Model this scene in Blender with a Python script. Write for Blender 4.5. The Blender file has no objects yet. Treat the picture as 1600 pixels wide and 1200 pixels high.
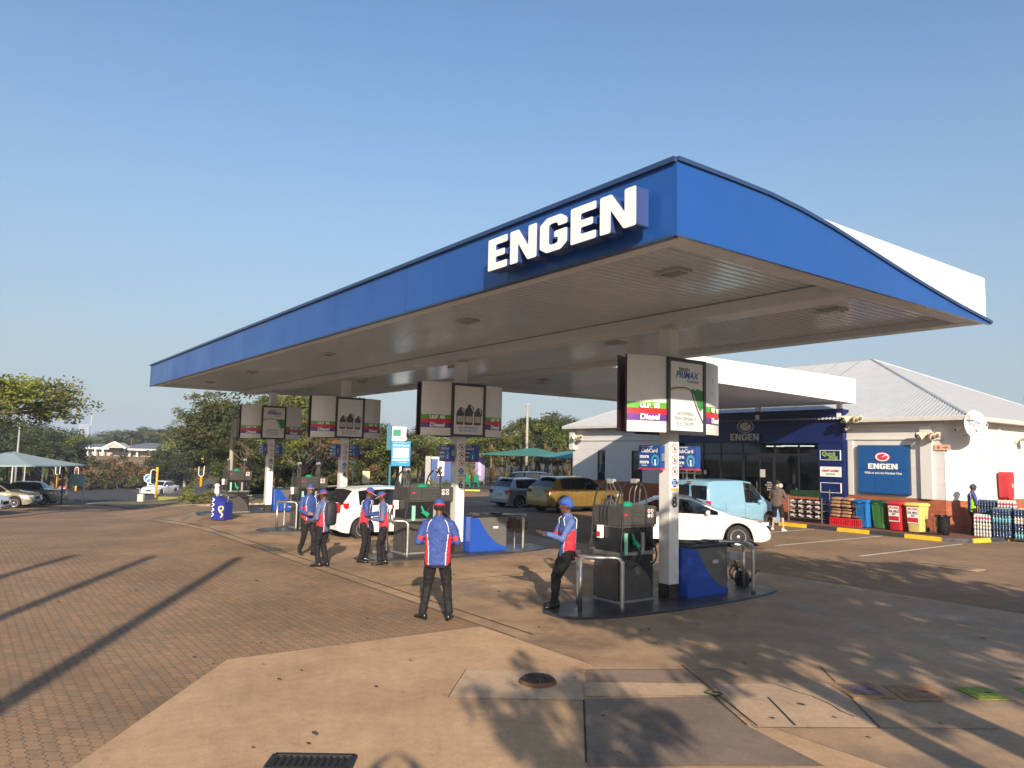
import bpy, bmesh, math, random
from mathutils import Matrix, Vector, noise, Euler
S = bpy.context.scene; C = S.collection; PI = math.pi
random.seed(7)
R_ = ((0.59749451, 0.0629662, 0.799397), (0.80157412, -0.07411648, -0.59328381), (0.02189166, 0.99525977, -0.09475627))
RM = Matrix(R_)
# ---------------- camera, sky, sun
cam = bpy.data.cameras.new('camera'); co = bpy.data.objects.new('camera', cam); C.objects.link(co)
co.matrix_world = Matrix.Translation((0, 0, 2.5)) @ RM.to_4x4()
cam.sensor_width = 36; cam.lens = 1168/1600*36; cam.clip_start = .05; cam.clip_end = 6000
S.camera = co
W = bpy.data.worlds.new("World"); S.world = W; W.use_nodes = True
nt = W.node_tree; bg = nt.nodes['Background']; sky = nt.nodes.new('ShaderNodeTexSky')
sky.sky_type = 'NISHITA'; sky.sun_disc = False
SUN_H = Vector((.877, -.480)).normalized(); ELEV = math.radians(21)
sky.sun_elevation = ELEV; sky.sun_rotation = math.atan2(SUN_H.x, SUN_H.y)
sky.air_density = 1.0; sky.dust_density = 1.2; sky.ozone_density = 1.6; sky.altitude = 0
# thin lavender haze layer low in the sky
tcs = nt.nodes.new('ShaderNodeTexCoord'); sz_ = nt.nodes.new('ShaderNodeSeparateXYZ'); nt.links.new(tcs.outputs['Generated'], sz_.inputs[0])
mrs = nt.nodes.new('ShaderNodeMapRange'); mrs.interpolation_type = 'SMOOTHSTEP'; [setattr(mrs.inputs[i+1], 'default_value', v) for i, v in enumerate((-.02, .55, .82, .05))]; nt.links.new(sz_.outputs[2], mrs.inputs[0])
mxs = nt.nodes.new('ShaderNodeMix'); mxs.data_type = 'RGBA'; mxs.inputs[7].default_value = (1.88, 2.16, 2.42, 1)
nt.links.new(mrs.outputs[0], mxs.inputs[0]); nt.links.new(sky.outputs[0], mxs.inputs[6]); hsv = nt.nodes.new('ShaderNodeHueSaturation'); hsv.inputs['Saturation'].default_value = 1.15; nt.links.new(mxs.outputs[2], hsv.inputs['Color']); nt.links.new(hsv.outputs[0], bg.inputs[0]); bg.inputs[1].default_value = .119
sl = bpy.data.lights.new('sun', 'SUN'); so = bpy.data.objects.new('sun', sl); C.objects.link(so)
sl.energy = 5.0; sl.angle = math.radians(.53); sl.color = (1, .85, .68)
sd = Vector((SUN_H.x*math.cos(ELEV), SUN_H.y*math.cos(ELEV), math.sin(ELEV)))
so.rotation_euler = sd.to_track_quat('Z', 'Y').to_euler()
S.view_settings.view_transform = 'Standard'; S.view_settings.look = 'None'; S.view_settings.exposure = 0.7
S.cycles.max_bounces = 6; S.cycles.transparent_max_bounces = 12

# ---------------- survey helpers: photo pixel -> place on the ground / on a plane
def ray(px, py): return RM @ Vector((px-800, -(py-600), -1168))
def G(px, py, z=0.):
    d = ray(px, py); t = (z-2.5)/d.z; return Vector((d.x*t, d.y*t, z))
def onX(px, py, x): d = ray(px, py); t = x/d.x; return Vector((x, d.y*t, 2.5+d.z*t))
def onY(px, py, y): d = ray(px, py); t = y/d.y; return Vector((d.x*t, y, 2.5+d.z*t))
def atD(px, py, D):
    d = ray(px, py); t = D/math.hypot(d.x, d.y); return Vector((d.x*t, d.y*t, 2.5+d.z*t))
def hpx(x, y):
    v = RM.transposed() @ Vector((x, y, 0)); return 800+1168*v.x/max(.01, -v.z)
def gz(x, y):
    # the ground falls away on the left beyond the forecourt, then climbs to the house
    D = math.hypot(x, y)
    if D < 20: return 0.
    v = RM.transposed() @ Vector((x, y, 0))
    p = hpx(x, y) if v.z < 0 else -2000
    w = min(1, max(0, (356-p)/(150-95*min(1, max(0, (D-32)/25))))); w = w*w*(3-2*w)
    K_ = [(20, 0), (105, -2.9), (138, .4), (170, 1.0), (3000, 1.0)]
    for (a, u), (b, q) in zip(K_[:-1], K_[1:]):
        if D <= b: return w*(u+(q-u)*(D-a)/(b-a))
    return w*K_[-1][1]
def G2(px, py):
    # where the sight line meets the sloping ground
    d = ray(px, py); h = math.hypot(d.x, d.y); t = 20/h
    while t < 400/h:
        x, y, z = d.x*t, d.y*t, 2.5+d.z*t
        if z <= gz(x, y): return Vector((x, y, gz(x, y)))
        t += .05/h
    return Vector((x, y, z))
def face(vx, vy): return math.atan2(-vx, vy)
RT = Vector((.597, .80)); AW = Vector((-.80, .597))      # picture-right and away, on the ground

# ---------------- materials
MATS = {}
def P(name, col, rough=.5, metal=0., var=0., vs=3., bump=0., bs=40., emit=None, es=1., coat=0., spec=.5, trans=0.):
    if name in MATS: return MATS[name]
    m = bpy.data.materials.new(name); m.use_nodes = True; n = m.node_tree; N = n.nodes; L = n.links
    b = N['Principled BSDF']; b.inputs['Base Color'].default_value = (*col, 1); b.inputs['Roughness'].default_value = rough
    b.inputs['Metallic'].default_value = metal; b.inputs['Coat Weight'].default_value = coat; b.inputs['Specular IOR Level'].default_value = spec
    if emit: b.inputs['Emission Color'].default_value = (*emit, 1); b.inputs['Emission Strength'].default_value = es
    if var or bump:
        tc = N.new('ShaderNodeTexCoord')
    if var:
        z = N.new('ShaderNodeTexNoise'); z.inputs['Scale'].default_value = vs; z.inputs['Detail'].default_value = 7; z.inputs['Roughness'].default_value = .65
        L.new(tc.outputs['Object'], z.inputs['Vector'])
        mr = N.new('ShaderNodeMapRange'); mr.inputs[1].default_value = .3; mr.inputs[2].default_value = .7; mr.inputs[3].default_value = 1-var; mr.inputs[4].default_value = 1+var*.6
        L.new(z.outputs[0], mr.inputs[0])
        mx = N.new('ShaderNodeVectorMath'); mx.operation = 'SCALE'; mx.inputs[0].default_value = col; L.new(mr.outputs[0], mx.inputs['Scale'])
        L.new(mx.outputs[0], b.inputs['Base Color'])
        rr = N.new('ShaderNodeMapRange'); rr.inputs[1].default_value = .3; rr.inputs[2].default_value = .7; rr.inputs[3].default_value = min(1, rough*1.25); rr.inputs[4].default_value = rough*.8
        L.new(z.outputs[0], rr.inputs[0]); L.new(rr.outputs[0], b.inputs['Roughness'])
    if bump:
        z2 = N.new('ShaderNodeTexNoise'); z2.inputs['Scale'].default_value = bs; z2.inputs['Detail'].default_value = 4; L.new(tc.outputs['Object'], z2.inputs['Vector'])
        bp = N.new('ShaderNodeBump'); bp.inputs['Strength'].default_value = bump; bp.inputs['Distance'].default_value = .02
        L.new(z2.outputs[0], bp.inputs['Height']); L.new(bp.outputs[0], b.inputs['Normal'])
    if trans: b.inputs['Alpha'].default_value = 1-trans
    MATS[name] = m; return m
def ground_mat(name, cols, pits=0., brick=None, rough=.85, stain=.35, sscale=.35, oil=0.):
    if name in MATS: return MATS[name]
    m = bpy.data.materials.new(name); m.use_nodes = True; n = m.node_tree; N = n.nodes; L = n.links; b = N['Principled BSDF']
    ge = N.new('ShaderNodeNewGeometry'); pos = ge.outputs['Position']
    def nz(sc, det=6, r=.6, vec=None):
        z = N.new('ShaderNodeTexNoise'); z.inputs['Scale'].default_value = sc; z.inputs['Detail'].default_value = det; z.inputs['Roughness'].default_value = r
        L.new(vec or pos, z.inputs['Vector']); return z.outputs[0]
    def rng(s, a, c, d, e):
        r = N.new('ShaderNodeMapRange'); [setattr(r.inputs[i+1], 'default_value', v) for i, v in enumerate((a, c, d, e))]; L.new(s, r.inputs[0]); return r.outputs[0]
    def mul(col, fac):
        v = N.new('ShaderNodeVectorMath'); v.operation = 'SCALE'; L.new(col, v.inputs[0]); L.new(fac, v.inputs['Scale']); return v.outputs[0]
    if brick:
        # interlocking pavers: brick pattern with a wavy edge, laid along the bays
        mp = N.new('ShaderNodeMapping'); mp.inputs['Rotation'].default_value = (0, 0, brick[2]); L.new(pos, mp.inputs['Vector'])
        sx = N.new('ShaderNodeSeparateXYZ'); L.new(mp.outputs[0], sx.inputs[0])
        def wob(s, f, a):
            q = N.new('ShaderNodeMath'); q.operation = 'MULTIPLY'; q.inputs[1].default_value = f; L.new(s, q.inputs[0])
            q1 = N.new('ShaderNodeMath'); q1.operation = 'SINE'; L.new(q.outputs[0], q1.inputs[0])
            q2 = N.new('ShaderNodeMath'); q2.operation = 'MULTIPLY'; q2.inputs[1].default_value = a; L.new(q1.outputs[0], q2.inputs[0]); return q2.outputs[0]
        ax = N.new('ShaderNodeMath'); L.new(sx.outputs[0], ax.inputs[0]); L.new(wob(sx.outputs[1], 2*PI/brick[1]*1., .013), ax.inputs[1])
        ay = N.new('ShaderNodeMath'); L.new(sx.outputs[1], ay.inputs[0]); L.new(wob(sx.outputs[0], 4*PI/brick[0], .011), ay.inputs[1])
        cx = N.new('ShaderNodeCombineXYZ'); L.new(ax.outputs[0], cx.inputs[0]); L.new(ay.outputs[0], cx.inputs[1])
        bt = N.new('ShaderNodeTexBrick'); bt.inputs['Scale'].default_value = 1; bt.inputs['Brick Width'].default_value = brick[0]; bt.inputs['Row Height'].default_value = brick[1]
        bt.inputs['Mortar Size'].default_value = .007; bt.inputs['Mortar Smooth'].default_value = .3; bt.inputs['Bias'].default_value = 0
        bt.inputs['Color1'].default_value = (*cols[0], 1); bt.inputs['Color2'].default_value = (*cols[1], 1); bt.inputs['Mortar'].default_value = (*cols[2], 1)
        L.new(cx.outputs[0], bt.inputs['Vector']); col = bt.outputs['Color']; hgt = bt.outputs['Fac']
    else:
        cr = N.new('ShaderNodeValToRGB'); e = cr.color_ramp.elements; e[0].position = .35; e[0].color = (*cols[0], 1); e[1].position = .68; e[1].color = (*cols[1], 1)
        L.new(nz(sscale*2.2, 9, .62), cr.inputs[0]); col = cr.outputs[0]; hgt = None
    col = mul(col, rng(nz(sscale, 5, .6), .3, .7, 1-stain, 1+stain*.5))
    col = mul(col, rng(nz(9, 8, .75), .3, .7, .86, 1.12))
    col = mul(col, rng(nz(60, 4, .8), .35, .65, .86, 1.12)); col = mul(col, rng(nz(2.3, 9, .8), .30, .42, .72, 1))
    if pits:
        vo = N.new('ShaderNodeTexVoronoi'); vo.inputs['Scale'].default_value = 22; L.new(pos, vo.inputs['Vector'])
        pt = rng(vo.outputs['Distance'], .05, .16, 0., 1.); gate = rng(nz(1.5, 4), .38, .55, 0, 1)
        mxx = N.new('ShaderNodeMath'); mxx.operation = 'MAXIMUM'; L.new(pt, mxx.inputs[0])
        iv = N.new('ShaderNodeMath'); iv.operation = 'SUBTRACT'; iv.inputs[0].default_value = 1; L.new(gate, iv.inputs[1]); L.new(iv.outputs[0], mxx.inputs[1])
        col = mul(col, rng(mxx.outputs[0], 0, 1, 1-pits, 1))
    rsock = None
    if oil:
        g2 = rng(nz(.55, 7, .68), .58-.1*oil, .70, 0, 1); col = mul(col, rng(g2, 0, 1, 1, .42)); rsock = rng(g2, 0, 1, rough, .28)
    L.new(col, b.inputs['Base Color'])
    if rsock: L.new(rsock, b.inputs['Roughness'])
    else: b.inputs['Roughness'].default_value = rough
    b.inputs['Specular IOR Level'].default_value = .3
    bp = N.new('ShaderNodeBump'); bp.inputs['Strength'].default_value = .35; bp.inputs['Distance'].default_value = .006; L.new(nz(70, 5, .7), bp.inputs['Height'])
    last = bp
    if hgt:
        iv = N.new('ShaderNodeMath'); iv.operation = 'SUBTRACT'; iv.inputs[0].default_value = 1; L.new(hgt, iv.inputs[1])
        b2 = N.new('ShaderNodeBump'); b2.inputs['Strength'].default_value = .6; b2.inputs['Distance'].default_value = .008; L.new(iv.outputs[0], b2.inputs['Height']); L.new(bp.outputs[0], b2.inputs['Normal']); last = b2
    L.new(last.outputs[0], b.inputs['Normal']); MATS[name] = m; return m
def leaf_mat(name, c1, c2, rough=.55):
    if name in MATS: return MATS[name]
    m = bpy.data.materials.new(name); m.use_nodes = True; N = m.node_tree.nodes; L = m.node_tree.links; b = N['Principled BSDF']
    g = N.new('ShaderNodeNewGeometry'); cr = N.new('ShaderNodeValToRGB'); e = cr.color_ramp.elements; e[0].color = (*c1, 1); e[1].color = (*c2, 1)
    L.new(g.outputs['Random Per Island'], cr.inputs[0])
    oi = N.new('ShaderNodeObjectInfo'); hs = N.new('ShaderNodeHueSaturation'); mr = N.new('ShaderNodeMapRange'); mr.inputs[3].default_value = .7; mr.inputs[4].default_value = 1.25
    L.new(oi.outputs['Random'], mr.inputs[0]); L.new(mr.outputs[0], hs.inputs['Value'])
    L.new(cr.outputs[0], hs.inputs['Color']); L.new(hs.outputs[0], b.inputs['Base Color']); b.inputs['Roughness'].default_value = rough; b.inputs['Specular IOR Level'].default_value = .25
    tr = N.new('ShaderNodeBsdfTranslucent'); L.new(hs.outputs[0], tr.inputs[0]); mx = N.new('ShaderNodeMixShader'); mx.inputs[0].default_value = .3
    L.new(b.outputs[0], mx.inputs[1]); L.new(tr.outputs[0], mx.inputs[2]); L.new(mx.outputs[0], N['Material Output'].inputs[0])
    MATS[name] = m; return m
def glass_mat(name, tint=(.6, .7, .7), opac=.5, rough=.03):
    if name in MATS: return MATS[name]
    m = bpy.data.materials.new(name); m.use_nodes = True; N = m.node_tree.nodes; L = m.node_tree.links
    N.remove(N['Principled BSDF']); tr = N.new('ShaderNodeBsdfTransparent'); tr.inputs[0].default_value = (*[t*(1-opac) for t in tint], 1)
    gl = N.new('ShaderNodeBsdfGlossy'); gl.inputs['Roughness'].default_value = rough; gl.inputs[0].default_value = (.9, .95, 1, 1)
    fr = N.new('ShaderNodeFresnel'); fr.inputs[0].default_value = 1.5; mx = N.new('ShaderNodeMixShader')
    L.new(fr.outputs[0], mx.inputs[0]); L.new(tr.outputs[0], mx.inputs[1]); L.new(gl.outputs[0], mx.inputs[2]); L.new(mx.outputs[0], N['Material Output'].inputs[0])
    MATS[name] = m; return m

white = P('white_paint', (.78, .77, .74), .35, var=.06, vs=2)
steel = P('brushed_steel', (.36, .35, .33), .45, metal=.85, var=.12, vs=6)
rail_m = P('rail_steel', (.50, .49, .47), .38, metal=.9, var=.1, vs=8)
dsteel = P('dark_steel', (.11, .11, .11), .4, metal=.3, var=.15)
black = P('black_plastic', (.018, .018, .02), .45)
rubber = P('rubber', (.02, .02, .02), .7)
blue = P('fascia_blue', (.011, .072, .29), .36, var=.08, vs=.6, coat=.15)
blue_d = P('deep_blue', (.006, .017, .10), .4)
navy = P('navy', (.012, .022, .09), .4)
red = P('red', (.62, .02, .03), .4); green = P('green', (.09, .36, .04), .4); purple = P('purple', (.12, .03, .24), .4)
yellow = P('yellow_paint', (.72, .46, .02), .6, var=.25, vs=5); kerb_black = P('kerb_black', (.035, .035, .04), .7, var=.3, vs=5)
orange = P('signal_yellow', (.75, .38, .01), .45); tgreen = P('nozzle_green', (.01, .30, .16), .35); lgreen = P('pale_green', (.25, .6, .45), .4)
txt_w = P('letter_white', (.82, .82, .80), .4); txt_k = P('letter_black', (.03, .03, .03), .5); txt_b = P('letter_blue', (.02, .12, .4), .5)
graym = P('grey', (.3, .3, .3), .5); chrome = P('chrome', (.7, .7, .7), .12, metal=1)

# ---------------- mesh builder
class MB:
    def __init__(s, T=None): s.V = []; s.F = []; s.M = []; s.T = T or Matrix.Identity(4)
    def add(s, vs, fs, m=0):
        o = len(s.V); s.V += [s.T @ Vector(v) for v in vs]; s.F += [[i+o for i in f] for f in fs]; s.M += [m]*len(fs); return s
    def box(s, c, d, rz=0, m=0, rx=0, ry=0):
        Mx = Matrix.Translation(c) @ Euler((rx, ry, rz)).to_matrix().to_4x4(); x, y, z = [q/2 for q in d]
        vs = [Mx @ Vector(p) for p in ((-x,-y,-z),(x,-y,-z),(x,y,-z),(-x,y,-z),(-x,-y,z),(x,-y,z),(x,y,z),(-x,y,z))]
        return s.add(vs, [(0,3,2,1),(4,5,6,7),(0,1,5,4),(1,2,6,5),(2,3,7,6),(3,0,4,7)], m)
    def bb(s, a, b, m=0): return s.box([(p+q)/2 for p, q in zip(a, b)], [abs(q-p) for p, q in zip(a, b)], m=m)
    def tube(s, pts, r, n=10, m=0, cap=True):
        pts = [Vector(p) for p in pts]; rs = r if isinstance(r, (list, tuple)) else [r]*len(pts); rings = []; up = None
        for i, p in enumerate(pts):
            d = (pts[min(i+1, len(pts)-1)]-pts[max(i-1, 0)]).normalized()
            if up is None: up = d.orthogonal().normalized()
            up = (up-d*up.dot(d)).normalized() if (up-d*up.dot(d)).length > 1e-5 else d.orthogonal().normalized(); w = d.cross(up)
            rings.append([p+(up*math.cos(2*PI*k/n)+w*math.sin(2*PI*k/n))*rs[i] for k in range(n)])
        vs = [v for q in rings for v in q]; fs = []
        for i in range(len(pts)-1):
            for k in range(n): fs.append((i*n+k, i*n+(k+1) % n, (i+1)*n+(k+1) % n, (i+1)*n+k))
        if cap: fs += [list(range(n))[::-1], [(len(pts)-1)*n+k for k in range(n)]]
        return s.add(vs, fs, m)
    def cyl(s, a, b, r, r2=None, n=16, m=0): return s.tube([a, b], [r, r if r2 is None else r2], n, m)
    def loft(s, rings, m=0, close=True, cap=True):
        n = len(rings[0]); vs = [v for q in rings for v in q]; fs = []
        for i in range(len(rings)-1):
            for k in range(n if close else n-1): fs.append((i*n+k, i*n+(k+1) % n, (i+1)*n+(k+1) % n, (i+1)*n+k))
        if cap: fs += [list(range(n))[::-1], [(len(rings)-1)*n+k for k in range(n)]]
        return s.add(vs, fs, m)
    def prism(s, poly, axis, a, b, m=0):
        f = {'x': lambda u, v, t: (t, u, v), 'y': lambda u, v, t: (u, t, v), 'z': lambda u, v, t: (u, v, t)}[axis]
        n = len(poly); vs = [f(u, v, a) for u, v in poly]+[f(u, v, b) for u, v in poly]
        return s.add(vs, [list(range(n))[::-1], list(range(n, 2*n))]+[(i, (i+1) % n, n+(i+1) % n, n+i) for i in range(n)], m)
    def lathe(s, prof, c=(0, 0, 0), n=24, m=0, axis='z'):
        rings = []
        for r, h in prof:
            q = []
            for k in range(n):
                a = 2*PI*k/n; p = (r*math.cos(a), r*math.sin(a), h)
                if axis == 'x': p = (p[2], p[0], p[1])
                if axis == 'y': p = (p[0], p[2], p[1])
                q.append(Vector(c)+Vector(p))
            rings.append(q)
        return s.loft(rings, m)
    def ell(s, c, r, m=0, n=12, rot=None):
        rings = []; k = n//2+1; Rm = rot or Matrix.Identity(3)
        for i in range(1, k):
            t = PI*i/k; rings.append([Vector(c)+Rm @ Vector((r[0]*math.sin(t)*math.cos(2*PI*j/n), r[1]*math.sin(t)*math.sin(2*PI*j/n), -r[2]*math.cos(t))) for j in range(n)])
        return s.loft(rings, m)
    def mesh(s, name, mats, smooth=False, fix=True):
        me = bpy.data.meshes.new(name); me.from_pydata([tuple(v) for v in s.V], [], s.F)
        for q in (mats if isinstance(mats, (list, tuple)) else [mats]): me.materials.append(q)
        me.polygons.foreach_set('material_index', s.M)
        if fix:
            b = bmesh.new(); b.from_mesh(me); bmesh.ops.recalc_face_normals(b, faces=b.faces); b.to_mesh(me); b.free()
        if smooth: me.polygons.foreach_set('use_smooth', [True]*len(me.polygons))
        me.update(); return me
    def build(s, name, mats, parent=None, smooth=False, bevel=0, loc=None, rz=0, fix=True, auto=False):
        o = bpy.data.objects.new(name, s.mesh(name, mats, smooth or auto, fix)); C.objects.link(o); o.parent = parent
        if loc is not None: o.location = loc
        o.rotation_euler.z = rz
        if auto:
            o.data.set_sharp_from_angle(angle=math.radians(35))
        if bevel:
            b = o.modifiers.new('bevel', 'BEVEL'); b.width = bevel; b.segments = 2; b.limit_method = 'ANGLE'; b.angle_limit = math.radians(40)
        return o
def tag(o, label=None, cat=None, group=None, kind=None):
    for k, v in (('label', label), ('category', cat), ('group', group), ('kind', kind)):
        if v: o[k] = v
    return o
def thing(name, label, cat, loc=(0, 0, 0), rz=0, group=None, scale=None):
    o = bpy.data.objects.new(name, None); C.objects.link(o); o.location = loc; o.rotation_euler = (0, 0, rz); o.empty_display_size = .2
    if scale: o.scale = (scale,)*3
    return tag(o, label, cat, group)
def dup(root, loc=None, rz=None, label=None, scale=None, parent=None):
    r = root.copy(); C.objects.link(r)
    if parent: r.parent = parent
    if loc is not None: r.location = loc
    if rz is not None: r.rotation_euler.z = rz
    if label: r['label'] = label
    if scale: r.scale = scale if isinstance(scale, (tuple, list)) else (scale,)*3
    for ch in list(root.children):
        if ch.name.startswith('temp'): continue
        dup(ch, parent=r)
    return r
def sheet(name, poly, z, m, kind='structure', parent=None, drape=0):
    if drape:
        bm = bmesh.new(); vs = [bm.verts.new((p[0], p[1], 0)) for p in poly]; bm.faces.new(vs); bmesh.ops.triangulate(bm, faces=bm.faces)
        for it in range(12):
            L = [e for e in bm.edges if e.calc_length() > drape and min(math.hypot(v.co.x, v.co.y) for v in e.verts) < 220]
            if not L: break
            bmesh.ops.subdivide_edges(bm, edges=L, cuts=1); bmesh.ops.triangulate(bm, faces=bm.faces)
        for v in bm.verts: v.co.z = z+gz(v.co.x, v.co.y)
        me = bpy.data.meshes.new(name); bmesh.ops.recalc_face_normals(bm, faces=bm.faces); bm.to_mesh(me); bm.free(); me.materials.append(m)
        if sum(p.normal.z for p in me.polygons) < 0: me.flip_normals()
        o = bpy.data.objects.new(name, me); C.objects.link(o); o.parent = parent
        if kind: o['kind'] = kind
        return o
    mb = MB(); mb.add([(p[0], p[1], z) for p in poly], [list(range(len(poly)))]); o = mb.build(name, m, parent)
    if o.data.polygons[0].normal.z < 0: o.data.flip_normals()
    if kind: o['kind'] = kind
    return o
TXT = {}; TS = bpy.data.scenes.new('temp'); TS.view_layers[0].name
def tmp_dg(o):
    TS.collection.objects.link(o)
    with bpy.context.temp_override(scene=TS, view_layer=TS.view_layers[0]): dg = bpy.context.evaluated_depsgraph_get(); dg.update()
    return dg
def text(name, s, size, m, parent, pos, xdir, up=(0, 0, 1), ext=.003, off=0., align='CENTER', sx=1., shear=0.):
    key = (s, size, ext, off, align, shear)
    if key in TXT: me = TXT[key].copy(); return text_place(me, name, m, parent, pos, xdir, up, sx)
    cu = bpy.data.curves.new(name, 'FONT'); cu.body = s; cu.size = size; cu.extrude = ext; cu.offset = off; cu.align_x = align; cu.align_y = 'CENTER'; cu.shear = shear; cu.resolution_u = 3
    t = bpy.data.objects.new('temp_text', cu); dg = tmp_dg(t)
    me = bpy.data.meshes.new_from_object(t.evaluated_get(dg)); bpy.data.objects.remove(t); TXT[key] = me.copy(); return text_place(me, name, m, parent, pos, xdir, up, sx)
def text_place(me, name, m, parent, pos, xdir, up, sx):
    x = Vector(xdir).normalized(); u = Vector(up).normalized(); zz = x.cross(u)
    Mx = Matrix((x, u, zz)).transposed().to_4x4(); Mx.translation = Vector(pos); me.transform(Mx @ Matrix.Diagonal((sx, 1, 1, 1)))
    me.materials.clear(); me.materials.append(m); me.name = name
    o = bpy.data.objects.new(name, me); C.objects.link(o); o.parent = parent; return o
# custom bold letters for the station name (unit height)
def rounded(poly, r, seg=3):
    out = []
    n = len(poly)
    for i in range(n):
        a, b, c = Vector(poly[i-1]), Vector(poly[i]), Vector(poly[(i+1) % n]); d1 = (a-b); d2 = (c-b); k = min(r, d1.length*.45, d2.length*.45)
        p, q = b+d1.normalized()*k, b+d2.normalized()*k
        for t in range(seg+1):
            t /= seg; out.append(tuple((1-t)**2*p+2*t*(1-t)*b+t*t*q))
    return out
LET = {'E': ([(0,0),(.66,0),(.66,.22),(.27,.22),(.27,.40),(.58,.40),(.58,.60),(.27,.60),(.27,.78),(.66,.78),(.66,1),(0,1)], .66),
       'N': ([(0,0),(.26,0),(.26,.58),(.56,0),(.84,0),(.84,1),(.58,1),(.58,.42),(.28,1),(0,1)], .84),
       'G': ([(.2,0),(.6,0),(.78,.17),(.78,.56),(.42,.56),(.42,.38),(.52,.38),(.52,.24),(.47,.20),(.32,.20),(.27,.25),(.27,.75),(.32,.80),(.47,.80),(.52,.75),(.52,.68),(.78,.68),(.78,.84),(.6,1),(.2,1),(0,.84),(0,.16)], .78)}
def engen(parent, p0, p1, h, xdir, ndir, depth, mats, name='sign_letter'):
    # the five letters spread between p0 and p1 (baseline), height h
    p0, p1 = Vector(p0), Vector(p1); gap = .09; tot = sum(LET[c][1] for c in 'ENGEN')+4*gap; w = (p1-p0).length; k = w/tot; x = 0
    xd = Vector(xdir).normalized(); nd = Vector(ndir).normalized()
    for c in 'ENGEN':
        poly, adv = LET[c]; q = rounded(poly, .045); mb = MB(); n = len(q)
        vs = [p0+xd*((x+u)*k)+Vector((0, 0, v*h))+nd*t for t in (0, depth) for u, v in q]
        bmf = [list(range(n))[::-1], list(range(n, 2*n))]
        mb.add(vs, bmf, 0); mb.add(vs, [(i, (i+1) % n, n+(i+1) % n, n+i) for i in range(n)], 1)
        o = mb.build(name, mats, parent); x += adv+gap
def oval_logo(parent, c, w, h, xdir, ndir, mats, d=.02, name='oval_emblem'):
    # ring, pale disc and a swoosh cut like an italic e
    c, xd, nd = Vector(c), Vector(xdir).normalized(), Vector(ndir).normalized(); up = Vector((0, 0, 1))
    r = thing_part(name, parent)
    def disc(nm, s0, s1, t, m, cx=0, cy=0, n=36):
        mb = MB(); a = [c+xd*(w/2*s1*math.cos(2*PI*k/n)+cx)+up*(h/2*s1*math.sin(2*PI*k/n)+cy)+nd*t for k in range(n)]
        if s0 == 0: mb.add(a+[p-nd*.01 for p in a], [list(range(n))]+[(i, (i+1) % n, n+(i+1) % n, n+i) for i in range(n)])
        else:
            b = [c+xd*(w/2*s0*math.cos(2*PI*k/n)+cx)+up*(h/2*s0*math.sin(2*PI*k/n)+cy)+nd*t for k in range(n)]
            mb.add(a+b, [(i, (i+1) % n, n+(i+1) % n, n+i) for i in range(n)])
        return mb.build(nm, m, r)
    disc('rim', .9, 1, d, mats[0]); disc('disc', 0, .9, d-.004, mats[1]); disc('inner_disc', 0, .66, d+.004, mats[0])
    mb = MB(); P2 = [(-.05, -.06), (.10, .02), (.62, .42), (.50, .50), (-.02, .10)]
    mb.add([c+xd*(u*w/2)+up*(v*h/2)+nd*(d+.009) for u, v in P2], [list(range(5))]); mb.build('needle', mats[1], r)
def thing_part(name, parent):
    o = bpy.data.objects.new(name, None); C.objects.link(o); o.parent = parent; o.empty_display_size = .1; return o
# ======================= GROUND
paver = ground_mat('brick_pavers', [(.345, .205, .112), (.26, .178, .108), (.175, .125, .08)], brick=(.22, .11, 0.), stain=.3)
paver2 = ground_mat('brick_pavers_worn', [(.24, .155, .115), (.19, .13, .10), (.13, .10, .08)], brick=(.22, .11, 0.), stain=.2)
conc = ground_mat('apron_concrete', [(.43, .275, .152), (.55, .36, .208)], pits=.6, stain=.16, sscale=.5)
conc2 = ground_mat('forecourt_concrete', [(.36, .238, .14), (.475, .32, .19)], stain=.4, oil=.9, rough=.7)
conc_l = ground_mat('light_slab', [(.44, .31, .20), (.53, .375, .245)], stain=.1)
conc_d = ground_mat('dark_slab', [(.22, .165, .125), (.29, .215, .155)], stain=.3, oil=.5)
asph = ground_mat('asphalt', [(.05, .05, .055), (.075, .072, .072)], stain=.2)
dirt = ground_mat('dry_ground', [(.15, .12, .06), (.20, .15, .08)], stain=.35, sscale=.1)
kerb_c = ground_mat('kerb_concrete', [(.38, .30, .22), (.46, .38, .3)], stain=.2)
line_m = P('road_paint', (.62, .58, .52), .7, var=.3, vs=6)
_m = MB(); _R = [0.01, 8, 16, 20, 24, 28, 31, 34, 37.5, 41, 44, 50, 56, 62, 74, 87, 95, 105, 114, 124, 138, 155, 172, 300, 700, 3000]; _n = 240
_m.loft([[Vector((r*math.cos(2*PI*k/_n), r*math.sin(2*PI*k/_n), gz(r*math.cos(2*PI*k/_n), r*math.sin(2*PI*k/_n)))) for k in range(_n)] for r in _R], cap=False)
_o = _m.build('ground', dirt, fix=False, smooth=True); _o['kind'] = 'structure'
if _o.data.polygons[500].normal.z < 0: _o.data.flip_normals()
EDGE = [G2(*p)[:2] for p in ((-150, 776), (0, 779), (112, 783), (128, 788), (180, 790), (230, 790), (290, 791), (330, 791), (356, 789))]
sheet('brick_paving', [(-52, -40), (-8, -40)]*0+[(-30, -16)]+EDGE+[(-33.4, 16), (-43, 25), (-42.0, 29.6), (-36, 34), (-36, 60), (20, 60), (20, -14)], .03, paver, drape=4)
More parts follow.
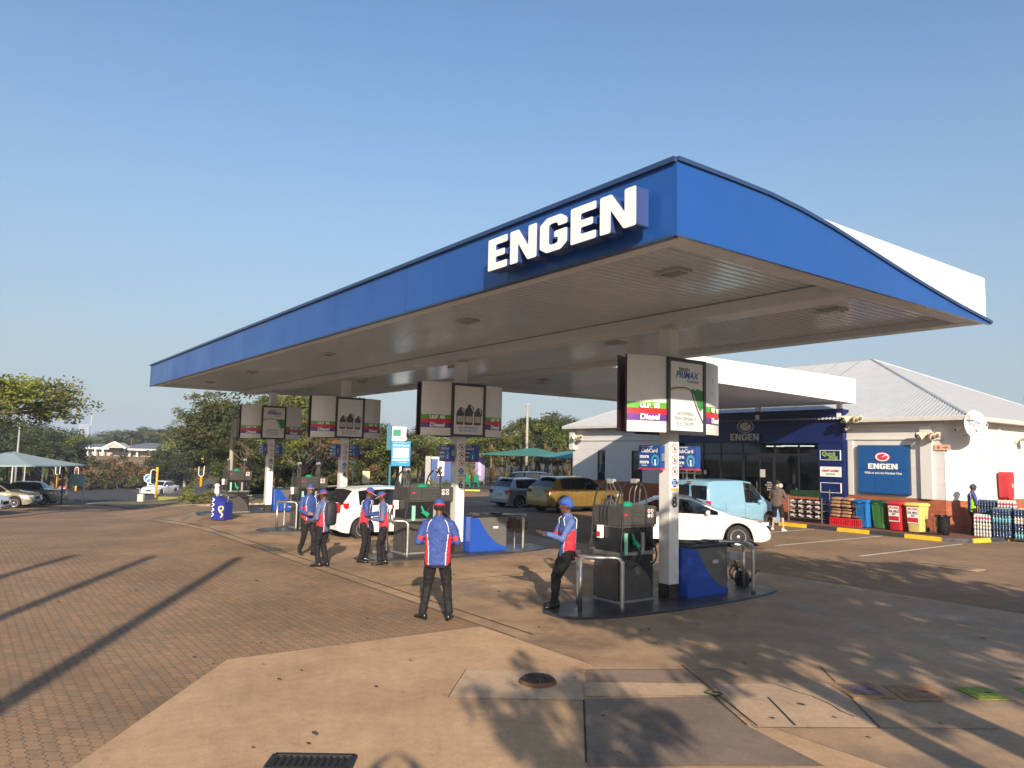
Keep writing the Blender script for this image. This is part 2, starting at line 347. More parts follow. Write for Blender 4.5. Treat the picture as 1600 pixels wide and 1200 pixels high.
# concrete apron in the foreground and the forecourt slab
A = [G(120, 1200), G(355, 1035), G(760, 982)]
ap = [(A[0].x+(A[0].x-A[1].x)*1.5, A[0].y+(A[0].y-A[1].y)*1.5), A[0][:2], A[1][:2], (-9.1, 6.30), (12, 6.30), (12, -10), (-4.2, -10)]
sheet('concrete_apron', [tuple(p) for p in ap], .034, conc)
sheet('forecourt_slab', [(-32.6, 6.30), (12, 6.30), (12, 14.0), (-3.2, 14.6), (-33.2, 14.6)], .036, conc2, drape=3)
def pxpoly(name, pts, z, m): return sheet(name, [tuple(G(*p)[:2]) for p in pts], z+.026, m)
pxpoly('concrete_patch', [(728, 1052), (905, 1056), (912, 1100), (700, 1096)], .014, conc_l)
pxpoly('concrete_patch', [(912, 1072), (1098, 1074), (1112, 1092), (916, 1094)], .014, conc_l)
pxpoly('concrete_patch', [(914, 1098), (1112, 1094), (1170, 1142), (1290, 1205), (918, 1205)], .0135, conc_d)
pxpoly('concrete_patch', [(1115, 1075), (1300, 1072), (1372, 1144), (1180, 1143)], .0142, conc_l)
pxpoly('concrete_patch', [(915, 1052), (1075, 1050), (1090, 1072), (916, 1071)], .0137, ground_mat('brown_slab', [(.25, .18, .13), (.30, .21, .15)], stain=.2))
joint_m = P('joint_tar', (.035, .03, .028), .9, var=.3)
def strip(name, a, b, w, z, m, par=None, kind='structure'):
    a, b = Vector(a[:2]), Vector(b[:2]); d = (b-a).normalized(); n = Vector((-d.y, d.x))*w/2
    return sheet(name, [a-n, b-n, b+n, a+n], z+.026, m, kind=kind, drape=3 if (b-a).length > 20 else 0)
for a, b, w in [((912, 1100), (916, 1200), .016), ((1066, 1045), (1184, 1142), .014), ((1200, 1096), (1243, 1141), .02), ((1280, 1045), (1375, 1144), .012), ((905, 1052), (1120, 1052), .008), ((1115, 1094), (1168, 1141), .015), ((728, 1052), (700, 1096), .008), ((1180, 1144), (1560, 1146), .01)]:
    strip('expansion_joint', G(*a), G(*b), w, .019, joint_m)
for X in (-12.6, -19.3, -25.8): strip('expansion_joint', (X, 6.35), (X, 14.5), .02, .0146, joint_m)
strip('expansion_joint', (-32.5, 6.32), (-8.3, 6.32), .02, .0148, joint_m)
r5 = random.Random(17)
for k in range(9):
    a = Vector((r5.uniform(-20, -4), r5.uniform(6.8, 13.5))); q = [a]; an = r5.uniform(0, PI)
    for s in range(14): an += r5.uniform(-.45, .45); q.append(q[-1]+Vector((math.cos(an), math.sin(an)))*.16)
    m = MB(); [m.add([(p.x-.004, p.y-.004, .0455), (n_.x-.004, n_.y-.004, .0455), (n_.x+.005, n_.y+.005, .0455), (p.x+.005, p.y+.005, .0455)], [(0, 1, 2, 3)]) for p, n_ in zip(q[:-1], q[1:])]
    o = m.build('slab_crack', joint_m); o['kind'] = 'structure'
strip('expansion_joint', (-32.5, 6.62), (-8.3, 6.62), .03, .0152, joint_m)
# road beyond, verge, kerbs
sheet('road', [(-400, -160), (-60, -60)]+[G2(*p)[:2] for p in ((-150, 775), (0, 778), (112, 783), (128, 786), (215, 785), (240, 781), (345, 777))]+[(-46.5, 22.6), (-57, 33), (-75, 52), (-90, 66), (-80, 90), (-400, 90)], .05, asph, drape=6)
grass = ground_mat('verge_grass', [(.13, .13, .03), (.22, .19, .06)], stain=.35, sscale=.3)
sheet('grass_verge', [(-48, 20.5), (-58, 32), (-78, 52), (-120, 80), (-160, 60), (-95, 25), (-56, 16)], .08, grass, drape=6)
sheet('road_far', [(-44.5, 23.5), (-41.2, 28), (-60, 60), (-67, 60)], .06, asph, drape=6)
pass
def kerb(name, pts, w, h, mats, cols=None, label=None):
    pts = [Vector(a).lerp(Vector(b), k/max(1, int((Vector(b)-Vector(a)).length/3))) for a, b in zip(pts[:-1], pts[1:]) for k in range(max(1, int((Vector(b)-Vector(a)).length/3)))]+[Vector(pts[-1])] if len(mats) == 1 else pts
    # runs along pts; painted blocks are separate faces of the same stone run
    mb = MB(); i = 0
    for a, b in zip(pts[:-1], pts[1:]):
        a, b = Vector(a), Vector(b); L = (b-a).length; d = (b-a)/L; k = (19 if L > 20 else max(1, round(L/1.1))) if len(mats) > 1 else 1
        for j in range(k):
            s, e = a+d*L*j/k, a+d*L*(j+1)/k; n = Vector((-d.y, d.x))*w; ch = Vector((-d.y, d.x))*.05
            vs = [(p.x+o_.x, p.y+o_.y, (h_+.03 if h_ else -.1)+gz(p.x, p.y)) for p in (s, e) for o_, h_ in ((Vector((0, 0)), 0), (ch, h), (n, h), (n, 0))]
            mb.add(vs, [(0, 1, 5, 4), (1, 2, 6, 5), (2, 3, 7, 6), (0, 3, 2, 1), (4, 5, 6, 7)], i % len(mats)); i += 1
    o = mb.build(name, mats); o['kind'] = 'structure'; return o
W0 = [(-10.25, 60), (-10.25, 28.2), (-10.55, 26.3), (-11.3, 25.75), (-34, 25.75)]
kerb('shop_kerb', [W0[4], W0[3]][::1], .16, .13, [yellow, kerb_black])
kerb('shop_kerb', [W0[3], W0[2], W0[1], (-10.25, 45)], .16, .13, [kerb_black, yellow])
sheet('walkway', [(-34, 25.9), (-11.35, 25.9), (-10.75, 26.4), (-10.45, 28.2), (-10.45, 46), (-34, 46)], .125, ground_mat('walkway_brick', [(.22, .09, .06), (.17, .075, .05), (.12, .08, .06)], brick=(.22, .11, .0), stain=.2))
kerb('parking_kerb', [(-44.3, 24.2), (-41.6, 28.4), (-38.5, 33), (-36, 38)][::-1], .18, .14, [yellow, kerb_black])
kerb('paving_kerb', ([(-33.4, 16)]+EDGE[2:][::-1]), .22, .06, [kerb_c])
sheet('grass_verge', EDGE[3:]+[(-33.8, 16), (-43.6, 24.4), (-45.4, 22.8)]+[G2(*p)[:2] for p in ((345, 777), (240, 781), (215, 785), (129, 786.5))], .07, ground_mat('dry_verge', [(.24, .17, .09), (.17, .15, .05)], stain=.3, sscale=.4), drape=3)
kerb('road_kerb', [(-48.2, 20.4), (-58, 31.6), (-78, 51.6), (-110, 75)], .3, .12, [kerb_c])
# bay lines
for i, x in enumerate((-10.63, -13.15, -15.65, -18.15, -20.65, -23.15, -25.65, -28.15, -30.65)): strip('bay_line', (x-.02*i, 19.5), (x, 25.6), .1, .010, line_m)
for i in range(5): strip('bay_line', (-36.2+i*.1, 17+i*2.5), (-30.6+i*.1, 17+i*2.5), .1, .0102, line_m)

r6 = random.Random(31); m = MB()
for k in range(190):
    x, y = r6.uniform(-26, 0), r6.uniform(1, 16); a = r6.uniform(0, PI); s = r6.uniform(.012, .045)*(1 if r6.random() < .85 else 1.6); m.add([(x+s*r6.uniform(.6, 1.2)*math.cos(a+t), y+s*.5*math.sin(a+t), .046+.004*(j % 2)) for j, t in enumerate((0, 1.3, 2.4, 3.6, 5.0))], [(0, 1, 2, 3, 4)], k % 3)
tag(m.build('leaf_litter', [P('litter_dark', (.05, .035, .025), .9), P('litter_brown', (.15, .08, .04), .9), P('gum_spot', (.07, .065, .06), .8)]), 'scattered dry leaf bits and dark spots on the forecourt', 'litter', kind='stuff')
def lump(name, c, r, m, label, cat, z=0): pass
# manhole, grates, valve boxes
def manhole(p, r):
    t = thing('manhole_cover', 'round rusty iron manhole cover standing proud of the pale concrete patch', 'manhole cover', (p.x, p.y, .034))
    MB().lathe([(r*1.12, .012), (r*1.1, .03), (r*1.0, .045), (r*.98, .03)], n=40).build('frame', P('rust', (.16, .075, .035), .85, var=.4, vs=9), t, auto=True)
    m = MB(); m.lathe([(r*.97, .02), (r*.97, .050), (r*.9, .056), (.01, .056)], n=40)
    for k in range(24):
        a = 2*PI*k/24
        for q in (.35, .55, .78): m.box((r*q*math.cos(a), r*q*math.sin(a), .06), (r*.14, .022, .012), rz=a)
    m.build('lid', P('cast_iron', (.06, .052, .048), .6, metal=.4, var=.3, vs=12), t, auto=True)
manhole(G(840, 1067, .034), .185)
def grate(px, py, w, l, rz, label):
    p = G(px, py); t = thing('drain_grate', label, 'drain grate', (p.x, p.y, .038), rz)
    m = MB(); m.box((0, -l/2, .01), (w, .04, .03)); m.box((0, l/2, .01), (w, .04, .03)); m.box((-w/2, 0, .01), (.04, l, .03)); m.box((w/2, 0, .01), (.04, l, .03))
    n = int(w/.05)
    for i in range(n): m.box((-w/2+w*(i+.5)/n, 0, .008), (.022, l, .022))
    m.build('bars', P('iron', (.03, .03, .03), .6, metal=.3), t); MB().box((0, 0, .001), (w, l, .002)).build('pit', P('pit', (.004, .004, .004), .9), t)
grate(486, 1201, .64, .26, face(*RT)+PI/2+.02, 'black slotted drain grate at the bottom edge of the concrete apron')
def valve(px, py, w, l, rz, cols, label, name='valve_cover'):
    p = G(px, py); t = thing(name, label, 'valve cover', (p.x, p.y, .042), rz)
    MB().box((0, 0, .004), (w, l, .012)).build('frame', cols[0], t); MB().box((0, 0, .008), (w*.78, l*.78, .012)).build('lid', cols[1], t, bevel=.004)
    m = MB(); m.box((0, 0, .017), (w*.16, .03, .006)); m.box((w*.25, l*.2, .016), (.05, .05, .006)); m.build('handle', P('iron', (.03, .03, .03), .6), t)
lime = P('lime_paint', (.26, .33, .04), .8, var=.5, vs=9); ochre = P('ochre_paint', (.38, .22, .09), .8, var=.4, vs=7)
violet = P('violet_paint', (.14, .10, .12), .7, var=.4, vs=7)
RZ = .12
def valve4(c, cols, label):
    a, b, d = G(*c[0]), G(*c[1]), G(*c[3]); u, v = b-a, d-a; m_ = (G(*c[0])+G(*c[2]))/2; t = thing('valve_cover', label, 'valve cover', (m_.x, m_.y, .0405), math.atan2(u.y, u.x)); w, l = u.length, abs(Vector((-u.y, u.x)).normalized().dot(v.to_2d()))
    sk = u.normalized().dot(v)
    for nm, s, z, mm in (('frame', 1, .006, cols[0]), ('lid', .66, .010, cols[1])): MB().prism([(s*(-w/2-sk/2), -s*l/2), (s*(w/2-sk/2), -s*l/2), (s*(w/2+sk/2), s*l/2), (s*(-w/2+sk/2), s*l/2)][::1] if False else [(s*(-w/2-sk/2), s*l/2*-1), (s*(w/2-sk/2), s*l/2*-1), (s*(w/2+sk/2), s*l/2), (s*(-w/2+sk/2), s*l/2)], 'z', 0, z).build(nm, mm, t)
    MB().box((w*.2, 0, .013), (.07, .02, .005)).build('handle', P('iron', (.03, .03, .03), .6), t)
valve4([(1331, 1097), (1400, 1097), (1359, 1073), (1287, 1072)], [ochre, violet], 'ochre framed fill cover with faded violet lid, leftmost on the apron')
valve4([(1419, 1100), (1489, 1098), (1444, 1078), (1381, 1075)], [ochre, P('brick_paint', (.3, .14, .07), .7, var=.4, vs=8)], 'ochre framed fill cover with worn brick-coloured lid beside the lime one')
valve4([(1525, 1099), (1578, 1100), (1544, 1081), (1486, 1080)], [lime, lime], 'lime green fill cover near the right edge of the apron')
valve4([(1620, 1100), (1675, 1100), (1640, 1081), (1581, 1081)], [lime, lime], 'lime green fill cover cut off by the right edge of the photo')
valve(1115, 1090, .16, .12, RZ, [kerb_black, P('olive_paint', (.30, .32, .03), .6, var=.3)], 'small square olive valve lid on the apron joint')
valve(1480, 888, 1.5, .5, .0, [conc_l, conc_d], 'long worn concrete inspection cover in the brick paving before the shop', 'inspection_cover')
valve(422, 861, .55, .4, 0, [kerb_black, dsteel], 'dark metal cover on the slab edge left of the attendants', 'inspection_cover')

# ======================= FUEL CANOPY
soff = P('soffit_enamel', (.52, .59, .68), .18, var=.08, vs=1.2, spec=.9)
beam_m = P('beam_paint', (.58, .62, .68), .45, var=.08)
def canopy():
    x0, x1, y0, y1, zb, zt = -33.4, -5.5, 6.28, 14.52, 5.0, 5.82
    t = thing('fuel_canopy', 'large flat canopy with blue fascia and big white letters over the pumps', 'canopy', (0, 0, 0))
    MB().bb((x0, y0, zb), (x1, y0+.06, zt)).build('fascia', blue, t)
    m = MB(); [m.bb((x0+3.1*k-.004, y0-.0035, zb), (x0+3.1*k+.004, y0-.0005, zt)) for k in range(1, 9)]; m.build('fascia_seam', P('seam', (.01, .05, .18), .5), t)
    m = MB(); m.bb((x0, y0-.05, zt), (x1+.05, y0+.1, zt+.06)); m.bb((x0, y0-.015, zb-.03), (x1, y0+.08, zb-.002)); m.build('fascia_trim', P('trim_dark', (.02, .05, .13), .4), t)
    MB().bb((x1-.06, y0+.062, zb), (x1, y1, zt)).build('white_fascia', white, t)
    pl = [(y0-.002, zb-.02), (y0-.002, zt+.01), (7.2, zt+.01), (8.0, zt), (8.7, 5.77), (9.4, 5.69), (10.4, 5.54), (11.3, 5.40), (12.13, 5.28), (13.3, 5.13), (y1+.04, 5.0), (y1+.04, zb-.02)]
    MB().prism(pl, 'x', x1+.004, x1+.06).build('side_fascia', blue, t)
    m = MB()
    for (ya, za), (yb, zb2) in zip(pl[1:-2], pl[2:-1]):
        m.add([(x1-.02, ya, za), (x1+.09, ya, za), (x1+.09, yb, zb2), (x1-.02, yb, zb2), (x1-.02, ya, za+.05), (x1+.09, ya, za+.05), (x1+.09, yb, zb2+.05), (x1-.02, yb, zb2+.05)], [(0,1,2,3),(4,5,6,7),(0,1,5,4),(1,2,6,5),(2,3,7,6),(3,0,4,7)])
    m.build('side_trim', P('trim_dark', (.02, .05, .13), .4), t)
    MB().bb((x0, y1-.06, zb), (x1-.07, y1, zt)).build('back_fascia', white, t); MB().bb((x0, y0+.062, zb), (x0+.06, y1-.062, zt)).build('end_fascia', white, t)
    MB().bb((x0+.07, y0+.07, zt-.08), (x1-.07, y1-.07, zt-.04)).build('roof', P('roof_sheet', (.5, .5, .5), .5), t)
    m = MB(); x = x0+.3; prof = []
    while x < x1-.35: prof += [(x, .0), (x+.02, .0), (x+.035, -.03), (x+.06, -.03), (x+.075, 0)]; x += .15
    vs = [(a, y0+.34, zb+.12-h) for a, h in prof]+[(a, y1-.36, zb+.12-h) for a, h in prof]; n = len(prof)
    m.add(vs, [(i, i+1, n+i+1, n+i) for i in range(n-1)]); m.build('soffit', soff, t, fix=False)
    m = MB(); m.bb((x0, y0+.065, zb-.005), (x1, y0+.34, zb+.12)); m.bb((x0, y1-.36, zb-.005), (x1, y1-.062, zb+.12)); m.bb((x0+.065, y0+.34, zb-.003), (x0+.3, y1-.36, zb+.12)); m.bb((x1-.33, y0+.34, zb-.003), (x1-.065, y1-.36, zb+.12))
    m.build('edge_channel', beam_m, t)
    m = MB(); m.bb((x0+.3, 10.12, zb-.10), (x1-.33, 10.6, zb+.11)); m.build('beam', beam_m, t, bevel=.01)
    lx = [-6.9, -12.15, -18.97, -25.4, -30.5]
    for y in (7.9, 11.95):
        for x in lx:
            f = MB(); f.box((x, y, zb+.095), (.42, .30, .05)); f.box((x-.27, y, zb+.10), (.12, .05, .03)); f.box((x-.27, y+.1, zb+.10), (.12, .05, .03)); f = f.build('light_fixture', P('fixture', (.42, .43, .44), .35, metal=.3), t, bevel=.006)
            MB().box((x, y, zb+.066), (.32, .22, .010)).build('lens', P('lens', (.25, .25, .24), .15), f)
    # letters on the near fascia
    engen(t, (-8.70, y0-.30, 5.115), (-5.78, y0-.30, 5.115), .46, (1, 0, 0), (0, 1, 0), .2, [txt_w, P('letter_return', (.03, .06, .2), .4)])
    for X, n in zip((-9.16, -16.17, -23.2, -30.35), '8642'):
        p = MB().bb((X-.125, 10.23, .3), (X+.125, 10.48, 4.84)).build('pillar', P('pillar_paint', (.70, .69, .66), .32, var=.07, vs=1.5), t, bevel=.008)
        MB().bb((X-.128, 10.227, 0), (X+.128, 10.483, .3)).build('plinth', P('plinth_tile', (.045, .04, .035), .35, var=.3, vs=6), p)
        text('pillar_number', n, .27, txt_k, p, (X+.127, 10.36, 1.72), (0, 1, 0), ext=.002, off=.004)
        for z, c in ((2.68, red), (2.48, red), (2.28, red), (2.07, txt_b)):
            s = MB().lathe([(.078, 0), (.078, .003)], (X+.1255, 10.36, z), 24, axis='x'); s.build('safety_sticker', txt_w if c is red else txt_b, p)
            q = MB()
            if c is red:
                for k in range(24):
                    a, b = 2*PI*k/24, 2*PI*(k+1)/24
                    q.add([(X+.130, 10.36+r*math.cos(w), z+r*math.sin(w)) for r, w in ((.08, a), (.08, b), (.064, b), (.064, a))], [(0, 1, 2, 3)])
                q.box((X+.130, 10.36, z), (.002, .13, .012), rx=-PI/4); q.build('warning_ring', P('warn', (.42, .05, .06), .5), p)
                w = MB(); w.box((X+.1295, 10.355, z), (.002, .03, .07)); w.box((X+.1295, 10.385, z-.01), (.002, .03, .03)); w.build('symbol', txt_k, p)
            else:
                for k, s2 in enumerate(('SWITCH', 'OFF', 'ENGINE')): text('sticker_text', s2, .04, txt_w, p, (X+.130, 10.36, z+.035-.035*k), (0, 1, 0), ext=.001)
        MB().box((X+.127, 10.36, 1.955), (.004, .2, .045)).build('notice_strip', P('brass_tape', (.55, .38, .08), .5), p)
        MB().box((X+.127, 10.36, 1.86), (.004, .13, .085)).build('notice', P('paper_grey', (.5, .5, .48), .6), p)
    return t
canopy()
def link_canopy():
    x0, x1, y0, y1 = -23.6, -15.6, 14.7, 28.5
    t = thing('link_canopy', 'white canopy joining the pump canopy to the shop front', 'canopy')
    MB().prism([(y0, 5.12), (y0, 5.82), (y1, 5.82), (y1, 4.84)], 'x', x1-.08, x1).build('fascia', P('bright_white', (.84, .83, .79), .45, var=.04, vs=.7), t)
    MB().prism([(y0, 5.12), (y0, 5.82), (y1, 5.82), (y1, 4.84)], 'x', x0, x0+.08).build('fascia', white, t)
    MB().bb((x0, y1+.005, 4.84), (x1, y1+.08, 5.82)).build('end_fascia', white, t)
    m = MB(); x = x0+.1; prof = []
    while x < x1-.15: prof += [(x, .0), (x+.03, .035), (x+.06, .035), (x+.09, 0)]; x += .2
    n = len(prof); m.add([(a, y0, 5.18-h) for a, h in prof]+[(a, y1, 4.92-h) for a, h in prof], [(i, i+1, n+i+1, n+i) for i in range(n-1)]); m.build('soffit', soff, t, fix=False)
    MB().bb((x0+.1, y0, 5.6), (x1-.1, y1, 5.65)).build('roof', white, t)
    m = MB(); m.bb((x0+.08, y0+.1, 4.95), (x0+.35, y1-.1, 5.1)); m.build('beam', beam_m, t)
    for x, y in ((-19.86, 16.1), (-19.2, 22.5), (-21.5, 25)):
        MB().box((x, y, 5.04-(y-14.7)*.018), (.42, .34, .10)).build('light_fixture', P('fixture', (.32, .31, .29), .4), t)
    for x in (-16.2, -20, -23): MB().bb((x-.09, 28.35, 4.3), (x+.09, 28.49, 4.95)).build('bracket', white, t)
link_canopy()

# islands
isl = P('island_paint', (.045, .045, .047), .38, var=.5, vs=1.3, bump=.1, bs=30)
ISX = [-9.1, -16.07, -23.1, -30.2]; ZI = .026
for i, X in enumerate(ISX):
    q = []
    for k in range(40):
        a = 2*PI*k/40; q.append((X+.78*math.copysign(abs(math.cos(a))**.7, math.cos(a)), 10.35+2.75*math.copysign(abs(math.sin(a))**.8, math.sin(a))))
    q2 = [(X+(x-X)*.965, 10.35+(y-10.35)*.985) for x, y in q]
    m = MB(); m.loft([[Vector((x, y, .0)) for x, y in q], [Vector((x, y, .055)) for x, y in q], [Vector((x, y, .07)) for x, y in q2]])
    o = m.build('pump_island', isl); o['kind'] = 'structure'
# ======================= SIGNS ON THE PILLARS
panel_m = P('sign_enamel', (.66, .64, .60), .3, var=.05, vs=1.5)
def fuel_sign(X, label, kind):
    t = thing('fuel_sign', label, 'fuel sign', (X, 10.36, 2.93), 0, 'fuel price signs wrapped round the canopy pillars')
    H = 1.34; g = []
    def arc(side, s):   # points of one wing (Y out), X from center face back; s=+1 front shell
        return [(s*(.36-.24*(u**1.7)), side*(.50+.72*u)) for u in [k/8 for k in range(9)]]
    for s in (1, -1):
        for side in (-1, 1):
            a = arc(side, s); z0, z1 = (.02, H)
            mb = MB(); n = len(a); lv = [z0, H*.155, H*.245, H*.32, H*.395, z1]
            for li in range(5):
                lo, hi = lv[li], lv[li+1]
                vs = [(x, y, lo) for x, y in a]+[(x, y, hi) for x, y in a]; mb.add(vs, [(k, k+1, n+k+1, n+k) for k in range(n-1)], (0, 1, 2, 3, 0)[li])
                b = [(x-s*.05, y) for x, y in a]; vs = [(x, y, lo) for x, y in b]+[(x, y, hi) for x, y in b]; mb.add(vs, [(k, k+1, n+k+1, n+k) for k in range(n-1)], 5)
            mb.add([(a[-1][0], a[-1][1], z0), (b[-1][0], b[-1][1], z0), (b[-1][0], b[-1][1], z1), (a[-1][0], a[-1][1], z1)], [(0, 1, 2, 3)], 5 if side < 0 else 0)
            for zz in (z0, z1):
                mb.add([(x, y, zz) for x, y in a]+[(x, y, zz) for x, y in b], [(k, k+1, n+k+1, n+k) for k in range(n-1)], 0)
            w = mb.build('wing_panel', [panel_m, purple, red, green, panel_m, P('sign_edge', (.03, .006, .008), .5)], t, smooth=False, auto=True)
            if s == 1:
                c = a[4]; d = Vector((a[5][0]-a[3][0], a[5][1]-a[3][1], 0)).normalized(); d = d if d.y > 0 else -d; nn = Vector((d.y, -d.x, 0)); off = nn*.030
                text('grade_text', 'ULP  95', .105, txt_w, w, Vector((c[0], c[1], H*.345))+off, d, ext=.002, off=.006, sx=1.1)
                text('grade_text', 'Diesel', .135, txt_w, w, Vector((c[0], c[1], H*.203))+off, d, ext=.002, off=.005, sx=1.1, shear=.12)
        m = MB()
        for a_, b_ in (((.33, -.505, 0), (.405, -.44, H)), ((.33, .44, 0), (.405, .505, H)), ((.33, -.44, 0), (.405, .44, .06)), ((.33, -.44, H-.06), (.405, .44, H))):
            m.bb((s*a_[0], a_[1], a_[2]), (s*b_[0], b_[1], b_[2]))
        m.build('poster_frame', P('frame_black', (.03, .03, .035), .35), t)
        po = MB().bb((s*.34, -.438, .062), (s*.385, .438, H-.062)).build('poster', P('poster_paper', (.70, .69, .66), .4), t)
        if s == 1:
            x = .389
            if kind == 'hose':
                hill = [(.10, .80), (.17, .82), (.22, .79), (.30, .83), (.36, .80), (.436, .79), (.436, .48), (.36, .42), (.29, .5), (.24, .62), (.2, .7)]
                MB().prism(hill, 'x', x-.003, x+.002).build('picture', P('hill_green', (.04, .20, .05), .5), po)
                MB().prism([(-.436, .80), (-.35, .82), (-.25, .84), (-.05, .835), (.08, .80), (.02, .79), (-.2, .80), (-.3, .78), (-.436, .74)], 'x', x-.003, x+.0015).build('picture', P('hill_yellow', (.5, .48, .18), .5), po)
                pts = [(x+.002, -.43, .79), (x+.002, -.1, .83), (x+.002, .05, .82), (x+.002, .13, .75), (x+.002, .19, .62), (x+.002, .27, .46), (x+.002, .36, .33), (x+.002, .43, .22)]
                MB().tube(pts, [.008]*4+[.012]*4, 6).build('picture', P('hose_dark', (.06, .06, .07), .4), po)
                text('poster_text', 'ENGEN', .085, txt_k, po, (x, -.07, 1.145), (0, 1, 0), off=.001, ext=.001)
                text('poster_text', 'PRIMAX', .165, txt_b, po, (x, 0, 1.045), (0, 1, 0), off=.004, ext=.001, shear=.25)
                text('poster_text', 'Unleaded', .08, txt_b, po, (x, .16, .945), (0, 1, 0), ext=.001)
                for k, q in enumerate(('REDEFINING', 'PERFORMANCE', '& ECONOMY')): text('poster_text', q, .098, P('soft_blue', (.10, .19, .26), .5), po, (x, -.03, .36-.09*k), (0, 1, 0), ext=.001, sx=.82)
            else:
                for cy, sc in ((-.26, .85), (0, 1.), (.27, .85)):
                    b = [(-.13, 0), (.13, 0), (.13, .32), (.09, .42), (.05, .46), (.05, .52), (-.02, .52), (-.03, .46), (-.11, .40), (-.13, .30)]
                    b = [(cy+u*sc*.92, .30+v*sc) for u, v in rounded(b, .03, 2)]
                    MB().prism(b, 'x', x-.003, x+.003).build('picture', P('bottle_dark', (.05, .05, .055), .4), po)
                    m = MB(); m.bb((x+.002, cy-.1*sc, .36), (x+.0045, cy+.1*sc, .52)); m.build('picture', P('bottle_label', (.42, .41, .40), .5), po)
                    m = MB(); m.bb((x+.002, cy-.1*sc, .33), (x+.0046, cy+.1*sc, .37)); m.build('picture', P('bottle_red', (.3, .04, .04), .5), po)
                    m = MB().tube([(x+.002, cy+.05*sc, .30+.5*sc), (x+.002, cy+.13*sc, .30+.45*sc), (x+.002, cy+.135*sc, .30+.28*sc)], .012, 6); m.build('picture', P('bottle_dark', (.05, .05, .055), .4), po)
                for k, q in enumerate(('BEST PERFORMANCE', 'BEST PROTECTION')): text('poster_text', q, .075, txt_b, po, (x, 0, .225-.075*k), (0, 1, 0), ext=.001, sx=.85)
                text('poster_text', 'e', .09, graym, po, (x, .37, 1.2), (0, 1, 0), ext=.001)
    return t
fuel_sign(-9.14, 'sunlit wrap-round fuel sign with the green hill poster on the nearest pillar', 'hose')
fuel_sign(-16.15, 'shaded fuel sign with an oil bottle poster on the second nearest pillar', 'bottles')
fuel_sign(-23.2, 'shaded fuel sign with an oil bottle poster above the white hatchback', 'bottles')
fuel_sign(-30.5, 'farthest and smallest fuel sign, with a hose poster', 'hose')
def club(X, n):
    for side in (-1, 1):
        y = 10.08 if side < 0 else 10.60; cx = X-.20 if side < 0 else X+.17
        t = thing('loyalty_sign', f'small blue ClubCard board {"left" if side < 0 else "right"} of the {n} pillar', 'advertising board', (cx, y, 2.33), 0, 'blue loyalty boards on the canopy pillars')
        MB().bb((-.26, -.02, 0), (.26, .10, .40)).build('board', P('club_blue', (.015, .06, .26), .4), t, bevel=.004)
        MB().bb((-.262, -.024, -.03), (.262, .102, -.002)).build('bottom_edge', P('pink_red', (.5, .03, .08), .4), t)
        MB().bb((.26 if side < 0 else -.36, .02, .12), (.32 if side < 0 else -.26, .06, .26)).build('bracket', graym, t)
        x = (1, 0, 0)
        text('board_text', 'ENGEN BUSINESS', .035, txt_w, t, (-.06, -.023, .375), x, ext=.001)
        text('board_text', 'ClubCard', .10, txt_w, t, (0, -.023, .305), x, ext=.001, off=.001)
        text('board_text', 'more', .10, txt_w, t, (-.12, -.023, .205), x, ext=.001, off=.003)
        text('board_text', 'more', .10, txt_w, t, (-.12, -.023, .105), x, ext=.001, off=.003)
        text('board_text', 'REWARDS', .03, txt_w, t, (-.12, -.023, .04), x, ext=.001)
        m = MB(); c = (.14, -.022, .13)
        for k in range(28):
            if 18 < k < 23: continue
            a, b = 2*PI*k/28, 2*PI*(k+1)/28
            m.add([(c[0]+r*math.cos(w), c[1]-.001, c[2]+r*1.15*math.sin(w)) for r, w in ((.095, a), (.095, b), (.06, b), (.06, a))], [(0, 1, 2, 3)])
        m.build('ring_emblem', P('cyan', (.05, .35, .55), .4), t)
        MB().prism([(.125, .04), (.155, .04), (.155, .13), (.17, .15), (.11, .15), (.125, .13)], 'y', -.024, -.0205).build('emblem_figure', txt_w, t)
for X, n in zip((-9.16, -16.17, -23.2, -30.35), ('nearest', 'second nearest', 'third', 'farthest')): club(X, n)

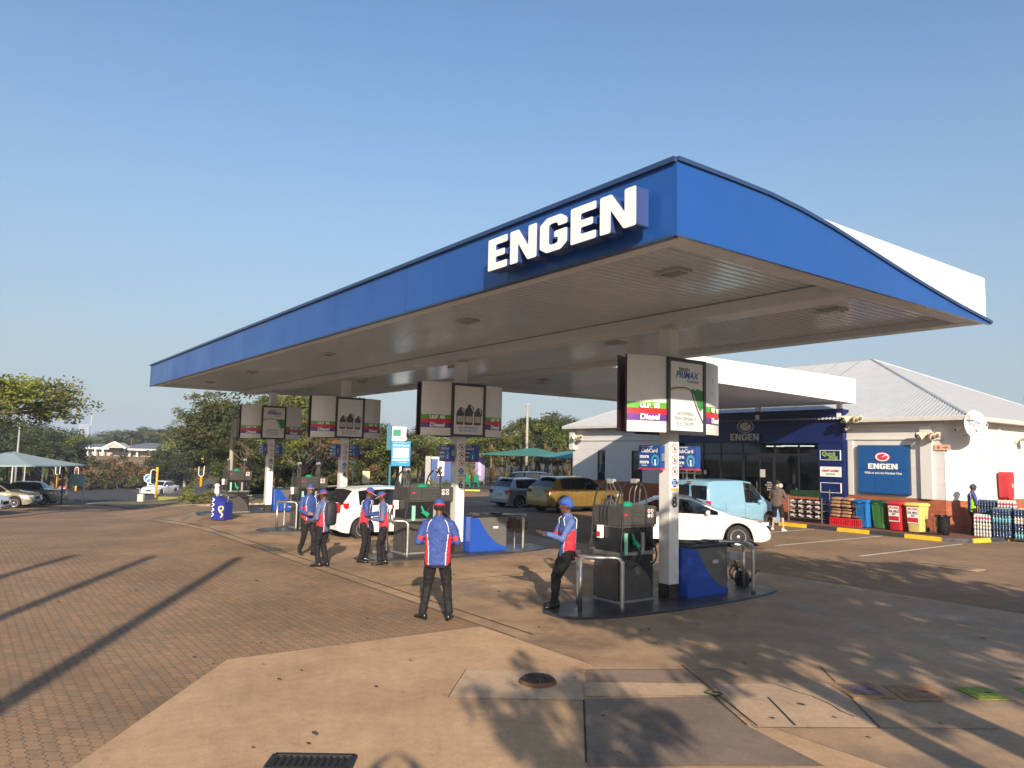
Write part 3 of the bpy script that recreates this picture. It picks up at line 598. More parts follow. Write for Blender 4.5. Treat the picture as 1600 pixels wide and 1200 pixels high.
# ======================= PUMPS (face +X and -X, nearest end faces -Y)
def hose_pts(a, b, sag, n=12, bulge=(0, 0, 0)):
    a, b = Vector(a), Vector(b); return [a.lerp(b, k/n)+Vector((0, 0, -sag*math.sin(PI*k/n)))+Vector(bulge)*math.sin(PI*k/n) for k in range(n+1)]
pump_body = P('pump_steel', (.12, .115, .105), .36, metal=.55, var=.2, vs=5); pump_dk = P('pump_dark', (.045, .045, .047), .4)
def pump():
    t = thing('fuel_pump', '', 'fuel pump', (0, 0, .05), 0, 'fuel pumps under the canopy')
    w, d = .60, .82        # x, y
    m = MB(); m.bb((-w/2, -d/2, .02), (w/2, d/2, 1.26)); m.build('cabinet', P('pump_charcoal', (.014, .014, .017), .4), t, bevel=.008)
    m = MB(); m.bb((-w/2-.01, -d/2-.03, 0), (w/2+.01, d/2+.03, .06)); m.build('base', P('base_steel', (.3, .29, .27), .5, metal=.4, var=.2), t)
    q = [(-d/2, .07), (d/2-.03, .07)]+[(-d/2+(d-.03)*math.cos(a), .07+.68*math.sin(a)) for a in [PI/2*k/10 for k in range(1, 11)]]
    for s in (1, -1): MB().prism(q, 'x', s*(w/2+.001), s*(w/2+.03)).build('curved_panel', P('panel_steel', (.12, .115, .105), .38, metal=.5, var=.25, vs=4), t)
    MB().bb((-w/2+.02, -d/2-.012, .07), (w/2-.02, -d/2-.001, .80)).build('end_panel', P('panel_steel', (.13, .125, .12), .38, metal=.6), t, bevel=.004)
    MB().bb((-w/2-.015, -d/2-.02, .80), (w/2+.015, d/2+.02, .86)).build('trim', steel, t)
    m = MB(); m.bb((-w/2-.03, -d/2-.01, 1.26), (w/2+.03, d/2+.01, 1.30)); m.bb((-w/2-.04, -d/2+.0, 1.30), (w/2+.04, d/2+.04, 1.62)); h = m.build('head', pump_body, t, bevel=.012)
    for s in (1, -1):
        x = s*(w/2+.042)
        for k in range(3): MB().bb((x, -.10, 1.35+.085*k), (x+s*.004, .16, 1.40+.085*k)).build('display', P('lcd', (.05, .055, .05), .15), h)
        MB().bb((x, -.17, 1.34), (x+s*.003, -.135, 1.58)).build('price_strip', pump_dk, h)
        for yy, zz, c in ((.25, 1.54, red), (.33, 1.54, red), (.25, 1.46, txt_w), (.33, 1.46, red)):
            MB().lathe([(.032, 0), (.032, .004)], (x, yy, zz), 14, axis='x').build('sticker', txt_w, h)
            MB().lathe([(.02, 0), (.02, .006)] if s > 0 else [(.02, 0), (.02, -.006)], (x, yy, zz), 12, axis='x').build('sticker_mark', c, h)
        MB().bb((x, -.34, 1.47), (x+s*.003, -.27, 1.50)).build('sticker_mark', red, h)
        # nozzle wells, nozzles and hoses
        for yy, c, c2 in ((-.20, tgreen, lgreen), (.20, black, graym)):
            x = s*(w/2+.001)
            MB().bb((x, yy-.12, .87), (x+s*.02, yy+.14, 1.24)).build('nozzle_well', P('well', (.012, .012, .013), .3), t)
            MB().bb((x+s*.02, yy-.13, .82), (x+s*.06, yy-.07, 1.18)).build('nozzle_guard', c2, t, bevel=.006)
            n = MB(); n.tube([(x+s*.05, yy+.04, 1.17), (x+s*.07, yy+.07, 1.05), (x+s*.10, yy+.14, .95)], [.016, .022, .026], 8); n.box((x+s*.09, yy+.10, .99), (.05, .14, .08), rx=-.7)
            n.tube([(x+s*.11, yy+.04, 1.03), (x+s*.14, yy+.12, .90)], .01, 6); n.build('nozzle', c, t, auto=True)
            pts = [(x+s*.10, yy+.14, .95), (x+s*.13, yy+.15, .80), (x+s*.14, yy+.08, .68), (x+s*.13, yy-.06, .62), (x+s*.12, yy-.20, .70), (x+s*.09, yy-.26, .90), (x+s*.06, yy-.22, 1.10), (x+s*.03, yy-.12, 1.22)]
            MB().tube(smooth_pts(pts), .014, 8).build('hose', rubber, t, smooth=True)
    # overhead hose arches at the two ends
    for yy in (-.32, .26):
        m = MB()
        for dx in (-.12, 0, .12):
            pts = [(dx-.02, yy, 1.62), (dx, yy, 1.86), (dx*.5+.02, yy+.06*(1 if yy > 0 else -1), 2.0)]; m.tube(smooth_pts(pts), .012, 6)
        m.build('hose_mast', P('mast', (.08, .08, .08), .4), t)
        for s in (1, -1):
            pts = [(0, yy, 1.98), (s*.14, yy-.02, 2.02), (s*.30, yy-.05, 1.86), (s*.36, yy-.08, 1.55), (s*.37, yy-.10, 1.2), (s*.35, yy-.12, .9)]
            MB().tube(smooth_pts(pts), .016, 8).build('hose', rubber, t, smooth=True)
        MB().box((0, yy, 2.04), (.16, .08, .08)).build('cap', graym, t, bevel=.01)
    MB().lathe([(.10, 1.62), (.11, 1.66), (.05, 1.69)], (.1, -.05, 0), 16).build('funnel', tgreen, t, auto=True)
    # switch box hanging on the near end
    m = MB(); m.box((-.12, -d/2-.05, 1.18), (.10, .08, .22)); m.build('card_box', txt_w, t, bevel=.01); MB().box((-.12, -d/2-.095, 1.14), (.08, .01, .08)).build('card_box_label', red, t)
    for k in range(3): MB().tube(smooth_pts([(-.1+.09*k, -d/2-.03, 1.75), (-.11+.09*k, -d/2-.05, 1.5), (-.1+.08*k, -d/2-.04, 1.33)]), .01, 6).build('cable', rubber, t)
    for s in (1, -1): text('pump_text', 'ENGEN', .05, txt_w, t, (s*(w/2+.004), s*.42, .66), (0, s, 0), ext=.001)
    return t
def smooth_pts(p, k=6):
    p = [Vector(q) for q in p]; out = []
    for i in range(len(p)-1):
        a, b, c, d = p[max(i-1, 0)], p[i], p[i+1], p[min(i+2, len(p)-1)]
        for j in range(k):
            t = j/k; out.append(.5*((2*b)+(c-a)*t+(2*a-5*b+4*c-d)*t*t+(3*b-a-3*c+d)*t*t*t))
    return out+[p[-1]]
p0 = pump(); PL = ['nearest dark fuel pump with green nozzle beside the leaning man', 'grey fuel pump with green nozzle beyond the man with his back turned', 'fuel pump behind the leftmost pair of attendants', 'farthest fuel pump, beside the blue bucket stand']
for i, X in enumerate((-9.42, -16.42, -23.2, -29.95)):
    y = (9.5, 9.5, 9.22, 8.97)[i]
    if i == 0: p0.location = (X, y, .05); p0['label'] = PL[0]
    else: dup(p0, (X, y, .05), 0, PL[i], scale=((1, 1.5, 1), (1, 1.08, 1), (1, 1.05, 1))[i-1])
# blue and grey service cabinets
cabblue = P('cabinet_blue', (.015, .07, .38), .28, coat=.4)
def cabinet():
    t = thing('service_cabinet', '', 'service cabinet', (0, 0, .05), 0, 'blue and grey service cabinets')
    w, d, h = .50, 1.10, .86
    MB().bb((-w/2, -d/2, .03), (w/2, d/2, h)).build('body', P('cab_grey', (.17, .165, .155), .4, metal=.4, var=.15), t, bevel=.01)
    q = [(-d/2-.03, .02), (d/2-.03, .02), (d/2-.03, .10)]+[(d/2-.05-(.85*u), .12+(h-.14)*(1-(1-u)**.5 if False else u**1.9)) for u in [k/10 for k in range(1, 11)]]+[(-d/2-.03, h+.01)]
    for s in (1, -1): MB().prism(q, 'x', s*(w/2+.001), s*(w/2+.035)).build('blue_panel', cabblue, t)
    MB().bb((-w/2-.034, -d/2-.05, .02), (w/2+.034, -d/2-.002, h+.02)).build('blue_end', cabblue, t, bevel=.012)
    m = MB(); m.bb((-w/2-.02, -d/2, h+.001), (w/2+.02, d/2, h+.05)); m.build('top', black, t, bevel=.01)
    m = MB()
    for yy in (-.3, .05, .35): m.box((0, yy, h+.07), (.3, .2, .05), rz=yy)
    m.build('squeegee_tray', pump_dk, t, bevel=.01)
    for s in (1, -1): text('cabinet_text', 'LINEX', .07, txt_w, t, (s*(w/2+.004), .2*s, .62), (0, s, 0), ext=.001) if False else MB().bb((s*(w/2+.001), .12, .57), (s*(w/2+.006), .28, .63)).build('badge', P('badge', (.5, .5, .5), .3), t)
    return t
c0 = cabinet(); CL = ['deep blue and grey service cabinet right of the nearest pillar', 'bright blue and grey service cabinet right of the second nearest pillar', 'blue and grey service cabinet hidden behind the white hatchback', 'farthest blue and grey service cabinet, left of the pair of attendants']
for i, X in enumerate((-9.15, -16.07, -23.1, -30.3)):
    if i == 0: c0.location = (X, 11.12, .05); c0['label'] = CL[0]
    else: dup(c0, (X, 11.12+(.0 if i < 3 else 0), .05), 0, CL[i])
# bent steel guard rails: plan points of a hoop with posts
def rail(ox, oy, s, label):
    t = thing('guard_rail', label, 'guard rail', (ox, oy, .05), 0, 'bent steel guard rails at the pump islands')
    h = .86; pts = []
    A_, B_, C_ = Vector((-.52, 0, 0)), Vector((0, -s*.42, 0)), Vector((.52, 0, 0))
    top = [A_+(B_-A_)*.0, A_.lerp(B_, .5)+Vector((0, -s*.07, 0)), B_*1.0, C_.lerp(B_, .5)+Vector((0, -s*.07, 0)), C_]
    path = [A_, A_+Vector((0, 0, h-.14)), A_+Vector((.02, -s*.01, h-.05)), A_+Vector((.08, -s*.06, h))]+[Vector((p.x, p.y, h)) for p in top[1:4]]+[C_+Vector((-.08, -s*.06, h)), C_+Vector((-.02, -s*.01, h-.05)), C_+Vector((0, 0, h-.14)), C_]
    MB().tube(smooth_pts(path, 5), .036, 12).build('hoop', rail_m, t, smooth=True)
    MB().cyl((0, -s*.42, 0), (0, -s*.42, h-.01), .034, n=12).build('post', rail_m, t, smooth=True)
    m = MB()
    for p in (A_, C_, Vector((0, -s*.42, 0))): m.cyl((p.x, p.y, 0), (p.x, p.y, .012), .06, n=16)
    m.build('foot_plate', rail_m, t)
    return t
RLB = ['steel guard rail the man in the blue beanie leans on', 'steel guard rail just right of the attendant looking at a pad', 'steel guard rail just left of the leftmost attendant']
RRB = ['dark steel guard rail right of the deep blue cabinet, over the watering can', 'steel guard rail holding brown rags, right of the bright blue cabinet', 'steel guard rail hidden behind the white hatchback']
for i, X in enumerate(ISX[:3]):
    rail(X, 8.62, 1, RLB[i]); rail(X, 12.0, -1, RRB[i])
# watering can, mop, hose hook
t = thing('watering_can', 'black watering can standing under the guard rail at the nearest island', 'watering can', (-9.28, 12.62, .05), .9)
m = MB(); m.lathe([(.12, 0), (.13, .02), (.13, .24), (.09, .28), (.07, .29)], n=20); m.build('body', black, t, auto=True)
MB().tube([(.12, 0, .06), (.22, 0, .2), (.30, 0, .30), (.34, 0, .29)], [.03, .02, .014, .02], 8).build('spout', black, t, smooth=True)
MB().tube(smooth_pts([(-.12, 0, .08), (-.2, 0, .2), (-.12, 0, .33), (.02, 0, .36), (.08, 0, .28)]), .012, 8).build('handle', black, t, smooth=True)
t = thing('air_hose', 'coiled air hose with grey gauge hanging at the end of the deep blue cabinet', 'air hose', (-8.86, 11.75, .05))
MB().box((0, 0, .68), (.10, .22, .16)).build('gauge', graym, t, bevel=.02)
MB().tube(smooth_pts([(.03, .02, .6), (.05, .10, .45), (.04, .08, .30), (.03, -.06, .28), (.03, -.1, .42), (.04, 0, .52), (.04, .1, .4)]), .014, 8).build('hose', rubber, t, smooth=True)
t = thing('rag_mop', 'tangle of brown rags hanging on the guard rail right of the bright blue cabinet', 'mop', (-16.05, 12.0, .75))
m = MB(); rr = random.Random(3)
for k in range(46):
    a = Vector((rr.uniform(-.3, .3), rr.uniform(-.05, .3), rr.uniform(-.1, .12))); m.tube(smooth_pts([a, a+Vector((rr.uniform(-.1, .1), rr.uniform(-.05, .1), -.1)), a+Vector((rr.uniform(-.15, .15), rr.uniform(-.1, .1), rr.uniform(-.28, -.12)))], 3), .014, 5)
m.build('rags', P('rag_brown', (.16, .08, .05), .9, var=.5, vs=15), t)
MB().cyl((0, .1, -.68), (0, .1, -.1), .02, n=8).build('handle', rail_m, t)
# bucket stand with white squiggles by the farthest pump
t = thing('bucket_stand', 'dark blue stand with yellow and white squiggles beside the farthest pump', 'bucket stand', G(346, 812, .036), .6)
m = MB(); m.prism([(-.27, 0), (.27, 0), (.27, .62), (-.27, .82)], 'y', -.22, .22); m.build('body', P('stand_blue', (.02, .03, .25), .4), t, bevel=.01)
MB().tube(smooth_pts([(.15, -.23, .10), (.22, -.23, .20), (.10, -.23, .30), (.05, -.23, .42), (.16, -.23, .48), (.24, -.23, .42), (.16, -.23, .32), (.06, -.23, .36)]), .025, 6).build('squiggle', P('cream_y', (.75, .62, .25), .4), t)
m = MB()
for k in range(4): m.tube(smooth_pts([(-.24, -.23, .12+.17*k), (-.16, -.23, .18+.17*k), (-.22, -.23, .23+.17*k)]), .02, 6)
m.build('squiggle', txt_w, t); m = MB(); m.tube(smooth_pts([(-.2, 0, .74), (-.2, 0, .86), (.2, 0, .84), (.22, 0, .62)]), .018, 8); m.build('handle', rail_m, t)
# white pole poster (club card) standing at the kerb
p = (-21.5, 14.9, 0)
def pole_board(p):
    t = thing('pole_poster', 'blue and white ClubCard poster on a white pole behind the white hatchback', 'poster stand', p, 0)
    MB().cyl((0, 0, 0), (0, 0, 3.05), .07, n=14).build('pole', white, t, smooth=True)
    a = face(*(-AW)) ; f = thing_part('poster', t); f.rotation_euler.z = math.atan2(RT.y, RT.x)
    f.location = (0, 0, 0)
    f.scale = (1.75, 1., 1.)
    t.scale = (1.05, 1.05, 1.05)
    MB().bb((-.30, -.10, 1.62), (.30, -.06, 3.0)).build('frame', P('poster_cyan', (.02, .26, .52), .4), f, bevel=.006)
    MB().bb((-.25, -.105, 2.05), (.25, -.102, 2.62)).build('picture', P('poster_pic', (.5, .55, .58), .5, var=.6, vs=14), f)
    MB().bb((-.25, -.105, 1.92), (.25, -.102, 2.0)).build('band', txt_w, f)
    text('poster_text', 'NEW & IMPROVED', .05, txt_w, f, (0, -.104, 2.90), (1, 0, 0), ext=.001); text('poster_text', 'ClubCard', .13, txt_w, f, (0, -.104, 2.75), (1, 0, 0), ext=.001, off=.002)
    text('poster_text', 'at Engen', .06, P('bottle_red', (.3, .04, .04), .5), f, (0, -.108, 1.96), (1, 0, 0), ext=.001); text('poster_text', 'REWARDS', .06, txt_w, f, (.05, -.104, 1.82), (1, 0, 0), ext=.001)
    MB().bb((-.25, -.03, 3.06), (.55, .03, 3.2)).build('lamp_bar', white, t)
q = atD(627, 700, 44); pole_board((q.x, q.y, .03))
# ======================= SHOP
Y0 = 28.6; XW = -16.05; XE = -11.75; ZE = 4.12
wallw = P('wall_white', (.60, .595, .575), .75, var=.05, vs=1.2); brick_r = None
def brick_mat():
    m = bpy.data.materials.new('red_brick'); m.use_nodes = True; N = m.node_tree.nodes; L = m.node_tree.links; b = N['Principled BSDF']
    tc = N.new('ShaderNodeTexCoord'); sx = N.new('ShaderNodeSeparateXYZ'); L.new(tc.outputs['Object'], sx.inputs[0])
    ad = N.new('ShaderNodeMath'); L.new(sx.outputs[0], ad.inputs[0]); L.new(sx.outputs[1], ad.inputs[1])
    cb = N.new('ShaderNodeCombineXYZ'); L.new(ad.outputs[0], cb.inputs[0]); L.new(sx.outputs[2], cb.inputs[1])
    bt = N.new('ShaderNodeTexBrick'); bt.inputs['Scale'].default_value = 1; bt.inputs['Brick Width'].default_value = .23; bt.inputs['Row Height'].default_value = .085; bt.inputs['Mortar Size'].default_value = .008
    bt.inputs['Color1'].default_value = (.42, .11, .045, 1); bt.inputs['Color2'].default_value = (.32, .075, .03, 1); bt.inputs['Mortar'].default_value = (.25, .13, .08, 1)
    L.new(cb.outputs[0], bt.inputs['Vector']); L.new(bt.outputs[0], b.inputs['Base Color']); b.inputs['Roughness'].default_value = .8
    bp = N.new('ShaderNodeBump'); bp.inputs['Strength'].default_value = .5; bp.inputs['Distance'].default_value = .01; bp.invert = True; L.new(bt.outputs['Fac'], bp.inputs['Height']); L.new(bp.outputs[0], b.inputs['Normal']); return m
brick_r = brick_mat()
groove = P('groove', (.28, .27, .26), .8)
shop = thing('station_shop', 'low white shop with red brick plinth, dark glass front and hipped grey metal roof', 'shop building', (0, 0, 0))
def wallseg(x0, x1, y, nm='wall', windows=(), brick=True):
    m = MB(); z = 1.23; xs = sorted([x0, x1]+[w for q in windows for w in q[:2]])
    cs = [1.23, 1.78, 2.33, 2.88, 3.40]
    for (za, zb) in zip(cs[:-1], cs[1:]):
        segs = [(x0, x1)]
        for wx0, wx1, wz0, wz1 in windows:
            if za < wz1-.01 and zb > wz0+.01: segs = [s for a, b in segs for s in ((a, wx0), (wx1, b)) if a < wx0 < b or True][:] if False else cut(segs, wx0, wx1)
        for a, b in segs: m.bb((a, y, za+.012), (b, y+.25, zb-.012)); m.bb((a, y+.012, za-.0118), (b, y+.26, za+.0118))
    m.bb((x0, y, 3.40), (x1, y+.25, 4.10)); m.bb((x0-.0, y-.05, 3.40), (x1+.0, y-.001, 3.46)); m.bb((x0, y-.06, 3.88), (x1, y-.002, 4.0)); m.build(nm, wallw, shop)
    if brick: MB().bb((x0, y-.02, .12), (x1, y+.25, 1.229)).build('brick_plinth', brick_r, shop)
def cut(segs, a, b):
    out = []
    for s, e in segs:
        if e <= a or s >= b: out.append((s, e)); continue
        if s < a: out.append((s, a))
        if e > b: out.append((b, e))
    return out
wins = [(-30.55, -29.75, 1.23, 3.40), (-28.15, -27.30, 1.23, 3.40)]
wins = [(-30.5, -29.85, 1.23, 2.88), (-27.9, -27.1, 1.23, 2.88)]
wallseg(-32.5, -25.2, Y0, windows=wins)
wallseg(XW+.02, -12.35, Y0)
# raised frame round the blue panel, pilaster and chamfered corner
m = MB(); m.bb((-15.95, Y0-.06, 1.24), (-15.75, Y0-.003, 3.38)); m.bb((-13.15, Y0-.12, 1.24), (-12.75, Y0-.003, 3.9)); m.build('pilaster', wallw, shop)
cz = [1.23, 1.78, 2.33, 2.88, 3.4, 4.1]; m = MB(); mb2 = MB()
for za, zb in zip(cz[:-1], cz[1:]): m.prism([(-12.35, Y0-.01), (-11.75, Y0+.55), (-12.0, Y0+.8), (-12.5, Y0+.3)], 'z', za+.012, zb-.012)
m.prism([(-12.33, Y0+.01), (-11.78, Y0+.56), (-12.0, Y0+.8), (-12.5, Y0+.3)], 'z', 1.23, 4.1); m.build('corner_wall', wallw, shop)
mb2.prism([(-12.35, Y0-.03), (-11.73, Y0+.55), (-12.0, Y0+.8), (-12.5, Y0+.3)], 'z', .12, 1.228); mb2.build('brick_plinth', brick_r, shop)
m = MB()
for za, zb in zip(cz[:-1], cz[1:]):
    for ya, yb in ((Y0+.56, Y0+3.1), (Y0+3.12, Y0+7.0), (Y0+7.02, Y0+14)): m.bb((-12.0, ya, za+.012), (-11.76, yb, zb-.012))
m.bb((-12.02, Y0+.56, 1.23), (-11.772, Y0+14, 4.1)); m.build('side_wall', wallw, shop); MB().bb((-12.0, Y0+.552, .12), (-11.74, Y0+14, 1.2285)).build('brick_plinth', brick_r, shop)
m = MB(); m.bb((-11.758, Y0+3.0, 1.24), (-11.70, Y0+3.25, 4.0)); m.build('pilaster', wallw, shop)
# roof: hip, gutter
gut = P('gutter', (.56, .54, .49), .4, var=.1)
roof_m = P('roof_metal', (.38, .40, .42), .42, metal=.1, var=.1, vs=2)
ex, ey0, ey1, xw = -11.35, Y0-.38, Y0+13.6, -32.9; rz_, hy = 7.45, Y0+6.6
pe, pw = (ex-7.0, hy, rz_), (xw+7.0, hy, rz_); e = [(ex, ey0, ZE+.08), (ex, ey1, ZE+.08), (xw, ey1, ZE+.08), (xw, ey0, ZE+.08)]
def roofface(A, B, C_, D_, name='roof'):
    A, B, C_, D_ = map(Vector, (A, B, C_, D_)); m = MB(); L = (B-A).length; n = max(2, int(L/.16)); nr = (B-A).cross(D_-A).normalized(); nr = nr if nr.z > 0 else -nr
    pts0, pts1 = [], []; up = (D_-A)-(B-A).normalized()*((D_-A).dot((B-A).normalized()))
    hgt = up.length; upn = up.normalized(); xd = (B-A).normalized(); xl = (D_-A).dot(xd); xr = (C_-A).dot(xd)
    for i in range(n*2+1):
        s = L*i/(2*n); h = hgt if xl <= s <= xr else (hgt*s/xl if s < xl else hgt*(L-s)/(L-xr)); o = nr*(.045 if i % 2 else 0)
        pts0.append(A+xd*s+o); pts1.append(A+xd*s+upn*max(h, .001)+o)
    k = len(pts0); m.add(pts0+pts1, [(i, i+1, k+i+1, k+i) for i in range(k-1)]); return m.build(name, roof_m, shop, fix=False)
roofface(e[3], e[0], pe, pw); roofface(e[0], e[1], pe, pe); roofface(e[1], e[2], pw, pe); roofface(e[2], e[3], pw, pw)
m = MB()
for a, b in ((e[0], pe), (e[1], pe), (pe, pw), (e[3], pw)): m.tube([a, b], .07, 6)
m.build('ridge_cap', roof_m, shop)
m = MB()
for k in range(9):
    x = -18.9-k*1.1; a = Vector((x, hy-.1, rz_-.02)); b = Vector((x, ey0+.4, ZE+.28)); m.tube([a, b], .022, 5)
m.build('roof_batten', P('batten', (.2, .2, .21), .5), shop)
m = MB(); m.bb((xw-.05, ey0-.12, ZE-.06), (XW-9.2, ey0, ZE+.11)); m.build('gutter', gut, shop, bevel=.02); m = MB(); m.bb((XW+.06, ey0-.12, ZE-.06), (ex+.1, ey0, ZE+.11)); m.bb((ex+.0, ey0-.001, ZE-.058), (ex+.098, ey1, ZE+.108)); m.build('gutter', gut, shop, bevel=.02); m = MB(); m.bb((xw-.06, ey0, ZE-.06), (xw, ey1, ZE+.11)); m.build('gutter', gut, shop, bevel=.02)
m = MB(); m.bb((xw, ey0, ZE-.03), (-25.2, Y0+.1, ZE-.0)); m.build('eaves', wallw, shop); m = MB(); m.bb((XW+.06, ey0, ZE-.03), (ex, Y0+.1, ZE)); m.bb((-11.9, Y0+.1, ZE-.03), (ex, ey1, ZE)); m.build('eaves', wallw, shop)
MB().bb((-32.48, Y0+.26, .13), (-12.05, Y0+13, .14)).build('shop_floor', P('tiles', (.25, .23, .2), .4), shop)
MB().bb((-32.5, Y0+13, .13), (-11.8, Y0+13.2, 4.1)).build('back_wall', wallw, shop); MB().bb((-32.5, Y0+.26, .13), (-32.3, Y0+13, 4.1)).build('side_wall', wallw, shop)
MB().bb((-25.1, Y0+.3, 3.42), (-12.1, Y0+12.9, 3.5)).build('ceiling', P('ceil', (.3, .3, .3), .8), shop)
# left wing windows
dglass = P('dark_glass', (.012, .02, .02), .04, spec=.8)
for a, b, za, zb in wins:
    w = MB(); w.bb((a, Y0+.06, za), (a+.05, Y0+.14, zb)); w.bb((b-.05, Y0+.06, za), (b, Y0+.14, zb)); w.bb((a+.05, Y0+.06, zb-.05), (b-.05, Y0+.14, zb)); w.bb((a+.05, Y0+.06, za), (b-.05, Y0+.14, za+.05)); w = w.build('window', black, shop)
    MB().bb((a+.05, Y0+.09, za+.05), (b-.05, Y0+.11, zb-.05)).build('pane', dglass, w)
m = MB(); m.bb((-32.56, Y0-.25, 2.9), (-32.2, Y0-.02, 3.9)); m.build('pilaster', wallw, shop)
# blue shopfront
bx0, bx1 = -25.2, XW
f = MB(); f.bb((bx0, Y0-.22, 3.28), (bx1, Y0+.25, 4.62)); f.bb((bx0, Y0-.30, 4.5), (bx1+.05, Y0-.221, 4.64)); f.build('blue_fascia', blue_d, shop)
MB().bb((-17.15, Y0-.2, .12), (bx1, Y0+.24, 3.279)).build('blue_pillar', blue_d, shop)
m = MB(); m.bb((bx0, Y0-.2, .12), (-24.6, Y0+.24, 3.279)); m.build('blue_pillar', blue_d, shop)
MB().bb((-19.35, Y0-.24, .12), (-17.152, Y0+.02, 1.10)).build('brick_plinth', brick_r, shop)
gm = P('shopfront_frame', (.02, .02, .022), .35)
m = MB()
for x in (-24.58, -23.2, -22.2, -21.0, -20.1, -19.35, -18.2, -17.2): m.bb((x-.03, Y0+.06, .13), (x+.03, Y0+.12, 3.279))
m.bb((-24.55, Y0+.062, 2.75), (-17.2, Y0+.118, 2.82)); m.bb((-24.55, Y0+.062, .13), (-17.2, Y0+.118, .22)); m.build('shopfront_frame', gm, shop)
gp = glass_mat('shop_glass', (.5, .55, .55), .35)
MB().bb((-24.6, Y0+.085, .13), (-17.2, Y0+.095, 3.279)).build('shopfront_glass', gp, shop)
# door with handle and stickers
dr = MB(); dr.bb((-20.95, Y0+.03, .15), (-20.88, Y0+.058, 2.74)); dr.bb((-19.45, Y0+.03, .15), (-19.38, Y0+.058, 2.74)); dr.bb((-20.95, Y0+.032, 2.66), (-19.38, Y0+.056, 2.745)); dr = dr.build('door', gm, shop)
MB().tube([(-20.2, Y0-.02, .9), (-20.2, Y0-.02, 1.6)], .02, 8).build('handle', chrome, dr)
for x, z, w, h, mm in ((-19.95, 1.95, .26, .34, P('paper_grey', (.5, .5, .48), .6)), (-19.9, .55, .35, .5, P('paper_grey', (.5, .5, .48), .6)), (-23.5, 1.9, .4, .25, P('note_green', (.35, .42, .28), .6)), (-23.1, 1.9, .15, .2, txt_w), (-24.2, 1.55, .3, .12, P('cream', (.6, .5, .3), .6)), (-21.5, 1.3, .18, .25, P('cream', (.6, .5, .3), .6))):
    MB().bb((x-w/2, Y0+.045, z-h/2), (x+w/2, Y0+.05, z+h/2)).build('window_notice', mm, shop)
for x in (-23.6, -23.25, -19.35+.3): MB().lathe([(.09, 0), (.09, -.004)], (x-.0, Y0+.05, 1.45), 18, axis='y').build('window_sticker', txt_w, shop)
for k in range(4): text('window_text', ('HOURS', '24 HRS', 'OPEN', 'ALWAYS')[k] if False else ('PUSH', '24 HOURS', 'OPEN', 'SHOP')[k], .09, txt_w, shop, (-19.62, Y0+.04, 1.55-.1*k), (1, 0, 0), ext=.001)
engen(shop, (-21.35, Y0-.35, 3.30+.08), (-19.85, Y0-.35, 3.38), .30, (1, 0, 0), (0, 1, 0), .1, [P('sign_grey', (.48, .46, .45), .4), P('letter_return', (.03, .06, .2), .4)], 'sign_letter')
oval_logo(shop, (-20.6, Y0-.25, 4.0), .88, .56, (1, 0, 0), (0, -1, 0), [P('sign_grey', (.48, .46, .45), .4), P('sign_dark', (.05, .04, .06), .4)])
# small signs on the blue pillar
def plaque(z, h, mats, lines, label):
    t = thing('shop_sign', label, 'sign', (-16.6, Y0-.235, z), 0)
    MB().bb((-.42, -.01, -h/2), (.42, .025, h/2)).build('board', mats[0], t, bevel=.003)
    m = MB()
    for a, b in (((-.43, -.02, -h/2-.02), (.43, .028, -h/2)), ((-.43, -.02, h/2), (.43, .028, h/2+.02)), ((-.44, -.02, -h/2-.02), (-.42, .028, h/2+.02)), ((.42, -.02, -h/2-.02), (.44, .028, h/2+.02))): m.bb(a, b)
    m.build('frame', txt_w, t)
    for s, sz, mm, x, zz, sh in lines: text('sign_text', s, sz, mm, t, (x, -.014, zz), (1, 0, 0), ext=.002, off=.004, shear=sh)
plaque(2.78, .36, [blue_d], [('Quick', .24, P('lime_txt', (.35, .55, .12), .4), -.07, .05, .2), ('shop', .2, P('lime_txt', (.35, .55, .12), .4), .12, -.08, .2)], 'small blue shop sign with lime lettering, topmost on the blue pillar')
plaque(2.12, .36, [txt_w], [('KRISPY KREME', .11, P('sign_red', (.5, .05, .06), .4), 0, .03, 0), ('DOUGHNUTS', .06, green, 0, -.1, 0)], 'white sign with red lettering, middle one on the blue pillar')
plaque(1.48, .36, [blue_d], [], 'empty blue sign with white outline, lowest on the blue pillar')
# big blue panel
t = thing('blue_billboard', 'square blue ENGEN billboard on the white wall above the wheelie bins', 'billboard', (-14.52, Y0-.16, 1.36))
m = MB()
for i in range(3):
    for j in range(2): m.bb((-.97+i*.648, 0, j*.91), (-.97+(i+1)*.648-.012, .12, (j+1)*.91-.012))
m.build('panel', P('billboard_blue', (.012, .085, .27), .35), t, bevel=.004); MB().bb((-.98, .03, -.01), (.98, .157, 1.83)).build('frame', P('frame_dark', (.02, .03, .05), .4), t)
engen(t, (-.56, -.02, .92), (.56, -.02, .92), .21, (1, 0, 0), (0, 1, 0), .018, [txt_w, txt_w], 'billboard_letter')
oval_logo(t, (0, 0, 1.38), .6, .36, (1, 0, 0), (0, -1, 0), [P('logo_red', (.6, .04, .08), .4), txt_w])
text('billboard_text', 'With us you are Number One', .115, txt_w, t, (0, -.003, .77), (1, 0, 0), ext=.002, off=.002)
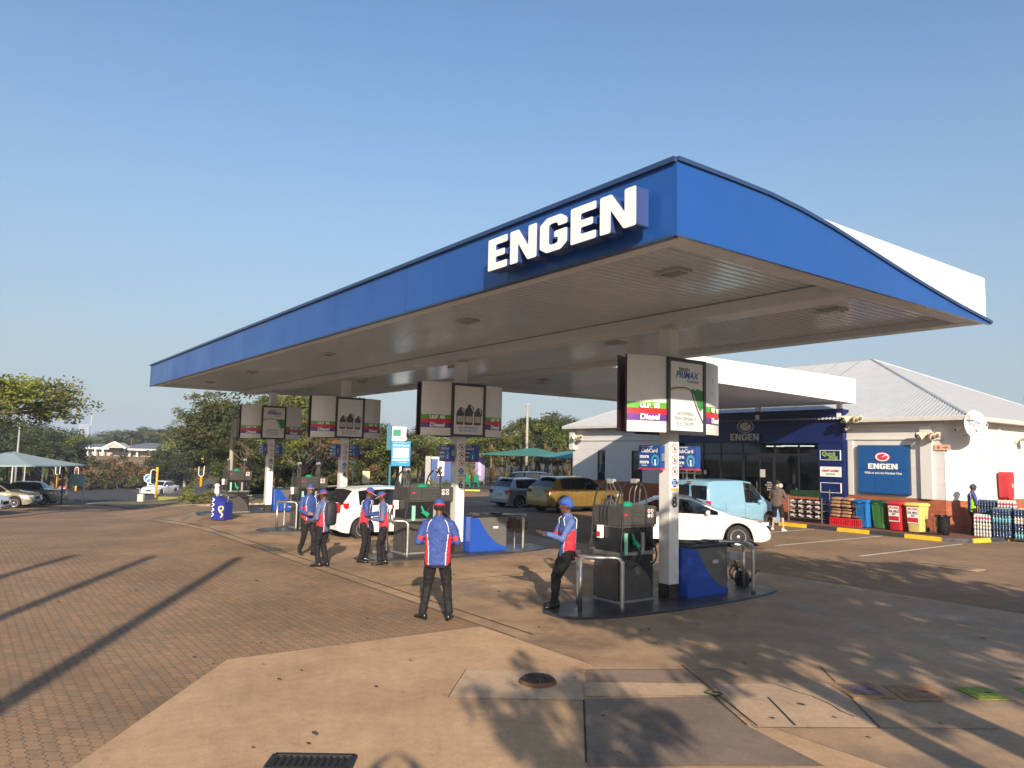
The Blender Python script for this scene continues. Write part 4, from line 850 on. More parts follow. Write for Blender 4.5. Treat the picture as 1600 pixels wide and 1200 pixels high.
# interior: lights and shelves
m = thing('ceiling_light', 'lit strip lights inside the shop behind the glass door', 'strip light', (-19.6, Y0+2.2, 3.2)); q = MB(); q.box((0, 0, 0), (1.6, .12, .05)); q.box((-1.7, .8, 0), (.9, .12, .05)); q.box((1.4, .6, 0), (.8, .12, .05)); q.build('tube', P('tube_light', (.9, .9, .9), .4, emit=(1, .97, .9), es=5), m)
for k, x in enumerate((-24.0, -22.6, -18.6, -17.9)):
    t = thing('shop_shelf', ('tall goods shelf far left inside the dark shop', 'goods shelf inside the shop behind the dark glass, second from the left', 'goods shelf inside the shop right of the door', 'goods shelf inside the shop beside the blue pillar')[k], 'shelf', (x, Y0+2.4+.3*k, .14), 0, 'goods shelves inside the shop'); q = MB(); gd = MB(); rr = random.Random(k)
    for z in (.1, .6, 1.1, 1.6): q.bb((-.5, -.25, z), (.5, .25, z+.03))
    q.bb((-.52, .2, 0), (.52, .26, 1.9)); q.build('frame', graym, t)
    for z in (.13, .63, 1.13):
        for j in range(7): gd.box((-.42+.14*j, -.1, z+.14), (.11, .2, rr.uniform(.15, .3)), m=rr.randrange(4))
    gd.build('goods', [P('g1', (.4, .1, .08), .5), P('g2', (.5, .45, .3), .5), P('g3', (.1, .2, .35), .5), P('g4', (.45, .45, .42), .5)], t)
# drinks fridge outside, left of glass
t = thing('display_cabinet', 'white framed glass display cabinet against the shop front, above the van', 'display cabinet', (-24.0, Y0-.75, .13)); m = MB()
for x in (-.7, 0, .7): m.bb((x-.025, -.3, 0), (x+.025, -.25, 2.35)); m.bb((x-.025, .25, 0), (x+.025, .3, 2.35))
for z in (.5, 1.1, 1.7, 2.3): m.bb((-.7, -.3, z), (.7, .3, z+.04))
m.build('frame', white, t); m = MB(); rr = random.Random(5)
for z in (.54, 1.14, 1.74):
    for k in range(6): m.box((-.55+.22*k, 0, z+.15), (.16, .3, rr.uniform(.15, .3)), m=k % 3)
m.build('goods', [P('g2', (.5, .45, .3), .5), P('g3', (.1, .2, .35), .5), P('g5', (.5, .5, .45), .5)], t)
# dish, floodlight cluster, cameras, reel cover, arrow sign
c = onX(1524, 664, -11.25); t = thing('satellite_dish', 'white satellite dish on the side wall under the gutter', 'satellite dish', c)
hd = Vector((.93, -.36, .1)).normalized(); Q = hd.to_track_quat('Z', 'Y').to_matrix().to_4x4()
m = MB(Q); m.lathe([(.001, -.08), (.16, -.07), (.34, -.03), (.49, .02), (.505, .025), (.49, .01), (.001, -.095)], n=36); m.build('dish', P('dish_white', (.75, .73, .70), .4), t, smooth=True)
m = MB(); m.tube([hd*-.05, (-.3, .2, -.35), (-.5, .2, -.35)], .025, 8); m.build('bracket', graym, t); MB().tube([(0, 0, -.37), hd*.28+Vector((0, 0, -.32)), hd*.45+Vector((0, 0, -.08))], .012, 6).build('feed_arm', graym, t); MB().box(tuple(hd*.46+Vector((0, 0, -.05))), (.08, .08, .1)).build('feed_horn', graym, t, bevel=.01)
text('dish_text', 'DStv', .26, P('dstv', (.25, .35, .5), .5), t, hd*-.005+Vector((0, 0, .1)), Vector((.36, .93, 0)), ext=.01)
def flood(p, label):
    t = thing('floodlight_cluster', label, 'floodlights', p); m = MB(); m.lathe([(.09, 0), (.12, -.05), (.06, -.12)], (0, 0, 0), 16); m.build('base', P('cream_metal', (.62, .52, .36), .5), t, auto=True)
    for k, a in enumerate((-1.2, -.4, .5, 1.2)):
        d = Vector((math.sin(a), -.5, -.3)).normalized(); b = MB(); b.tube([d*.05, d*.22, d*.30, d*.42], [.03, .05, .11, .13], 10); b = b.build('lamp_head', P('cream_metal', (.62, .52, .36), .5), t, auto=True); MB().ell(tuple(d*.42), (.08, .08, .08), n=10).build('bulb', P('bulb_dark', (.15, .14, .12), .15), b)
flood(onY(1452, 676, Y0-.15), 'cream floodlight cluster on the white wall above the blue billboard'); flood(onX(1598, 684, -11.6), 'cream floodlight cluster on the side wall at the right edge of the photo'); flood(onY(1334, 650, Y0-.5), 'small cream floodlight cluster at the junction of blue fascia and gutter'); flood(onY(905, 680, Y0-.2), 'cream floodlight cluster at the left end of the shaded wing')
def camdome(p, label):
    t = thing('security_camera', label, 'security camera', p); MB().box((0, .05, .06), (.08, .14, .06)).build('mount', white, t); MB().tube([(0, .02, .02), (0, -.22, -.03)], [.045, .05], 10).build('housing', white, t); MB().tube([(0, -.221, -.03), (0, -.235, -.033)], .035, 10).build('lens', black, t)
camdome(onY(1497, 671, Y0-.1), 'white security camera at the shop corner under the gutter'); camdome(onY(1325, 670, Y0-.3), 'white security camera beside the blue fascia')
p = onX(1576, 762, -11.45); t = thing('hose_reel_cover', 'red hose reel cover with small pale label on the side wall', 'fire hose cover', p)
q = [(-.30, .48), (-.22, .58), (.22, .58), (.30, .48), (.24, -.35), (.16, -.44), (-.16, -.44), (-.24, -.35)]
MB().prism(q, 'x', -.25, .10).build('cover', P('cover_red', (.48, .03, .04), .45, var=.12), t, bevel=.03); MB().bb((.101, .03, .0), (.104, .16, .16)).build('cover_label', P('label', (.5, .4, .35), .5), t); MB().tube([(-.05, .02, -.44), (-.05, .02, -1.2)], .02, 6).build('pipe', P('pipe_dark', (.08, .03, .02), .6), t)
t = thing('arrow_sign', 'small orange arrow sign high on the corner of the shop', 'sign', onY(1473, 699, Y0-.03)); MB().bb((-.26, -.03, -.10), (.26, 0, .10)).build('plate', P('plate_pale', (.62, .42, .30), .5), t); m = MB(); m.prism([(.02, -.02), (.12, -.02), (.12, -.06), (.2, 0), (.12, .06), (.12, .02), (.02, .02)], 'y', -.036, -.031); m.lathe([(.055, -.031), (.055, -.036)], (-.13, 0, 0), 16, axis='y'); m.build('arrow', P('orange_red', (.55, .12, .03), .5), t)

# ======================= GOODS ON THE WALKWAY
ZW = .125
def bin_(px, py, mats, label, rz, sticker=False, sc=1.):
    p = G(px, py, ZW); t = thing('wheelie_bin', label, 'wheelie bin', p, rz, 'wheelie bins along the shop wall', sc)
    def rr(w, d, z): return [Vector((x, y, z)) for x, y in rounded([(-w/2, -d/2), (w/2, -d/2), (w/2, d/2), (-w/2, d/2)], .06, 3)]
    MB().loft([rr(.44, .46, .03), rr(.46, .50, .3), rr(.54, .60, .92)]).build('body', mats[0], t, auto=True)
    m = MB(); m.loft([rr(.60, .68, .921), rr(.61, .69, .96), rr(.52, .58, 1.02)]); m.box((0, .37, .96), (.5, .05, .06)); m.build('lid', mats[1], t, auto=True)
    w = MB()
    for s in (-1, 1): w.cyl((s*.20, .24, .10), (s*.25, .24, .10), .10, n=14)
    w.build('wheel', black, t); m = MB(); [m.box((s*.18, -.275+.0, .55), (.02, .03, .5), rx=.09) for s in (-1, 1)]; m.build('rib', mats[0], t)
    if sticker:
        b = MB(Matrix.Translation((0, -.292, .60)) @ Euler((.08, 0, 0)).to_matrix().to_4x4()); b.box((0, 0, 0), (.40, .006, .56)); s_ = b.build('sticker', txt_w, t)
        kx = (1, 0, 0); up = (0, -.08, 1); fy = lambda z: -.297-(z-.6)*.08
        for s2, z, sz, mm in (('SPILL TEAM', .81, .075, red), ('OIL SPILL', .68, .10, txt_k), ('KIT', .58, .10, txt_k)): text('sticker_text', s2, sz, mm, s_, (0, fy(z), z), kx, up, ext=.001, off=.003, sx=.85)
        b = MB(Matrix.Translation((0, -.298+.011, .44)) @ Euler((.08, 0, 0)).to_matrix().to_4x4()); b.box((0, 0, 0), (.36, .008, .15)); b.build('sticker_band', red, s_)
    else:
        MB().box((-.02, -.335, .93), (.14, .01, .03)).build('badge', txt_w, t) if mats[0] is not green else None
bb_ = P('bin_blue', (.01, .14, .42), .4); bg_ = P('bin_green', (.05, .17, .04), .4); bgd = P('bin_green_dark', (.01, .07, .02), .4); br_ = P('bin_red', (.55, .02, .03), .4); by_ = P('bin_yellow', (.62, .50, .16), .4)
bin_(1353, 824, [bb_, bb_], 'bright blue wheelie bin, leftmost of the row of bins', -.1)
bin_(1379, 826, [bg_, bgd], 'green wheelie bin with dark lid, between the blue and the red bins', -.1)
bin_(1405, 829, [br_, br_], 'red wheelie bin with white oil spill sticker, beside the green bin', -.1, True)
bin_(1423, 822, [br_, br_], 'red wheelie bin standing half hidden behind the yellow bin', .1)
bin_(1434, 832, [by_, P('bin_yellow_lid', (.72, .56, .12), .4)], 'pale yellow wheelie bin with oil spill sticker, rightmost of the row', -.05, True, 1.0)
p = G(1474, 836, ZW); t = thing('waste_bag', 'black rubbish bag hanging in a low stand right of the yellow bin', 'rubbish bag', p, .2)
m = MB(); rings = []
for z, r in ((.0, .16), (.1, .2), (.35, .22), (.6, .21), (.66, .24), (.62, .27)): rings.append([Vector((r*math.cos(a)*(1+.06*math.sin(5*a+z*9)), r*.8*math.sin(a)*(1+.06*math.cos(4*a)), z+.02*math.sin(6*a))) for a in [2*PI*k/28 for k in range(28)]])
m.loft(rings); m.build('bag', P('bag_black', (.012, .012, .013), .22, bump=.5, bs=14), t, smooth=True); MB().box((-.35, -.05, .03), (.7, .4, .05)).build('tray', black, t, bevel=.01); MB().tube([(-.3, .05, .03), (-.34, .05, .7)], .012, 6).build('rod', graym, t)
# charcoal rack
RX = -16.95; t = thing('charcoal_rack', 'wheeled metal rack stacked with black and white charcoal bags and a green banner', 'display rack', (RX, 27.35, ZW), 0)
m = MB()
for x in (-.72, .72):
    for y in (-.28, .28): m.cyl((x, y, .08), (x, y, .98 if y < 0 else 1.3), .02, n=8); m.lathe([(.05, -.02), (.05, .02)], (x, y, .05), 10, axis='x')
for z in (.16, .46, .74): m.bb((-.72, -.28, z), (.72, .28, z+.02))
m.build('frame', steel, t)
rr = random.Random(11)
for r_ in range(4):
    for k in range(4):
        b = MB(); cx, cz_ = -.54+.36*k, .25+.185*r_; rings = []
        for u in range(5): w = .155*(1-.25*(abs(u-2)/2)**2); rings.append([Vector((cx+w*math.cos(a)*1.02, -.26+.56*u/4, cz_+.085*math.sin(a)*(1 if 0 < u < 4 else .7))) for a in [2*PI*q/12 for q in range(12)]])
        b.loft(rings); o = b.build('charcoal_bag', P('bag_black', (.012, .012, .013), .22), None, smooth=True); o.location = (RX, 27.35, ZW)
        tag(o, 'black charcoal bag with white print, {} row up, {} from the left'.format('lowest second third top'.split()[r_], 'first second third last'.split()[k]), 'charcoal bag', 'charcoal bags in the rack')
        m = MB(); m.box((cx-.02, -.268, cz_+.01), (.17, .012, .07), ry=rr.uniform(-.4, .4)); m.box((cx+.06, -.268, cz_-.04), (.09, .012, .03), ry=rr.uniform(-.4, .4)); m.build('print', P('bag_print', (.6, .6, .58), .5), o)
MB().prism([(-.62, 1.0), (.68, 1.0), (.70, 1.28), (-.6, 1.24)], 'y', -.33, -.30).build('banner', P('banner_green', (.015, .05, .02), .5, var=.5, vs=5), t)
# firewood sacks
for st in range(3):
    for k in range(6 if st < 2 else 5):
        rings = []
        for u in range(7): w = (u-3)/3; s = (1-.35*w**4); rings.append([Vector((.225*w, .22*s*math.cos(a), .065*s*math.sin(a)+.012*math.sin(3*a+u))) for a in [2*PI*q/12 for q in range(12)]])
        o = MB().loft(rings).build('firewood_sack', P('sack', (.34, .20, .11), .8, var=.35, vs=9, bump=.6, bs=30) if st < 2 else P('sack_dark', (.14, .10, .08), .8, var=.4, vs=9, bump=.6, bs=30), None, smooth=True)
        o.location = (-15.72+.43*st, 27.3+.05*((k*7) % 3-1), ZW+.36+.125*k); o.rotation_euler.z = rr.uniform(-.15, .15)
        tag(o, ("brown paper firewood sack, {} in the stack beside the charcoal rack", "brown paper firewood sack, {} in the middle stack on red crates", "dark grey sack, {} in the stack beside the blue bin")[st].format("lowest second third fourth fifth sixth".split()[k]), 'sack', ('left stack of firewood sacks', 'middle stack of firewood sacks', 'dark sacks by the blue bin')[st])
    t = thing('plastic_crate', ('red plastic crate under the left stack of sacks', 'red plastic crate under the middle stack of sacks', 'red plastic crate under the dark sacks')[st], 'crate', (-15.72+.43*st, 27.28, ZW), 0, 'red crates under the sacks')
    m = MB(); m.bb((-.205, -.2, 0), (.205, .2, .03)); m.bb((-.205, -.2, .24), (.205, -.18, .29)); m.bb((-.205, .18, .03), (.205, .2, .29)); m.bb((-.205, -.18, .03), (-.185, .18, .29)); m.bb((.185, -.18, .03), (.205, .18, .29))
    for q in range(6): m.bb((-.20+.07*q, -.2, .03), (-.17+.07*q, -.18, .24))
    m.build('crate_body', red, t)
# shrink-wrapped drink packs
def pack(w, d, h, cols):
    m = MB(); nx, ny = 6, 4
    for i in range(nx):
        for j in range(ny):
            x, y = -w/2+w*(i+.5)/nx, -d/2+d*(j+.5)/ny; r = w/nx*.46
            m.lathe([(r*.85, 0), (r, .02), (r, h*.35), (r*.93, h*.37), (r*.93, h*.6), (r, h*.62), (r, h*.72), (r*.35, h*.9), (r*.35, h)], (x, y, 0), 7, m=0)
            m.lathe([(r*1.03, h*.36), (r*1.03, h*.62)], (x, y, 0), 7, m=1); m.lathe([(r*.4, h*.93), (r*.4, h*1.01)], (x, y, 0), 6, m=2)
    return m.mesh('drink_pack', cols, True)
pet = P('bottle_clear', (.45, .47, .48), .12, spec=.8); film = [pack(.52, .34, .24, [a, b, c]) for a, b, c in ((pet, P('lab_tan', (.45, .33, .2), .4), txt_w), (pet, P('lab_pink', (.55, .08, .1), .4), txt_w), (P('bottle_dkblue', (.03, .05, .09), .1, spec=.8), P('lab_navy', (.02, .05, .16), .3), P('cap_pale', (.3, .35, .4), .4)), (P('bottle_teal', (.06, .18, .22), .1, spec=.8), P('lab_cyan', (.1, .35, .45), .3), txt_w))]
names = ['clear bottles with tan labels', 'clear bottles with pink labels', 'dark blue bottles', 'teal bottles']
b0 = G(1537, 838, ZW); ex_ = Vector((1, .12, 0)).normalized(); ey_ = Vector((-.12, 1, 0))
lay = [(0, 0, [0, 0, 1]), (.56, .0, [2, 2, 3, 2]), (.05, .38, [1, 0, 1, 2, 2]), (.62, .38, [2, 3, 2, 2, 1]), (1.15, .1, [3, 2, 0, 2]), (1.2, .5, [2, 0, 1, 3]), (1.72, .2, [2, 3, 3]), (1.75, .6, [0, 3, 2, 1])]
posn = ['front left stack', 'front second stack', 'back left stack', 'back second stack', 'front third stack', 'back third stack', 'front right stack', 'back right stack']
for (u, v, ks), pn in zip(lay, posn):
    for z, k in enumerate(ks):
        o = bpy.data.objects.new('drink_pack', film[k]); C.objects.link(o); q = b0+ex_*u+ey_*v; o.location = (q.x, q.y, ZW+.245*z); o.rotation_euler.z = .12
        tag(o, f'pack of {names[k]}, {"lowest second third fourth fifth".split()[z]} in the {pn} by the corner', 'drink pack', 'shrink-wrapped drink packs at the shop corner')
# trolley with goods at right edge
t = thing('goods_trolley', 'wire trolley with mixed bottles behind the drink packs at the right edge', 'trolley', (q.x+.1, q.y+1.3, ZW)); m = MB()
for k in range(8): m.tube([(-.6+.17*k, -.3, .2), (-.6+.17*k, -.3, .95)], .008, 5)
for z in (.2, .55, .95): m.tube([(-.6, -.3, z), (.6, -.3, z), (.6, .3, z), (-.6, .3, z), (-.6, -.3, z)], .012, 6)
m.build('frame', rail_m, t); m = MB(); rr = random.Random(2)
for k in range(40): m.lathe([(.035, 0), (.035, .15), (.012, .2), (.012, .24)], (rr.uniform(-.55, .55), rr.uniform(-.25, .25), .2+.35*rr.randrange(2)), 7, m=rr.randrange(3))
m.build('bottles', [P('lab_pink', (.55, .08, .1), .4), P('lab_cyan', (.1, .35, .45), .3), P('g2', (.5, .45, .3), .5)], t)
# ======================= VEHICLES (local: +Y forward, origin under the tail centre)
tyre_m = P('tyre', (.02, .02, .021), .75, bump=.2, bs=40); glass_d = P('car_glass', (.008, .010, .012), .03, spec=.9); gap_m = P('door_gap', (.01, .01, .01), .8)
head_m = P('headlight', (.55, .57, .6), .08, spec=1, coat=1); tail_m = P('taillight', (.40, .01, .015), .12, coat=1); plate_m = P('plate', (.55, .53, .48), .5)
def lerp_prof(pr, x):
    for (a, u), (b, v) in zip(pr[:-1], pr[1:]):
        if x <= b: return u+(v-u)*max(0, min(1, (x-a)/(b-a+1e-9)))
    return pr[-1][1]
def smooth_prof(pr, x, r=.05): return sum(lerp_prof(pr, x+r*k/2) for k in (-2, -1, 0, 1, 2))/5
def car(name, label, cat, loc, rz, paint, L, Wd, T, B, zb, wheels, wr, side_w, ws, rw, seams, rim='spoke', clad=False, sc=1, roofw=.76, nose=.10, tail=.07, tl=None, hl=None, grille=None, glass=None, group=None, handles=(), rear_glass=True, plate_r=None, plate_f=None, spoiler=None, bare_side=None):
    glass = glass or glass_d
    t = thing(name, label, cat, loc, rz, group, None if sc == 1 else sc); hw = Wd/2; Ra = wr+.07
    xs = set(); x = 0
    while x < L: xs.add(round(x, 3)); x += .055
    xs.add(L)
    for s in seams: xs |= {round(s-.006, 4), round(s+.006, 4)}
    for a, b in list(side_w)+[ws]+([rw] if rw else []): xs |= {a, b}
    for e in (.015, .03, .08): xs |= {e, L-e}
    xs = sorted(xs); rows = []
    for x in xs:
        tt, bb_ = smooth_prof(T, x), smooth_prof(B, x); tt = max(tt, bb_+.03); tx = min(1, max(0, (x/L-.5)*2)); tn = min(1, max(0, (.5-x/L)*2))
        w = hw*(1-nose*tx**5-.10*max(0, (x-(L-.12))/.12)**2-tail*tn**5-.06*max(0, (.10-x)/.10)**2)
        z0 = zb+.10*max(0, (x-(L-.35))/.35)**2+.08*max(0, (.3-x)/.3)**2
        for wx in wheels:
            d = abs(x-wx)
            if d < Ra: z0 = max(z0, wr+math.sqrt(Ra*Ra-d*d)-.01)
        h = tt-bb_; g = min(1, max(0, h/.42)); g = g*g*(3-2*g); wt = w*(.95-(.95-roofw)*g)
        z6 = bb_+min(.03, .2*h); z7 = tt-min(.075, .32*h); z8 = tt-min(.028, .14*h)
        bump = .008*math.sin(min(1, max(0, (x-.2)/(L-.4)))*PI)
        R = [(w*.80, z0), (w*.955, z0), (w*.985, z0+.07 if clad else z0+.14*(bb_-z0)), (w*1.0, z0+.48*(bb_-z0)), (w*.995+bump, z0+.80*(bb_-z0)), (w*.955, bb_), (w*.935, z6), (wt*1.02, z7), (wt*.96, z8), (wt*.70, tt-.004), (0, tt+.012*g+.006)]
        rows.append(R)
    n = 2*len(rows[0])-1; V = []
    for x, R in zip(xs, rows):
        full = [(-a, b) for a, b in R]+[(a, b) for a, b in R[:-1]][::-1]; V += [Vector((a, x, b)) for a, b in full]
    groups = {}
    def put(k, f): groups.setdefault(k, []).append(f)
    def mirrorrow(j): return j if j < len(rows[0])-1 else n-2-j
    for i in range(len(xs)-1):
        xm = (xs[i]+xs[i+1])/2; hh = smooth_prof(T, xm)-smooth_prof(B, xm)
        for j in range(n-1):
            r = mirrorrow(j); f = (i*n+j, i*n+j+1, (i+1)*n+j+1, (i+1)*n+j); k = 'body'
            side = 'l' if j < n/2-1 else 'r'
            if r == 6 and hh > .10:
                for q, (a, b) in enumerate(side_w):
                    if a < xm < b: k = f'side_window{q}{side}'
                if k == 'body' and side_w and side_w[0][0] < xm < side_w[-1][1]: k = 'gap' if not bare_side or not bare_side[0] < xm < bare_side[1] else 'body'
            if r in (8, 9) and ws[0] < xm < ws[1]: k = 'windscreen'
            if r in (8, 9) and rw and rw[0] < xm < rw[1]: k = 'rear_window'
            if any(abs(xm-s) < .0065 for s in seams) and 1 < r < 6: k = 'gap'
            if clad and r in (0, 1): k = 'clad'
            if r == 0 and not clad: k = 'clad'
            put(k, f)
    def sub(nm, keys, mats, par=t, off=0):
        fs = [(f, mi) for mi, k in enumerate(keys) for f in groups.get(k, [])]
        if not fs: return None
        ids = sorted({v for f, _ in fs for v in f}); mp = {v: i for i, v in enumerate(ids)}; m = MB(); m.V = [V[v].copy() for v in ids]; m.F = [[mp[v] for v in f] for f, _ in fs]; m.M = [mi for _, mi in fs]
        if nm == 'body':
            o = len(m.V); a = [mp.get(j) for j in range(n)]; 
            if None not in a: m.F.append(a); m.M.append(0)
            b = [mp.get((len(xs)-1)*n+j) for j in range(n)]
            if None not in b: m.F.append(b[::-1]); m.M.append(0)
        o = m.build(nm, mats, par, fix=False)
        # outward normals
        bm = bmesh.new(); bm.from_mesh(o.data); bmesh.ops.recalc_face_normals(bm, faces=bm.faces); bm.to_mesh(o.data); bm.free()
        o.data.polygons.foreach_set('use_smooth', [True]*len(o.data.polygons)); o.data.set_sharp_from_angle(angle=math.radians(38)); return o
    sub('body', ['body', 'gap', 'clad'], [paint, gap_m, black if not clad else P('clad_plastic', (.025, .025, .027), .55)])
    for k in sorted(groups):
        if k.startswith('side_window'): sub('side_window', [k], [glass])
    sub('windscreen', ['windscreen'], [glass])
    if rear_glass: sub('rear_window', ['rear_window'], [glass])
    m = MB(); m.bb((-hw*.80, .12, zb+.06), (hw*.80, L-.12, min(.62, smooth_prof(B, L/2)-.15))); m.build('underbody', gap_m, t)
    # wheels
    ty = MB(); ty.lathe([(wr*.66, -.09), (wr*.93, -.10), (wr, -.075), (wr, .075), (wr*.93, .10), (wr*.66, .09)], n=32, axis='x'); tyme = ty.mesh('tyre', tyre_m); tyme.polygons.foreach_set('use_smooth', [True]*len(tyme.polygons)); tyme.set_sharp_from_angle(angle=.6)
    rm = MB(); rr_ = wr*.66; rm.lathe([(rr_, -.085), (rr_, .085), (rr_*.9, .08), (rr_*.88, .02), (.001, .01), (.001, -.085)], n=28, m=1, axis='x'); ns = 7 if rim != 'cap' else 10
    rm.lathe([(rr_*1.01, .06), (rr_*1.01, .098), (rr_*.90, .094), (rr_*.88, .05)], n=28, m=0, axis='x')
    rm.lathe([(rr_*.2, .03), (rr_*.2, .09), (.001, .095)], n=14, m=0, axis='x')
    for k in range(ns):
        a = 2*PI*k/ns
        for da in ((-.10, .10) if rim == 'spoke' else (0,)):
            c, s = math.cos(a+da), math.sin(a+da); rm.box((.07, c*rr_*.54, s*rr_*.54), (.022, rr_*.80, rr_*(.10 if rim == 'spoke' else .2)), rx=a+da, m=0)
    rmme = rm.mesh('rim', [P('alloy', (.55, .55, .56), .3, metal=.8), P('rim_dark', (.03, .03, .03), .6)])
    for wx in wheels:
        for s in (1, -1):
            w = thing_part('wheel', t); w.location = (s*(hw-.115), wx, wr); w.rotation_euler.z = 0 if s > 0 else PI
            for nm, me in (('tyre', tyme), ('rim', rmme)): o = bpy.data.objects.new(nm, me); C.objects.link(o); o.parent = w
    # lights, plates, mirrors, handles: hug the surface at given stations
    def surf(x, z):   # half width of the body at station x and height z
        i = min(range(len(xs)), key=lambda q: abs(xs[q]-x)); R = rows[i]
        for (w0, z0), (w1, z1) in zip(R[1:-1], R[2:]):
            if z0 <= z <= z1: return w0+(w1-w0)*(z-z0)/(z1-z0+1e-9)
        return R[3][0]
    def light(nm, mat, x0, x1, z0, z1, wrapin, end):
        for s in (1, -1):
            m = MB(); xsn = [x0+(x1-x0)*k/5 for k in range(6)]; o_ = .010
            seq = [(s*(surf(x, (z0+z1)/2)+o_), x) for x in xsn]; e = x1 if end == 'f' else x0
            if end == 'f': tipx = seq[-1]; seq += [(s*(abs(tipx[0])-wrapin*.5), L-.03+o_+.025), (s*(abs(tipx[0])-wrapin), L+o_+.005)]
            else: tipx = seq[0]; seq = [(s*(abs(tipx[0])-wrapin), -o_-.005), (s*(abs(tipx[0])-wrapin*.5), -o_-.0)]+seq
            k = len(seq); ins = lambda p: (p[0]*.93, p[1]*.96+L*.02)
            zt = [z1-(z1-z0)*.0 for _ in seq]
            V_ = [(a, b, z0) for a, b in seq]+[(a*.985, b, z) for (a, b), z in zip(seq, zt)]+[(ins(p)[0], ins(p)[1], z0) for p in seq]+[(ins(p)[0], ins(p)[1], z1) for p in seq]
            F_ = [(i, i+1, k+i+1, k+i) for i in range(k-1)]+[(k+i, k+i+1, 3*k+i+1, 3*k+i) for i in range(k-1)]+[(i, 2*k+i, 2*k+i+1, i+1) for i in range(k-1)]
            m.add(V_, F_); m.build(nm, mat, t, auto=True)
    if tl: light('tail_light', tail_m, *tl, 'r')
    if hl: light('headlight', head_m, *hl, 'f')
    if plate_r: MB().box((0, -.012, plate_r), (.46, .014, .11)).build('number_plate', plate_m, t)
    if plate_f: MB().box((0, L+.010, plate_f), (.46, .014, .11)).build('number_plate', plate_m, t)
    if grille: MB().box((0, L-.005, (grille[0]+grille[1])/2), (grille[2], .05, grille[1]-grille[0])).build('grille', gap_m, t, bevel=.02)
    if grille: MB().box((0, L-.03, zb+.17), (Wd*.6, .06, .10)).build('lower_grille', gap_m, t, bevel=.02)
    for s in (1, -1):
        xm = side_w[-1][1]-.30 if side_w else ws[0]; zz = smooth_prof(B, xm)+.09; w = surf(xm, zz-.08)
        MB().ell((s*(w+.09), xm, zz), (.10, .07, .075), n=14).build('mirror', paint, t, smooth=True)
        for hx, hz in handles: MB().box((s*(surf(hx, hz)+.012), hx, hz), (.03, .17, .03)).build('door_handle', paint if not clad else chrome, t, bevel=.006)
    if spoiler: MB().box((0, spoiler[0], spoiler[1]), (Wd*.62, .22, .03), rx=.1).build('spoiler', paint, t, bevel=.01)
    MB().tube([(0, (rw[1] if rw else .5)+.12, smooth_prof(T, (rw[1] if rw else .5)+.15)), (0, (rw[1] if rw else .5)-.05, smooth_prof(T, (rw[1] if rw else .5)+.15)+.18)], .006, 5).build('aerial', black, t)
    return t
def paint(name, c, metal=0., rough=.28): return P(name, c, rough, metal=metal, coat=.8, var=.03, vs=1)
hatch_T = [(0, .62), (.05, .86), (.12, 1.02), (.48, 1.42), (.75, 1.47), (1.6, 1.50), (2.2, 1.46), (2.9, 1.02), (3.0, .97), (3.6, .86), (3.86, .70), (3.95, .52)]
hatch_B = [(0, .58), (.06, .84), (.2, .95), (1.5, .93), (2.9, .90), (3.6, .80), (3.86, .64), (3.95, .48)]
cw = car('hatchback', 'white hatchback with red tail light, seen from behind beside pillar 4', 'car', (-20.75, 8.85, .0), 0, paint('car_white', (.80, .79, .77)), 3.95, 1.70, hatch_T, hatch_B, .20, (.72, 3.2), .30, [(.62, 1.02), (1.08, 1.75), (1.81, 2.62)], (2.24, 2.86), (.14, .46), (1.05, 1.78, 2.75), tl=(.04, .30, .78, 1.04, .16), plate_r=.52, handles=((1.25, .86), (2.0, .86)), hl=(3.3, 3.8, .58, .72, .2), grille=(.45, .58, .7))
old_T = [(0, .55), (.05, .80), (.15, 1.0), (.42, 1.34), (.6, 1.40), (1.6, 1.42), (2.1, 1.38), (2.75, 1.0), (2.85, .93), (3.6, .82), (3.8, .68), (3.9, .5)]
old_B = [(0, .5), (.06, .80), (.2, .92), (1.5, .90), (2.8, .88), (3.6, .78), (3.8, .62), (3.9, .46)]
car('hatchback', 'older silver hatchback parked left of the yellow SUV', 'car', (-29.1, 20.9, 0), 0, paint('car_silver', (.30, .33, .37), .5), 3.9, 1.66, old_T, old_B, .20, (.72, 3.12), .29, [(.55, .95), (1.02, 1.7), (1.76, 2.5)], (2.16, 2.72), (.16, .42), (.98, 1.73, 2.65), tl=(.04, .25, .70, .86, .2), plate_r=.66, handles=((1.2, .82), (1.95, .82)), hl=(3.3, 3.75, .56, .70, .2), grille=(.5, .62, .8), spoiler=(.42, 1.40))
suv_T = [(0, .72), (.05, .98), (.14, 1.12), (.62, 1.55), (.95, 1.60), (2.0, 1.62), (2.5, 1.57), (3.2, 1.16), (3.35, 1.08), (4.1, .98), (4.35, .80), (4.42, .6)]
suv_B = [(0, .68), (.06, .95), (.25, 1.08), (1.5, 1.03), (3.2, 1.0), (4.1, .90), (4.35, .74), (4.42, .55)]
car('suv', 'mustard yellow SUV with black wheel arch trim parked facing the shop', 'SUV', (-25.9, 20.7, 0), -.05, paint('car_mustard', (.30, .20, .045), .5), 4.42, 1.82, suv_T, suv_B, .26, (.84, 3.5), .345, [(.75, 1.25), (1.32, 2.1), (2.16, 3.0)], (2.56, 3.16), (.18, .60), (1.28, 2.13, 3.1), clad=True, tl=(.04, .48, .94, 1.04, .24), plate_r=.78, handles=((1.5, .96), (2.35, .96)), hl=(3.8, 4.25, .72, .84, .2), grille=(.5, .7, .9), spoiler=(.55, 1.585))
